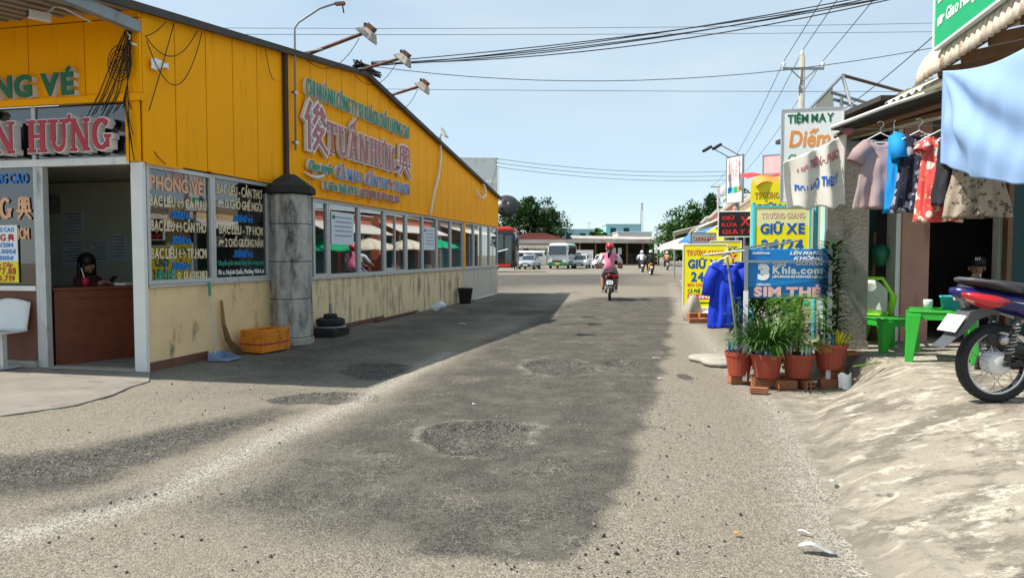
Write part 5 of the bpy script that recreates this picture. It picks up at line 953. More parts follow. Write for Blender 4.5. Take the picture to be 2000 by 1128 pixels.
# seated man
Jm = dict(J); Jm.update(wrl=(-.16, .34, .74, .036), hal=(-.13, .42, .7, .036), wrr=(.16, .34, .74, .036), har=(.13, .42, .7, .036)); Jm['head'] = (0, .05, 1.26, .085); Jm['crown'] = (0, .045, 1.34, .075)
man = person('person', 'seated person in a black cap and cream shirt inside the shop doorway', {k: tuple(v[:2]) + (v[2] - .36 if v[2] > .3 else v[2] - .1,) + tuple(v[3:]) for k, v in Jm.items()}, sitparts('cloth_cream', 'cloth_cream', 'cloth_black', 'skin_tan'), (5.88, 9.08, FZ), R(155), 'skin_tan', ((0, .05, .91), (0, 1, -.05), .098), hands=(('hal', (.1, 1, -.4), .6), ('har', (-.1, 1, -.4), .6)))
cp = MB(); cp.ell((0, .035, .98), (.105, .12, .085), 16, 10); cp.prism([(-.085, .1), (-.07, .2), (0, .235), (.07, .2), (.085, .1)], .014, (0, 0, .965), (1, 0, 0), (0, 1, 0)); cpo = cp.build('cap', 'black', man, True); text(cpo, 'NY', (.035, .152, 1.0), (-1, 0, 0), (0, 0, 1), .035, .06, 'white_flat', .006)
MB().ell((0, -.02, .91), (.1, .085, .08), 12, 8).build('hair', 'hair', man, True)
stl = table('red plastic stool under the seated person in the cap', 5.88, 9.08, .34, .19, 'sign_red', R(5), 'stool', 'plastic_stool')

# ------------------------------------------------------------------ clothes on the line
LA, LB = Vector((3.42, 7.55, 2.71)), Vector((3.9, 6.3, 2.56))
ln = MB().tube(sag(LA, LB + (LB - LA) * .25, .03), .004, 5).build('clothes_line', 'cable', None); tag(ln, 'thin clothes line under the dark canopy edge', 'line')
def floral(name, base, pet, acc, sc):
    m = mat(name, base, .85, .1, 5); n, l = m.node_tree.nodes, m.node_tree.links; b = n['Principled BSDF']; src = b.inputs['Base Color'].links[0].from_socket; t = n.new('ShaderNodeTexCoord')
    for c, s, th in ((pet, sc, .36), (acc, sc * 1.7, .2)):
        v = n.new('ShaderNodeTexVoronoi'); v.inputs['Scale'].default_value = s; z = n.new('ShaderNodeTexNoise'); z.inputs['Scale'].default_value = s * 2; l.new(t.outputs['Object'], z.inputs['Vector']); a = n.new('ShaderNodeVectorMath'); a.operation = 'MULTIPLY_ADD'; a.inputs[1].default_value = (.1, .1, .1); l.new(z.outputs['Color'], a.inputs[0]); l.new(t.outputs['Object'], a.inputs[2]); l.new(a.outputs[0], v.inputs['Vector'])
        r = n.new('ShaderNodeMapRange'); r.inputs[1].default_value = th + .04; r.inputs[2].default_value = th; l.new(v.outputs['Distance'], r.inputs[0]); x = n.new('ShaderNodeMixRGB'); l.new(r.outputs[0], x.inputs[0]); l.new(src, x.inputs[1]); x.inputs[2].default_value = c + (1,); src = x.outputs[0]
    l.new(src, b.inputs['Base Color'])
floral('navy_floral', (.012, .014, .03), (.30, .31, .36), (.1, .11, .14), 9); floral('red_floral', (.62, .075, .07), (.78, .66, .56), (.6, .4, .12), 10); floral('leopard', (.34, .27, .2), (.1, .08, .06), (.5, .42, .32), 16)
mat('mauve', (.36, .25, .24), .85, .3, 3, dirt=(.16, .22, .26), dirt_amt=.5, dsc=(1.6, 1.6, 1.6)); mat('bright_blue', (.0, .24, .60), .75, .1, 5)
def hung(name, label, t, m, prof, L, depth, rz, sleeve=None, folds=5, famp=.02, seed=0, cat='clothing', drop=.1):
    p = LA.lerp(LB, t); g_ = thing(name, label, cat, (p.x, p.y, p.z - 1.5), R(rz)); hanger(g_, 1.47, .17); garment(g_, m, prof, 1.5 - drop, L, depth, folds, famp, sleeve, seed=seed); return g_
hung('hanging_dress', 'faded mauve dress with short sleeves on the clothes line', .38, 'mauve', lambda v: .14 + .09 * v, .70, .06, -12, (.09, .08, .08, .15), seed=1)
hung('hanging_shirt', 'bright blue shirt hanging edge on beside the mauve dress', .50, 'bright_blue', lambda v: .17 - .02 * v, .76, .05, 72, (.08, .075, .07, .2), seed=2, drop=.06)
hung('hanging_dress', 'navy dress with grey flowers next to the bright blue shirt', .70, 'navy_floral', lambda v: .11 + .09 * v, .74, .07, -8, None, 6, .025, 3, drop=.07)
hung('hanging_dress', 'red and white flowered dress next to the navy one', .87, 'red_floral', lambda v: .13 + .05 * v, .78, .06, -16, (.03, .07, .07, .06), 5, .02, 4)
hung('hanging_skirt', 'black garment in the shade behind the red flowered dress', 1.0, 'cloth_black', lambda v: .15 + .03 * v, .6, .06, -20, None, 5, .02, 5, drop=.12)
hung('hanging_skirt', 'beige leopard patterned skirt below the blue cloth', 1.13, 'leopard', lambda v: .12 + .13 * v, .72, .08, -15, None, 9, .02, 6, drop=.1)
# blue cloth
mat('cloth_sky', (.27, .42, .68), .85, .06, 6)
def bluecloth(u, v):
    a = Vector((3.80, 6.32, 0)).lerp(Vector((3.42, 4.5, 0)), u); top = 3.0 - .26 * u; bot = 2.2 - .2 * math.sin(math.pi * min(1, u * .62)) - .14 * u
    e = min(1, u * 5); r_, an = math.hypot(u * 1.8, v * .9), math.atan2(v * .9, u * 1.8 + .02)
    w = e * (.03 * math.sin(an * 11 + .6 * math.sin(r_ * 5)) * min(1, r_ * 1.6) * math.exp(-r_ * .5) + .016 * math.sin(v * 13 - 5 * u * u + .8 * math.sin(6 * u)) * math.sin(math.pi * v) + .012 * math.sin(31 * u + 9 * v) * v)
    return (a.x - .05 - w - .05 * math.sin(math.pi * v) * e, a.y + w * .3, top + (bot - top) * v - .05 * math.sin(math.pi * min(1, u * 1.2)) * (1 - v) + .012 * math.sin(14 * u) * v)
bc = MB().grid(90, 60, bluecloth).build('hanging_cloth', 'cloth_sky', None, True, solid=.004); tag(bc, 'large light blue cloth draped below the rusty awning', 'cloth')
# torn banner
def ban(u, v):
    x = 3.58 - .6 * u * (1 - .05 * v) ; z = 2.72 - .30 * u ** .8 - (.78 - .28 * u) * v; return (x * (1) , 7.72 + .18 * u + .05 * math.sin(7 * u + 3 * v) + .03 * math.sin(16 * u), z + .02 * math.sin(18 * u) * v)
bn = thing('torn_banner', 'torn off white cloth banner with faded red and blue print hanging from the canopy corner', 'banner', (0, 0, 0)); MB().grid(36, 26, ban).build('banner_cloth', mat('banner', (.66, .62, .55), .85, .12, 4, dirt=(.4, .36, .3), dirt_amt=.3), bn, True, solid=.004)
for s_, u0, v0, h, m in (('HÀ TIÊN - PHÚC', .80, .30, .085, 'faded_red'), ('MAY ĐO THEO Ý', .82, .66, .095, 'cobalt')):
    o = text(bn, s_, (0, 0, 0), (1, 0, 0), (0, 0, 1), h, .44, m, .002, .06, split=False)[0]
    for q in o.data.vertices:
        u = u0 - q.co.x / .62; b0 = Vector(ban(u, v0)); q.co = (b0.x, b0.y - .012 + q.co.y, b0.z + q.co.z)
MB().ell((3.56, 7.66, 2.71), (.06, .05, .04), 10, 6).build('red_knot', 'faded_red', bn)
# ------------------------------------------------------------------ motorbikes and riders
mat('bike_blue', (.012, .012, .10), .25, .08, 3, spec=.6); mat('grey_plastic', (.08, .085, .09), .5, .15, 6); mat('tail_red', (.45, .008, .012), .15, .1, 5, spec=.7); mat('lamp_clear', (.7, .6, .5), .2); mat('engine', (.3, .3, .29), .5, .2, 9, metal=.4); mat('black_metal', (.03, .03, .03), .4, .2, 6); mat('seat_vinyl', (.035, .035, .037), .55, .15, 9, .1, 120)
mat('plate_white', (.74, .74, .72), .5, .05); mat('bike_red', (.24, .006, .01), .25, .1, 3, spec=.6); mat('bike_yellow', (.72, .40, .01), .3, .08, 3); mat('bike_black', (.02, .02, .022), .25, .1, 3); mat('chrome', (.6, .6, .6), .15, .05, 5, metal=1)
def loft(secs, n=14, pw=.8, cap=True):
    """secs: (x, z, half width y, half height z)"""
    mb = MB(); k = len(secs)
    for (x, z, w, h) in secs:
        for j in range(n):
            a = 2 * math.pi * j / n; c, s = math.cos(a), math.sin(a); mb.v.append((x, math.copysign(abs(c) ** pw, c) * w, z + math.copysign(abs(s) ** pw, s) * h))
    for i in range(k - 1):
        for j in range(n): mb.f.append((i * n + j, i * n + (j + 1) % n, (i + 1) * n + (j + 1) % n, (i + 1) * n + j))
    if cap: mb.f += [tuple(reversed(range(n))), tuple((k - 1) * n + j for j in range(n))]
    return mb
def wheel(parent, x, spokes=18, r=.285, drum=True):
    t = MB(); n = 48; prof = [(r - .062, -.028), (r - .03, -.042), (r - .006, -.03), (r, 0), (r - .006, .03), (r - .03, .042), (r - .062, .028)]
    t.lathe([(a, b) for a, b in prof], n, (x, 0, r), 'y'); ty = t.build('tyre', 'rubber', parent, True)
    if spokes:
        tb = MB()
        for j in range(40):
            a = 2 * math.pi * j / 40
            for s in (-1, 1): tb.cbox((x + (r - .008) * math.cos(a + s * .03), s * .026, r + (r - .008) * math.sin(a + s * .03)), (.006, .02, .006), Matrix.Rotation(-a, 3, 'Y'))
        tb.build('tread', 'rubber', parent)
    MB().lathe([(r - .075, -.02), (r - .058, -.03), (r - .055, -.02), (r - .066, 0), (r - .055, .02), (r - .058, .03), (r - .075, .02), (r - .075, -.02)], n, (x, 0, r), 'y').build('rim', 'chrome', parent, True)
    MB().lathe([(0, -.06), (.06, -.06), (.085, -.045), (.085, .045), (.05, .06), (0, .06)] if drum else [(0, -.05), (.03, -.05), (.03, .05), (0, .05)], 24, (x, 0, r), 'y').build('hub', 'plate_white' if drum else 'engine', parent, True)
    for k in range(spokes):
        a = 2 * math.pi * k / spokes; b = a + (.42 if k % 2 else -.42); s = -1 if (k // 2) % 2 else 1
        MB().tube([(x + .08 * math.cos(a), s * .045, r + .08 * math.sin(a)), (x + (r - .07) * math.cos(b), s * .006, r + (r - .07) * math.sin(b))], .0022, 4, False).build('spoke', 'steel', parent)
def motorbike(label, loc, rz, body='bike_blue', detail=True, plate='83-N1 2381', lean=0, group=None, stripes=False):
    b = thing('motorbike', label, 'motorbike', loc, rz, group); b.rotation_euler = (R(lean), 0, rz)
    for x, d in ((0, True), (1.22, False)):
        if detail:
            w = bpy.data.objects.new('rear_wheel' if d else 'front_wheel', None); col.objects.link(w); w.parent = b; w.empty_display_size = .1; wheel(w, x, 28 if d else 24, .285, d)
        else: wheel(b, x, 0, .285, d)
    # tail cowl swept from the lamp to the leg shield
    loft([(-.33, .80, .05, .03), (-.24, .775, .095, .055), (-.1, .745, .12, .075), (.1, .70, .135, .085), (.3, .64, .14, .10), (.48, .56, .12, .11), (.58, .5, .09, .1)]).build('tail_cowl', body, b, True)
    loft([(-.375, .79, .03, .01), (-.31, .762, .082, .04), (-.22, .738, .112, .052), (-.13, .742, .1205, .03)]).build('tail_light', 'tail_red', b, True)
    for s in (-1, 1): MB().cbox((-.19, s * .108, .752), (.12, .02, .04), Matrix.Rotation(R(-8), 3, 'Y')).build('indicator', 'lamp_clear', b, bevel=.01)
    loft([(-.26, .865, .06, .015), (-.18, .86, .1, .03), (0, .835, .125, .045), (.25, .80, .13, .05), (.45, .765, .10, .05), (.62, .74, .06, .03)]).build('seat', 'seat_vinyl', b, True)
    MB().tube([(.06, -.14, .81), (-.12, -.13, .865), (-.24, -.10, .882), (-.285, 0, .888), (-.24, .10, .882), (-.12, .13, .865), (.06, .14, .81)], .016, 8).build('grab_rail', 'grey_plastic', b, True)
    MB().prism([(-.02, .66), (-.13, .70), (-.25, .66), (-.3, .56), (-.36, .47), (-.44, .405), (-.40, .43), (-.27, .52), (-.19, .6), (-.1, .635)], (-.07, .07)).build('rear_mudguard', 'grey_plastic', b, bevel=.015)
    pr = Matrix.Rotation(R(35), 3, 'Y'); pl = MB().cbox((-.335, 0, .575), (.006, .19, .14), pr).build('number_plate', 'plate_white', b)
    X_, Z_, N_ = Vector((0, -1, 0)), pr @ Vector((0, 0, 1)), pr @ Vector((-1, 0, 0))
    for i, t in enumerate(plate.split()): text(pl, t, Vector((-.335, 0, .575)) + N_ * .0035 + X_ * -.07 + Z_ * (.012 - .055 * i), X_, Z_, .042, .14, 'black', .002, .03)
    for s in (-1, 1):
        MB().tube([(0, s * .11, .31), (.07, s * .115, .62)], .022, 8).build('shock_absorber', 'black_metal', b)
        if detail: MB().tube([(.012 + .0035 * math.sin(0) + .05 * t / 40 * 1.1 + .026 * math.cos(t * 1.4), s * .113 + .03 * math.sin(t * 1.4), .36 + .22 * t / 40) for t in range(41)], .0055, 5).build('shock_spring', 'steel', b)
        MB().tube([(0, s * .09, .285), (.45, s * .08, .30)], .018, 6).build('swing_arm', 'black_metal', b)
        MB().tube([(.5, s * .08, .26), (.5, s * .26, .25)], .014, 8).build('foot_peg', 'rubber', b); MB().tube([(.22, s * .08, .33), (.17, s * .22, .33)], .012, 8).build('rear_foot_peg', 'rubber', b)
    loft([(-.08, .47, .04, .045), (-.04, .46, .052, .06), (.12, .4, .055, .062), (.35, .31, .048, .05), (.5, .25, .025, .025), (.7, .24, .02, .02)]).build('exhaust', 'black_metal', b, True)
    ex = b.children[-1]
    for q in ex.data.vertices: q.co.y -= .17
    MB().prism([(-.03, .5), (.0, .51), (.34, .36), (.38, .3), (.3, .34), (.02, .46)], (.222, .23), (0, 0, 0)).build('heat_shield', 'chrome', b); MB().lathe([(0, -.095), (.022, -.095), (.022, -.082), (.034, -.082), (.034, -.06), (0, -.06)], 14, (0, -.17, .47), 'x').build('exhaust_tip', 'steel', b, True)
    loft([(.34, .33, .11, .07), (.45, .31, .14, .11), (.62, .33, .14, .12), (.8, .36, .1, .09), (.88, .36, .06, .06)]).build('engine', 'engine', b, True); MB().prism([(-.06, .22), (.42, .22), (.44, .3), (-.04, .32)], (-.13, -.105)).build('chain_guard', 'black_metal', b)
    loft([(.58, .5, .1, .12), (.75, .5, .16, .16), (.9, .6, .2, .22), (1.0, .75, .19, .2), (1.06, .88, .12, .12)], 14).build('leg_shield', body, b, True)
    for s in (-1, 1): MB().tube([(1.0, s * .07, .78), (1.22, s * .09, .285)], .022, 8).build('fork', 'engine', b)
    fm = MB(); fm.lathe([(.30, -.05), (.325, -.03), (.33, 0), (.325, .03), (.30, .05)], 16, (1.22, 0, .285), 'y', R(20), R(165)); fm.build('front_mudguard', body, b, True, solid=.006)
    loft([(.92, 1.0, .07, .05), (1.0, .98, .11, .09), (1.1, .95, .1, .09), (1.16, .93, .06, .06)]).build('headlamp_cowl', body, b, True); MB().ell((1.145, 0, .935), (.03, .085, .06), 12, 8).build('headlamp', 'lamp_clear', b, True)
    MB().tube([(.82, -.35, 1.0), (.9, -.28, 1.02), (.98, -.1, 1.0), (.98, .1, 1.0), (.9, .28, 1.02), (.82, .35, 1.0)], .013, 8).build('handlebar', 'black_metal', b, True)
    for s in (-1, 1):
        MB().tube([(.82, s * .35, 1.0), (.88, s * .26, 1.018)], .02, 8).build('grip', 'rubber', b); MB().tube([(.92, s * .25, 1.02), (.9, s * .33, 1.17)], .007, 6).build('mirror_stem', 'black_metal', b); MB().ell((.9, s * .36, 1.2), (.02, .07, .045), 12, 8).build('mirror', 'black_metal', b, True)
    if stripes:
        for k, (pts, m) in enumerate((([(.0, .735), (.3, .70), (.5, .63), (.3, .675)], 'white_flat'), ([(.12, .66), (.42, .60), (.5, .56), (.2, .635)], 'white_flat'), ([(.25, .69), (.42, .645), (.38, .64)], 'cobalt'))): MB().prism(pts, (.132 + .003 * k, .142 + .002 * k)).build('decal', m, b)
        0 and text(b, 'FUTURE', (.0, -.143, .70), (1, 0, -.2), (.1, 0, 1), .028, .2, 'white_flat', .002, .04, shear=.4)
    if stripes: MB().tube([(.4, .1, .2), (.38, .16, .0)], .012, 6).build('side_stand', 'black_metal', b)
    return b
parked = motorbike('dark blue parked motorbike with a red tail lamp on the terrace', (3.47, 5.12, .345), R(4), 'bike_blue', True, plate='', stripes=True)
parked.location = (3.47, 5.12, .343)

# riders: bike local frame, x forward
def riderJ(x0, head_r=.085, reach=1.0, low=False, pz=0, sw=.19):
    z = .93 + pz
    J_ = dict(pelvis=(x0, 0, z, .15, .15), waist=(x0 + .02, 0, z + .18, .13), chest=(x0 + .06, 0, z + .38, .16), neckb=(x0 + .07, 0, z + .5, .07), neck=(x0 + .085, 0, z + .55, .052), head=(x0 + .1, 0, z + .63, head_r), crown=(x0 + .1, 0, z + .71, .078),
                shl=(x0 + .06, .19, z + .45, .07), ell=(x0 + .2 * reach, .30, z + .25, .05), wrl=(x0 + .40 * reach, .31, z + .12, .035), hal=(x0 + .47 * reach, .31, z + .1, .036), shr=(x0 + .06, -.19, z + .45, .07), elr=(x0 + .2 * reach, -.30, z + .25, .05), wrr=(x0 + .40 * reach, -.31, z + .12, .035), har=(x0 + .47 * reach, -.31, z + .1, .036),
                hipl=(x0 + .05, .12, z - .02, .11), knl=(x0 + .38, .22, z - .18, .075), anl=(x0 + .2 + (.1 if not low else -.02), .2, z - .58, .05), tol=(x0 + .36, .22, z - .61, .04), hipr=(x0 + .05, -.12, z - .02, .11), knr=(x0 + .38, -.22, z - .18, .075), anr=(x0 + .2 + (.1 if not low else -.02), -.2, z - .58, .05), tor=(x0 + .36, -.22, z - .61, .04))
    for k in ('sh', 'el', 'wr', 'ha'):
        for q, g_ in (('l', 1), ('r', -1)): v = J_[k + q]; J_[k + q] = (v[0], v[1] + g_ * (sw - .19)) + tuple(v[2:])
    return J_
def helmet(root, x0, m, z=.93):
    h = MB().ell((x0 + .1, 0, z + .70), (.135, .125, .125), 18, 12); h.f = [f for f in h.f if sum(h.v[i][2] for i in f) / len(f) > z + .645]; h.build('helmet', m, root, True, solid=.012); MB().prism([(.2, -.08), (.285, -.04), (.285, .04), (.2, .08)], .012, (x0, 0, z + .69), (1, 0, 0), (0, 1, 0)).build('helmet_peak', m, root)
mat('helmet_red', (.55, .008, .02), .2, .06, 4, spec=.6); mat('helmet_white', (.72, .72, .72), .25, .06, 4)
def ride(label, loc, rz, body, riders, plate='', lean=0, detail=True):
    bk_ = motorbike(label, loc, rz, body, detail, plate, lean)
    for (lb, x0, top, arm, low, skin, hm, shoe, hairlong, pz) in riders:
        p = person('person', lb, riderJ(x0, pz=pz, reach=1.0 if x0 > .3 else .72, sw=.25 if x0 > .3 else .17), [((a, b, m)) for a, b, m in [(a, b, skin if (low == 'plaid' and a.startswith('kn')) else ('cloth_white' if (low == 'plaid' and a.startswith('sh')) else m)) for a, b, m in sitparts(top, arm, low, skin, shoe)]], loc, rz, skin, ((x0 + .1, 0, .93 + pz + .65), (1, 0, 0), .09), hands=(('hal', (1, 0, -.1), .8), ('har', (1, 0, -.1), .8))); p.rotation_euler = (R(lean), 0, rz)
        if hm: helmet(p, x0, hm, .93 + pz)
        MB().ell((x0 + .075, 0, .93 + pz + .66), (.095, .092, .09), 12, 8).build('hair', 'hair', p, True)
        if hairlong: MB().tube([(x0 - .0, 0, .93 + pz + .62), (x0 - .07, .02, .93 + pz + .5), (x0 - .11, .05, .93 + pz + .34)], [.05, .055, .015], 10).build('ponytail', 'hair', p, True)
    return bk_
rv = math.atan2(1, .13)
ride('dark red motorbike carrying the pink shirted passenger along the road', (3.0, 22.0, .0), rv, 'bike_red', [('person in white shirt and jeans driving in front of the pink passenger', .38, 'cloth_white', 'skin', 'jeans', 'skin', 'helmet_white', 'black', False, 0),
      ('passenger in a pink and white shirt with a red helmet and ponytail', .02, 'cloth_pink', 'skin', 'plaid', 'skin', 'helmet_red', 'sandal', True, .03)], '83-P1 21081')
ride('black motorbike carrying two people in white along the far road', (10.6, 58.5, 0), rv, 'bike_black', [('driver in white on the far two person motorbike', .38, 'cloth_white', 'cloth_white', 'cloth_black', 'skin', 'helmet_white', 'black', False, 0), ('person in a white shirt and white helmet riding pillion on the far motorbike', .0, 'cloth_white', 'cloth_white', 'cloth_black', 'skin', 'helmet_white', 'black', False, .03)], detail=False)
ride('yellow scooter riding beside the two people in white', (9.75, 50.3, 0), rv, 'bike_yellow', [('person in a dark jacket and white helmet on the yellow scooter', .2, 'cloth_black', 'cloth_black', 'cloth_black', 'skin', 'helmet_white', 'black', False, 0)], detail=False)
ride('black motorbike ridden by the person in orange far down the road', (14.6, 67.5, 0), rv, 'bike_black', [('person in an orange shirt and white helmet on the farthest motorbike', .2, 'cloth_orange', 'cloth_orange', 'cloth_black', 'skin', 'helmet_white', 'black', False, 0)], detail=False)
# ------------------------------------------------------------------ row of shops on the right and parasols
RA = math.atan2(1, .22); mat('brick_wall', (.50, .17, .11), .9, .2, 4)
def shop_house(label, Y, L, H, wm, am, dm, al=1.7, drop=.5):
    x = 5.75 + .22 * (Y - 16) if Y > 12 else 5.3; r_ = thing('shop_house', label, 'shop', (x, Y, 0), RA)
    bx('wall', wm, r_, 0, L, -5, 0, 0, H); bx('plinth', 'concrete', r_, -.02, L + .02, -4.9, .35, 0, .12)
    k = max(1, int(L / 2.4)); w = L / k
    for i in range(k):
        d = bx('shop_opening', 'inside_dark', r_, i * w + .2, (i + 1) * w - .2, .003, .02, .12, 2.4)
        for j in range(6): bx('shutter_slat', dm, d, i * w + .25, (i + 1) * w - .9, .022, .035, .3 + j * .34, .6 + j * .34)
    MB().grid(max(8, int(L * 14)), 3, lambda u, v: (L * u, v * al, H - .35 - drop * v + .025 * math.sin(u * L * 30))).build('awning', am, r_, True, solid=.01)
    for i in range(k + 1): MB().tube([(min(L - .05, i * w + .05), al - .1, 0), (min(L - .05, i * w + .05), al - .1, H - .4 - drop)], .03, 6).build('awning_post', 'steel_grey', r_)
    MB().grid(max(8, int(L * 10)), 3, lambda u, v: (L * u, .15 - 5.2 * v, H + .05 + .5 * v + .02 * math.sin(u * L * 25))).build('roof', 'white_zinc', r_, True, solid=.01)
    return r_
shop_house('low shop with a short pale awning behind the yellow parking signs', 12.6, 5, 2.75, 'canvas', 'white_zinc', 'teal', .5, .2); shop_house('shop with a pale tin awning behind the black wash sign', 18.2, 6, 2.9, 'cream_clean', 'white_zinc', 'teal_dark', 0.9, .35); shop_house('red walled shop with a pale awning beyond the cafe sign', 24.8, 7, 3.2, 'brick_wall', 'white_zinc', 'teal', 1.2)
shop_house('second red walled shop farther along the right side of the road', 32.5, 8, 3.4, 'brick_wall', 'white_zinc', 'teal_dark', 1.2); shop_house('grey shop at the far end of the right hand row', 42, 9, 3.6, 'column_concrete', 'white_zinc', 'teal', 2.0)
tb_ = thing('row_house', 'tall narrow white house rising over the far shops', 'house', (15.6, 52, 0), RA); bx('wall', 'white_paint', tb_, 0, 5, -6, 0, 0, 5.6); bx('parapet', 'white_paint', tb_, -.1, 5.1, -6.1, .1, 5.61, 5.8)
for i in range(2): w_ = bx('window', 'teal_dark', tb_, .8 + 2 * i, 2.0 + 2 * i, .003, .03, 3.4, 4.8); bx('window', 'teal_dark', tb_, -.03, -.003, -2 - 2 * i, -1 - 2 * i, 3.6, 4.8)
tk = thing('water_tank', 'steel water tank on the roof of the tall white house', 'tank', (16.2, 55, 5.8)); tk.scale = (.6, .6, .6); MB().lathe([(0, .2), (.5, .2), (.55, .3), (.55, 1.2), (.4, 1.35), (0, 1.4)], 18).build('tank_body', 'aluminium', tk, True); [MB().tube([(.35 * a, .35 * b, 0), (.35 * a, .35 * b, .25)], .03, 6).build('leg', 'steel_grey', tk) for a in (-1, 1) for b in (-1, 1)]
def parasol(label, x, y, m, m2=None, r=1.3, h=2.1, k=8):
    p = thing('parasol', label, 'parasol', (x, y, 0)); MB().tube([(0, 0, 0), (0, 0, h + .42)], .022, 8).build('pole', 'steel_grey', p); MB().lathe([(0, 0), (.22, 0), (.2, .1), (.05, .12), (0, .12)], 14).build('base', 'concrete', p)
    for i in range(k):
        a0, a1 = 2 * math.pi * i / k, 2 * math.pi * (i + 1) / k
        MB().grid(4, 5, lambda u, v: ((r * v + .001) * math.cos(a0 + (a1 - a0) * u), (r * v + .001) * math.sin(a0 + (a1 - a0) * u), h + .4 - .4 * v ** 1.15 - .05 * v * math.sin(math.pi * u) - .1 * (v > .99))).build('canopy_gore', (m2 if (m2 and i % 2) else m), p, True, solid=.004)
        MB().tube([(0, 0, h - .05), (r * .6 * math.cos(a0), r * .6 * math.sin(a0), h + .12)], .006, 4).build('rib', 'steel', p)
    return p
parasol('cream parasol beside the road next to the cafe sign', 7.0, 28.5, 'canvas', None, 1.25, 1.75); parasol('cream parasol partly behind the first cream one', 8.0, 33, 'canvas', None, 1.3, 1.8); parasol('green parasol before the first red walled shop', 7.3, 26.0, 'parasol_green', None, 1.1, 1.7); parasol('green parasol by the farther red walled shop', 9.0, 37.5, 'parasol_green', None, 1.3, 1.9)
parasol('blue and orange parasol in front of the dark end of the depot shed', 21.3, 96, 'parasol_blue', 'tarp_orange', 2.2, 3.2); parasol('red parasol at the corner of the depot shed', 25.6, 92, 'tarp_red', None, 2.6, 3.4); parasol('blue and yellow parasol by the low shop with the short awning', 6.2, 21.5, 'parasol_blue', 'sign_yellow', 1.2, 1.9)
tp = MB().grid(16, 8, lambda u, v: (3.72 + .65 * u, 11.2 - .2 * v, 2.56 + .08 * math.sin(math.pi * u) - .12 * v + .03 * math.sin(9 * u))).build('tarp', 'tarp_orange', None, True, solid=.005); tag(tp, 'orange tarp edge hanging over the tall yellow sign', 'tarp')
tp = MB().grid(16, 8, lambda u, v: (3.7 + .8 * u, 11.3 + .5 * v, 2.6 + .06 * u + .1 * v + .03 * math.sin(7 * u))).build('tarp', 'tarp_red', None, True, solid=.005); tag(tp, 'red tarp lying above the orange tarp edge', 'tarp')

# ------------------------------------------------------------------ depot yard: shed, houses, vehicles
mat('shed_wood', (.035, .025, .018), .9, .4, 5); mat('shed_roof', (.42, .38, .34), .8, .2, 1, dirt=(.25, .12, .08), dirt_amt=.5, dsc=(.5, .5, .5)); mat('house_cyan', (.36, .66, .70), .8, .1, .6); mat('roof_red', (.22, .07, .055), .85, .25, 1); mat('yellow_wall', (.55, .46, .28), .85, .12, .8); mat('tank_grey', (.34, .35, .32), .85, .15, .7)
sh = thing('depot_shed', 'long dark open timber shed with a pale sheet roof across the yard', 'shed', (0, 100, 0))
bx('back_wall', 'shed_wood', sh, 9, 20.4, 3, 3.1, 0, 3.3); bx('floor_edge', 'concrete', sh, 8.8, 20.6, -.2, 3, 0, .12)
MB().prism([(8.4, 3.1), (20.8, 3.0), (20.8, 3.5), (8.4, 3.75)], .25, (0, -.6, 0)).build('roof_fascia', 'shed_roof', sh); MB().add([(8.4, -.8, 3.7), (20.8, -.8, 3.5), (20.8, 4, 4.0), (8.4, 4, 4.2)], [(0, 1, 2, 3)]).build('roof', 'shed_roof', sh, solid=.06)
for i in range(6): bx('timber_post', 'wood_brown', sh, 9.3 + 2.2 * i, 9.5 + 2.2 * i, -.3, -.1, 0, 3.15)
for i in range(10):
    if i in (4, 5): continue
    for j in range(3): bx('wall_board', 'shed_wood', sh, 9.55 + 1.08 * i, 10.55 + 1.08 * i, -.02, .03, .15 + j * .5, .58 + j * .5)
for i in range(3): bx('hanging_ware', 'plastic_white', sh, 13.2 + .8 * i, 13.7 + .8 * i, .2, .3, 1.7 - .1 * i, 2.4)
oh = thing('depot_office', 'cream low depot office with a rusty roof behind the minibus', 'building', (0, 101, 0)); bx('wall', 'yellow_wall', oh, -6, 8.3, 0, 5, 0, 3.0); bx('fascia', 'shed_roof', oh, -6.2, 8.35, -.9, 0, 3.0, 3.55); MB().prism([(-4, 3.56), (8, 3.56), (4.6, 4.5), (2.4, 4.5)], 4, (0, 3.5, 0)).build('roof', 'roof_red', oh)
for x in (1.6, 5.4): bx('doorway', 'black', oh, x, x + .75, -.02, -.002, 0, 2.4)
bx('window', 'black', oh, 3.0, 4.0, -.02, -.002, 1.5, 2.1); bx('name_board', 'white_paint', oh, 1.0, 5.0, -.95, -.91, 2.35, 2.75); text(oh, 'BẾN XE KHÁCH BẠC LIÊU', (1.2, -.952, 2.45), (1, 0, 0), (0, 0, 1), .2, 3.6, 'letter_side', .01, .03)
for x in (-2, 2.6, 6.4): bx('pillar', 'pink_plaster', oh, x, x + .35, -.8, -.5, 0, 2.99)
wh = thing('depot_kiosk', 'small white kiosk with a dark window beside the dark shed', 'kiosk', (0, 99.6, 0)); bx('wall', 'white_paint', wh, 8.4, 11.2, -.6, .6, 0, 2.1); bx('window', 'black', wh, 8.7, 9.5, -.62, -.602, .9, 1.7); bx('hatch', 'aluminium', wh, 9.9, 10.9, -.62, -.602, .8, 1.5)
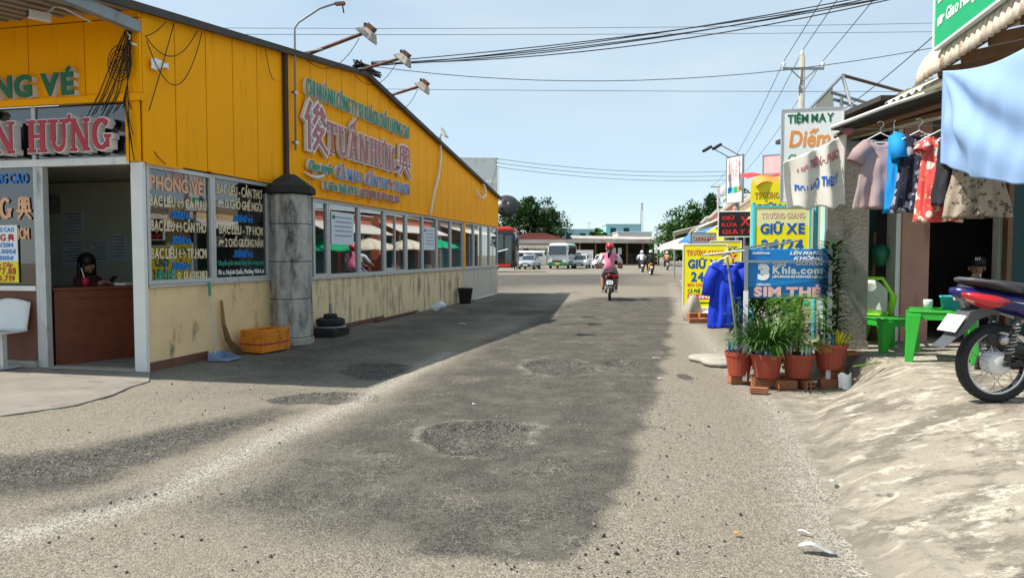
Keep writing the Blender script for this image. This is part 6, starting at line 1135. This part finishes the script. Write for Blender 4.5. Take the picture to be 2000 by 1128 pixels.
for nm, lb, x0, x1, y, z1, m in (('cyan_house', 'pale cyan flat roofed house behind the right end of the shed', 17.0, 23.4, 130, 6.9, 'house_cyan'), ('cyan_house', 'low pale cyan house between the trees behind the shed', 8.6, 15, 125, 5.8, 'house_cyan'), ('white_house', 'white house wall directly above the shed roof', 16.5, 21.8, 112, 4.9, 'white_paint'), ('tower_block', 'grey square water tower behind the big leafy tree', 4.0, 7.2, 122, 9.3, 'tank_grey')):
    h_ = thing(nm, lb, 'house' if 'house' in nm else 'tower', (0, y, 0)); bx('wall', m, h_, x0, x1, 0, 6, 0, z1); bx('parapet', 'white_paint' if 'house' in nm else m, h_, x0 - .1, x1 + .1, -.1, 6.1, z1 + .002, z1 + .15)
    for i in range(2): bx('window', 'teal_dark', h_, x0 + .8 + 2.4 * i, x0 + 1.8 + 2.4 * i, -.03, -.003, z1 - 1.6, z1 - .6)
ms = thing('radio_mast', 'thin lattice radio mast behind the pale cyan house', 'mast', (25.2, 140, 0))
for i in range(3): MB().tube([(.35 * math.cos(i * 2.09), .35 * math.sin(i * 2.09), 0), (.2 * math.cos(i * 2.09), .2 * math.sin(i * 2.09), 11.6)], .06, 5).build('mast_leg', 'aluminium', ms)
for k in range(14): MB().tube([(.3, 0, 1 + .75 * k), (-.2, .26, 1.4 + .75 * k), (-.2, -.26, 1.75 + .75 * k)], .03, 4).build('mast_brace', 'aluminium', ms)
MB().lathe([(0, 10.3), (.2, 10.3), (.2, 11.6), (0, 11.8)], 10).build('antenna', 'white_paint', ms)
for x, y, z in ((9.6, 124, 8.2), (13.5, 126, 7.2), (6.0, 122, 11.2)):
    an = thing('roof_antenna', 'thin television aerial on the ' + {9.6: 'left part of the low cyan house roof', 13.5: 'right part of the low cyan house roof', 6.0: 'grey square water tower'}[x], 'aerial', (x, y, 5.7 if x > 7 else 9.4), 0, 'television aerials on far roofs'); MB().tube([(0, 0, 0), (0, 0, z - (5.7 if x > 7 else 9.4))], .04, 5).build('pole', 'steel_grey', an); MB().tube([(-.5, 0, z - (5.9 if x > 7 else 9.6)), (.5, 0, z - (5.8 if x > 7 else 9.5))], .03, 4).build('cross_arm', 'steel_grey', an)
mat('car_white', (.72, .73, .74), .2, .03, 2, spec=.6); mat('car_silver', (.42, .46, .50), .22, .03, 2, metal=.3, spec=.6); mat('car_black', (.012, .013, .015), .12, .1, 2, spec=.7); mat('glass_dk', (.03, .045, .055), .06, .1, 2, spec=.9); mat('bus_green', (.01, .19, .075), .3, .05, 2); mat('coach_red', (.55, .03, .02), .3, .05, 2); mat('plate_yellow', (.72, .55, .03), .5)
def cwheel(p, x, y, r): 
    w = MB().lathe([(0, -.1), (r * .9, -.1), (r, -.06), (r, .06), (r * .9, .1), (0, .1)], 20, (x, y, r), 'y').build('wheel', 'rubber', p, True); MB().lathe([(0, -.108), (r * .6, -.108), (r * .6, .108), (0, .108)], 16, (x, y, r), 'y').build('hubcap', 'aluminium', w, True)
def car(label, loc, rz, m, L=2.2, W=.86, grille=True, taxi=False, plate='plate_white'):
    c = thing('parked_car', label, 'car', loc, rz)
    loft([(-L, .66, W * .82, .2), (-L * .95, .66, W * .95, .3), (-L * .5, .62, W, .36), (0, .6, W, .36), (L * .45, .58, W, .36), (L * .8, .54, W * .98, .30), (L * .95, .5, W * .9, .25), (L, .48, W * .8, .2)], 20, .45).build('car_body', m, c, True)
    gl = loft([(-L * .78, .95, W * .76, .05), (-L * .5, 1.15, W * .8, .27), (-L * .1, 1.19, W * .8, .28), (L * .15, 1.15, W * .79, .25), (L * .46, .92, W * .78, .04)], 20, .5).build('greenhouse', 'glass_dk', c, True); loft([(-L * .55, 1.40, W * .6, .03), (-L * .3, 1.43, W * .72, .045), (L * .0, 1.43, W * .72, .045), (L * .14, 1.39, W * .66, .03)], 16, .6).build('roof', m, c, True)
    for s in (-1, 1):
        MB().tube([(L * .46, s * W * .78, .93), (L * .13, s * W * .7, 1.38)], .035, 6).build('pillar', m, c); MB().tube([(-L * .2, s * W * .8, .93), (-L * .2, s * W * .71, 1.42)], .03, 6).build('pillar', m, c); MB().ell((L * .36, s * (W + .08), .95), (.07, .11, .07), 10, 6).build('wing_mirror', m, c, True)
        MB().cbox((L * .9, s * W * .68, .66), (.14, .34, .13), Matrix.Rotation(R(18 * -s), 3, 'Z')).build('headlight', 'lamp_clear', c, bevel=.03); MB().ell((L * .97, s * W * .66, .36), (.03, .12, .06), 10, 6).build('fog_lamp', 'black', c); bx('door_handle', 'aluminium', c, -.2, -.05, s * W - .005 if s > 0 else -W - .02, s * W + .02 if s > 0 else -W + .005, .74, .77)
        for x in (-L * .62, L * .62): cwheel(c, x, s * (W - .09), .3)
    bx('grille', 'black', c, L * .985, L + .02, -.5, .5, .3, .5); bx('bumper_grille', 'black', c, L * .98, L + .015, -.3, .3, .55, .63); bx('number_plate', plate, c, L + .022, L + .035, -.24, .24, .38, .5)
    if taxi: MB().cbox((-.2, 0, 1.55), (.2, .5, .14)).build('roof_lamp', 'plate_yellow', c, bevel=.03)
    return c
car('silver hatchback parked beside the minibus with its nose to the road', (1.75, 71.5, 0), R(-104), 'car_silver', 1.95, .82); car('white sedan with a black lower grille parked to the right of the minibus', (7.45, 77.4, 0), R(-102), 'car_white'); car('white taxi with a yellow roof lamp parked next to the white sedan', (9.75, 77.6, 0), R(-104), 'car_white', taxi=True)
vn = thing('parked_van', 'white van standing behind the silver hatchback', 'van', (1.5, 80, 0), R(178)); loft([(-2.3, 1.0, .8, .72), (-2.2, 1.05, .86, .85), (1.0, 1.05, .86, .85), (1.6, .95, .86, .72), (2.1, .68, .84, .42), (2.4, .6, .78, .3)], 20, .35).build('van_body', 'car_white', vn, True)
for a in ((-1.9, -.9), (-.8, .1), (.2, 1.1)): bx('window', 'glass_dk', vn, a[0], a[1], .85, .875, 1.25, 1.65)
for x in (-1.4, 1.5):
    for y in (-.76, .76): cwheel(vn, x, y, .33)
mbz = thing('minibus', 'white and green minibus with red writing above its windscreen', 'minibus', (5.35, 75.6, 0), R(-103))
loft([(-3.4, 1.45, .9, 1.0), (-3.3, 1.45, 1.02, 1.15), (2.6, 1.45, 1.04, 1.18), (3.15, 1.4, 1.02, 1.1), (3.45, 1.2, .98, .85), (3.5, 1.1, .92, .7)], 24, .32).build('bus_body', 'car_white', mbz, True)
MB().prism([(3.2, 2.38), (3.38, 2.36), (3.66, 1.46), (3.5, 1.44)], (-.9, .9)).build('windscreen', 'glass_dk', mbz, bevel=.02)
for s in (-1, 1):
    for i in range(6): bx('side_window', 'glass_dk', mbz, 1.7 - .82 * i, 2.42 - .82 * i, s * 1.035 if s > 0 else -1.06, 1.06 if s > 0 else -1.035, 1.5, 2.2)
    bx('green_panel', 'bus_green', mbz, -3.2, 2.6, s * 1.036 if s > 0 else -1.05, 1.05 if s > 0 else -1.036, 2.22, 2.42); bx('green_panel', 'bus_green', mbz, -3.2, 2.6, s * 1.036 if s > 0 else -1.05, 1.05 if s > 0 else -1.036, .45, .8)
    MB().cbox((3.52, s * .72, .78), (.1, .4, .2)).build('headlight', 'lamp_clear', mbz, bevel=.03); MB().tube([(3.2, s * 1.0, 2.1), (3.6, s * 1.2, 1.9), (3.6, s * 1.2, 1.6)], .03, 5).build('mirror_arm', 'black', mbz); bx('mirror', 'black', mbz, 3.56, 3.64, s * 1.2 - .08, s * 1.2 + .08, 1.4, 1.75)
    for x in (-2.2, 2.2): cwheel(mbz, x, s * .92, .38)
bx('front_bumper', 'bus_green', mbz, 3.3, 3.62, -1.0, 1.0, .38, .62, bevel=.04); bx('number_plate', 'plate_yellow', mbz, 3.625, 3.64, -.24, .24, .46, .62); bx('grille', 'black', mbz, 3.5, 3.58, -.5, .5, .72, .86)
text(mbz, 'TUẤN HƯNG', (3.40, .72, 2.14), (0, -1, 0), (-.45, 0, .9), .16, 1.44, 'sign_red', .05, .05, off=.1); bx('destination_box', 'letter_side', mbz, 2.95, 3.1, -.5, .5, 2.38, 2.56)
for y in (-.5, .3): MB().tube([(3.6, y, 1.52), (3.58, y + .45, 1.62)], .015, 5).build('wiper', 'black', mbz)
cch = thing('coach', 'black coach with a red roof showing beyond the far end of the office', 'coach', (-5.1, 60.5, 0), R(-8)); loft([(-5.6, 1.95, 1.2, 1.5), (-5.4, 1.95, 1.25, 1.6), (5.0, 1.95, 1.25, 1.6), (5.4, 1.9, 1.22, 1.5), (5.6, 1.7, 1.15, 1.25)], 24, .25).build('coach_body', 'car_black', cch, True)
loft([(-5.5, 3.5, 1.2, .22), (4.9, 3.5, 1.22, .24), (5.45, 3.42, 1.15, .2)], 20, .4).build('roof', 'coach_red', cch, True)
for i in range(6): bx('side_window', 'glass_dk', cch, 3.2 - 1.6 * i, 4.6 - 1.6 * i, -1.275, -1.252, 1.9, 3.1)
bx('door_glass', 'glass_dk', cch, 4.75, 5.3, -1.27, -1.24, .7, 3.0); bx('side_stripe', 'coach_red', cch, -5.3, 5.2, -1.275, -1.252, .45, .68); MB().prism([(3.0, 1.35), (5.0, 1.85), (5.0, 1.95), (3.0, 1.5)], (1.256, 1.28)).build('flash', 'white_flat', cch); bx('tail_lamp', 'tail_red', cch, 5.4, 5.63, -1.12, -.95, .9, 1.4)
MB().tube([(5.4, -1.1, 3.2), (5.75, -1.35, 3.1), (5.75, -1.35, 2.6)], .04, 6).build('mirror_arm', 'black', cch); bx('mirror', 'black', cch, 5.66, 5.82, -1.5, -1.25, 2.1, 2.7)
for x in (-3.4, 3.4):
    for y in (-1.12, 1.12): cwheel(cch, x, y, .5)
Js = dict(pelvis=(0, 0, .95, .14), waist=(0, 0, 1.1, .125), chest=(0, 0, 1.32, .15), neckb=(0, 0, 1.46, .065), neck=(0, 0, 1.5, .05), head=(0, .01, 1.59, .085), crown=(0, .01, 1.67, .075), **{k + s: (g_ * x, y, z, r) for s, g_ in (('l', -1), ('r', 1)) for k, x, y, z, r in (('sh', .19, 0, 1.4, .06), ('el', .25, 0, 1.12, .045), ('wr', .25, .06, .88, .033), ('ha', .25, .08, .8, .035), ('hip', .1, 0, .92, .1), ('kn', .11, .01, .5, .07), ('an', .11, -.01, .1, .05), ('to', .12, .12, .05, .045))})
mn = person('person', 'standing person in dark clothes beside the black coach', Js, sitparts('cloth_black', 'skin', 'cloth_black'), (.35, 66, 0), R(170), face=((0, .01, 1.61), (0, 1, 0), .09), hands=(('hal', (0, .2, -1), .2), ('har', (0, .2, -1), .2))); MB().ell((0, -.015, 1.64), (.095, .1, .08), 12, 8).build('hair', 'hair', mn, True)

# ------------------------------------------------------------------ trees
mat('bark', (.09, .07, .05), .9, .3, 8, .4, 30)
def tree(label, x, y, H, cr, n, ms_=('leaf', 'leaf_dark'), seed=0, blobs=26, base=.38, ls=.2, group=None):
    t = thing('leafy_tree', label, 'tree', (x, y, 0), 0, group); q = random.Random(seed)
    tr_ = MB().tube([(0, 0, -.1), (.1, 0, H * .2), (-.1, .1, H * .42)], [H * .035, H * .028, H * .02], 10).build('trunk', 'bark', t, True)
    bl = []
    for i in range(blobs):
        a, s, h = q.uniform(0, 6.28), q.random() ** .55, q.random(); rad = cr[0] * s * (1 - .45 * h * h); bl.append((Vector((rad * math.cos(a), rad * math.sin(a) * cr[1] / cr[0], H * base + h * (H * (1 - base) - .5))), q.uniform(.10, .19) * cr[0] * 2 * .8))
    for i in range(9): b, _ = bl[i]; MB().tube([(-.1, .1, H * .38), tuple(b * .6 + Vector((0, 0, H * .2))), tuple(b)], [H * .014, H * .008, H * .003], 6).build('limb', 'bark', tr_, True)
    for mi_, m in enumerate(ms_):
        mb = MB()
        for k in range(n // len(ms_)):
            c, r = bl[q.randrange(blobs)]; d = Vector((q.gauss(0, 1), q.gauss(0, 1), q.gauss(0, 1))).normalized(); p = c + d * r * q.uniform(.55, 1.08); p.z = max(p.z, H * base * .8); d2 = (d + Vector((q.uniform(-.7, .7), q.uniform(-.7, .7), q.uniform(-.3, .5)))).normalized(); leafblade(mb, p, d2, ls * q.uniform(.7, 1.5), ls * q.uniform(.28, .45), .6, 2)
        mb.build('crown', m, t, kind='stuff')
    return t
tree('broad dark leafy tree behind the cream depot office', 2.6, 108, 9.3, (6.2, 5), 16000, seed=3, ls=.34, blobs=44, base=.3)
tree('wide green tree beyond the right end of the dark shed', 23.4, 93, 7.6, (5.2, 5), 14000, ('leaf', 'leaf_dark', 'leaf_light'), 5, 40, .22, .3); tree('taller spreading tree overhanging the shops beyond the shed', 26.5, 88, 8.6, (4.6, 4), 10000, ('leaf', 'leaf_dark'), 8, 32, .3, .3); tree('dark tree deep behind the red parasol', 30.5, 118, 7, (6, 5), 8000, ('leaf_dark', 'leaf'), 9, 26, .15, .4)
tree('small bushy tree showing above the middle of the shed roof', 14.6, 118, 6.3, (2.3, 2), 4000, ('leaf', 'leaf_light'), 12, 14, .4, .3); tree('dark green tree closing the end of the road', 38, 140, 8, (9, 5), 8000, ('leaf_dark', 'leaf'), 15, 34, .1, .5); tree('distant tree behind the low cyan house', -8, 130, 8, (8, 5), 6000, ('leaf_dark', 'leaf'), 18, 30, .2, .5)

# ------------------------------------------------------------------ pole, wires, billboard, dish
pl_ = thing('utility_pole', 'concrete power pole with a cross arm and three insulators behind the tailor sign', 'pole', (11.98, 30, 0)); MB().tube([(0, 0, 0), (0, 0, 9.6)], [.17, .11], 10).build('pole', 'concrete', pl_, True); bx('cross_arm', 'steel_grey', pl_, -.85, .85, -.16, -.1, 9.0, 9.1)
for s in (-1, 1): MB().tube([(s * .5, -.13, 9.0), (0, -.13, 8.55)], .03, 6).build('arm_brace', 'steel_grey', pl_)
for x, z in ((-.8, 9.1), (.8, 9.1), (0, 9.6)): MB().lathe([(.03, 0), (.09, .06), (.05, .1), (.09, .15), (.04, .22), (0, .24)], 12, (x, -.13 if x else 0, z)).build('insulator', 'plastic_white', pl_, True)
fpole = thing('utility_pole', 'small distant power pole down the road behind the shops', 'pole', (22.9, 80, 0)); MB().tube([(0, 0, 0), (0, 0, 9.2)], [.17, .11], 8).build('pole', 'concrete', fpole, True); bx('cross_arm', 'steel_grey', fpole, -.85, .85, -.06, .06, 8.9, 9.0)
def wire(label, a, b, s, r=.012, group=None, n=18): o = MB().tube(sag(a, b, s, n), r, 5).build('overhead_wire', 'cable', None); return tag(o, label, 'wire', group)
dv = Vector((.217, 1, 0))
for (x, z, nm) in ((-.8, 9.35, 'road side insulator'), (0, 9.85, 'pole top insulator'), (.8, 9.35, 'shop side insulator')):
    c = Vector((11.98 + x, 29.9, z)); wire('power wire running from the %s over the shops towards the awning' % nm, c, c - dv * 45 + Vector((0, 0, .6)), .3, .014); wire('power wire running from the %s away down the road' % nm, c, Vector((22.9 + x, 80, 9.0)), .9, .014)
pk = Vector(OW(6.1, -.25, 5.14))
for k, (e_, s_) in enumerate((((9.5, 12.5, 6.55), .25), ((9.5, 12.5, 6.62), .38), ((9.6, 12.6, 6.5), .3), ((9.3, 12.3, 6.45), .45), ((9.6, 12.4, 6.35), .2))):
    wire(('uppermost cable', 'second cable', 'slack middle cable', 'lowest drooping cable', 'tight lower cable')[k] + ' of the bundle crossing the road from the roof peak', pk + Vector((0, 0, .02 * k)), e_, s_, .011)
wire('thin slack wire leaving the cable bundle below the floodlight', pk, (9.0, 13, 5.4), .55, .007)
for k, (a, b, s_) in enumerate((((-32, 18, 7.4), (30, 29, 11), .5), ((-32, 18, 7.1), (30, 29, 10.5), .3), ((-32, 24, 7.4), (30, 24, 6.9), .3), ((-32, 16, 8.6), (30, 26.5, 11.2), .2))): wire(('high wire crossing the sky above the bent lamp pole', 'wire just under the high wire above the bent lamp', 'level wire crossing behind the floodlights', 'topmost wire crossing the sky')[k], a, b, s_, .008)
for k in range(3): wire(('upper', 'middle', 'lower')[k] + ' far wire running from the billboard to the shops on the right', (-1, 45, 7.4 - .25 * k), (15, 50, 7.2 - .3 * k), .35, .014)
wire('diagonal stay wire from the green sign down to the empty frame', (4.9, 8.2, 4.0), (5.2, 12, 3.6), .05, .006)
bb = thing('billboard', 'blank white billboard on a lattice frame behind the low end of the office roof', 'billboard', (-2.3, 45, 0), R(4)); bx('panel', 'white_paint', bb, -1.6, 1.33, 0, .04, 4.7, 7.45)
for x in (-1.6, -.1, 1.33): MB().tube([(x, .12, 0), (x, .12, 7.5)], .06, 6).build('post', 'white_paint', bb)
for z in (4.75, 5.9, 7.4): bx('rail', 'white_paint', bb, -1.65, 1.4, -.05, -.005, z, z + .06)
for k in range(12): MB().tube([(1.38, -.04, 4.8 + .22 * k), (1.5, -.04, 4.91 + .22 * k), (1.38, -.04, 5.02 + .22 * k)], .015, 4).build('lattice', 'aluminium', bb)
MB().tube([(1.33, -.06, 6.9), (.7, -.06, 4.8)], .03, 5).build('stay', 'steel_grey', bb); MB().tube([(-.8, -.02, 6.4), (-.4, -.02, 5.9), (-.1, -.02, 6.3), (.3, -.02, 5.8), (.6, -.02, 6.2)], .018, 5).build('rust_trail', 'faded_red', bb)
ds = thing('roof_dish', 'dark round dish at the far corner of the office roof', 'dish', (-.2, 26.5, 0)); dm_ = MB().lathe([(0.001, .18), (.2, .15), (.38, .06), (.46, 0)], 24); dm_.v = [tuple(Matrix.Rotation(R(60), 3, 'X') @ Vector(q) + Vector((0, 0, 3.22))) for q in dm_.v]; dm_.build('dish_bowl', 'black_metal', ds, True, solid=.01); MB().tube([(-.45, -.6, 3.1), (0, .1, 3.2)], .03, 6).build('mast', 'steel_grey', ds)

# ------------------------------------------------------------------ litter and loose stones
q = random.Random(4); mb = MB(); mb2 = MB()
for k in range(1000):
    y = 2.6 + 8 * q.random() ** 1.5; x = q.uniform(-.75, .42) * y * .9 if k % 2 else .14 * y + q.gauss(0, .35); 
    if x > np.interp(y, [2.4, 4.2, 6.2, 7.3, 12], [1.5, 1.9, 2.45, 2.6, 3.4]) or (x < -3.7 and y > 6): continue
    s = q.uniform(.004, .011) * (1.5 if q.random() < .06 else 1); tgt = mb if q.random() < .7 else mb2; c = Vector((x, y, s * .35)); rt = Matrix.Rotation(q.random() * 6, 3, 'Z') @ Matrix.Rotation(q.random() * 2, 3, 'X'); v = [c + rt @ Vector(p_) * s * q.uniform(.7, 1.3) for p_ in ((1, 0, 0), (0, 1.2, 0), (-1, 0, 0), (0, -1, 0), (0, 0, .8), (0, 0, -.7))]; tgt.add(v, [(0, 1, 4), (1, 2, 4), (2, 3, 4), (3, 0, 4), (1, 0, 5), (2, 1, 5), (3, 2, 5), (0, 3, 5)])
o = mb.build('loose_stones', mat('stone_dark', (.06, .058, .055), .9, .4, 20), None, kind='stuff'); tag(o, 'dark loose stones scattered over the road', 'gravel'); o = mb2.build('loose_stones', mat('stone_pale', (.32, .29, .24), .9, .3, 20), None, kind='stuff'); tag(o, 'pale loose stones scattered over the road', 'gravel')
def scrap(label, x, y, z, w, d, m, rz, cat='litter', curl=.01): 
    o = MB().grid(6, 4, lambda u, v: ((u - .5) * w, (v - .5) * d * (1 - .4 * abs(2 * u - 1)), .006 + curl * (math.sin(5 * u) + 1) * .6)).build('litter', m, None, True, solid=.003); o.location = (x, y, z); o.rotation_euler = (0, 0, rz); tag(o, label, cat)
scrap('pale grey shard of broken plastic on the road edge below the ramp', 1.43, 3.3, .01, .16, .06, 'aluminium', -.25, curl=.03); scrap('small white wrapper strip near the grey plastic shard', 1.46, 3.52, .012, .06, .016, 'white_flat', -.4); scrap('tan dry leaf on the bare asphalt', 1.12, 3.5, .01, .04, .025, 'tarp_orange', -.3); scrap('small pale blue wrapper in the gutter of the ramp', 1.93, 4.25, .035, .04, .03, 'paper', .4); scrap('blue plastic scrap on the dark soil', 1.98, 2.75, .12, .08, .012, 'sign_blue', .25)
scrap('white wrapper beyond the middle pothole', 1.68, 8.0, .01, .09, .02, 'white_flat', .2); scrap('white scrap beside the far pothole', 1.95, 9.6, .01, .12, .02, 'white_flat', 0); scrap('small white pebble like scrap between the two big potholes', -.35, 6.6, .01, .035, .03, 'white_flat', .3); scrap('white scrap in the shade near the bag', -1.0, 14.5, .005, .16, .04, 'white_flat', .1); scrap('dry brown leaf on the terrace before the wheel', 3.0, 6.2, .3, .06, .04, 'wood_brown', .5, 'leaf', .02)
bpy.data.objects.remove(_co)
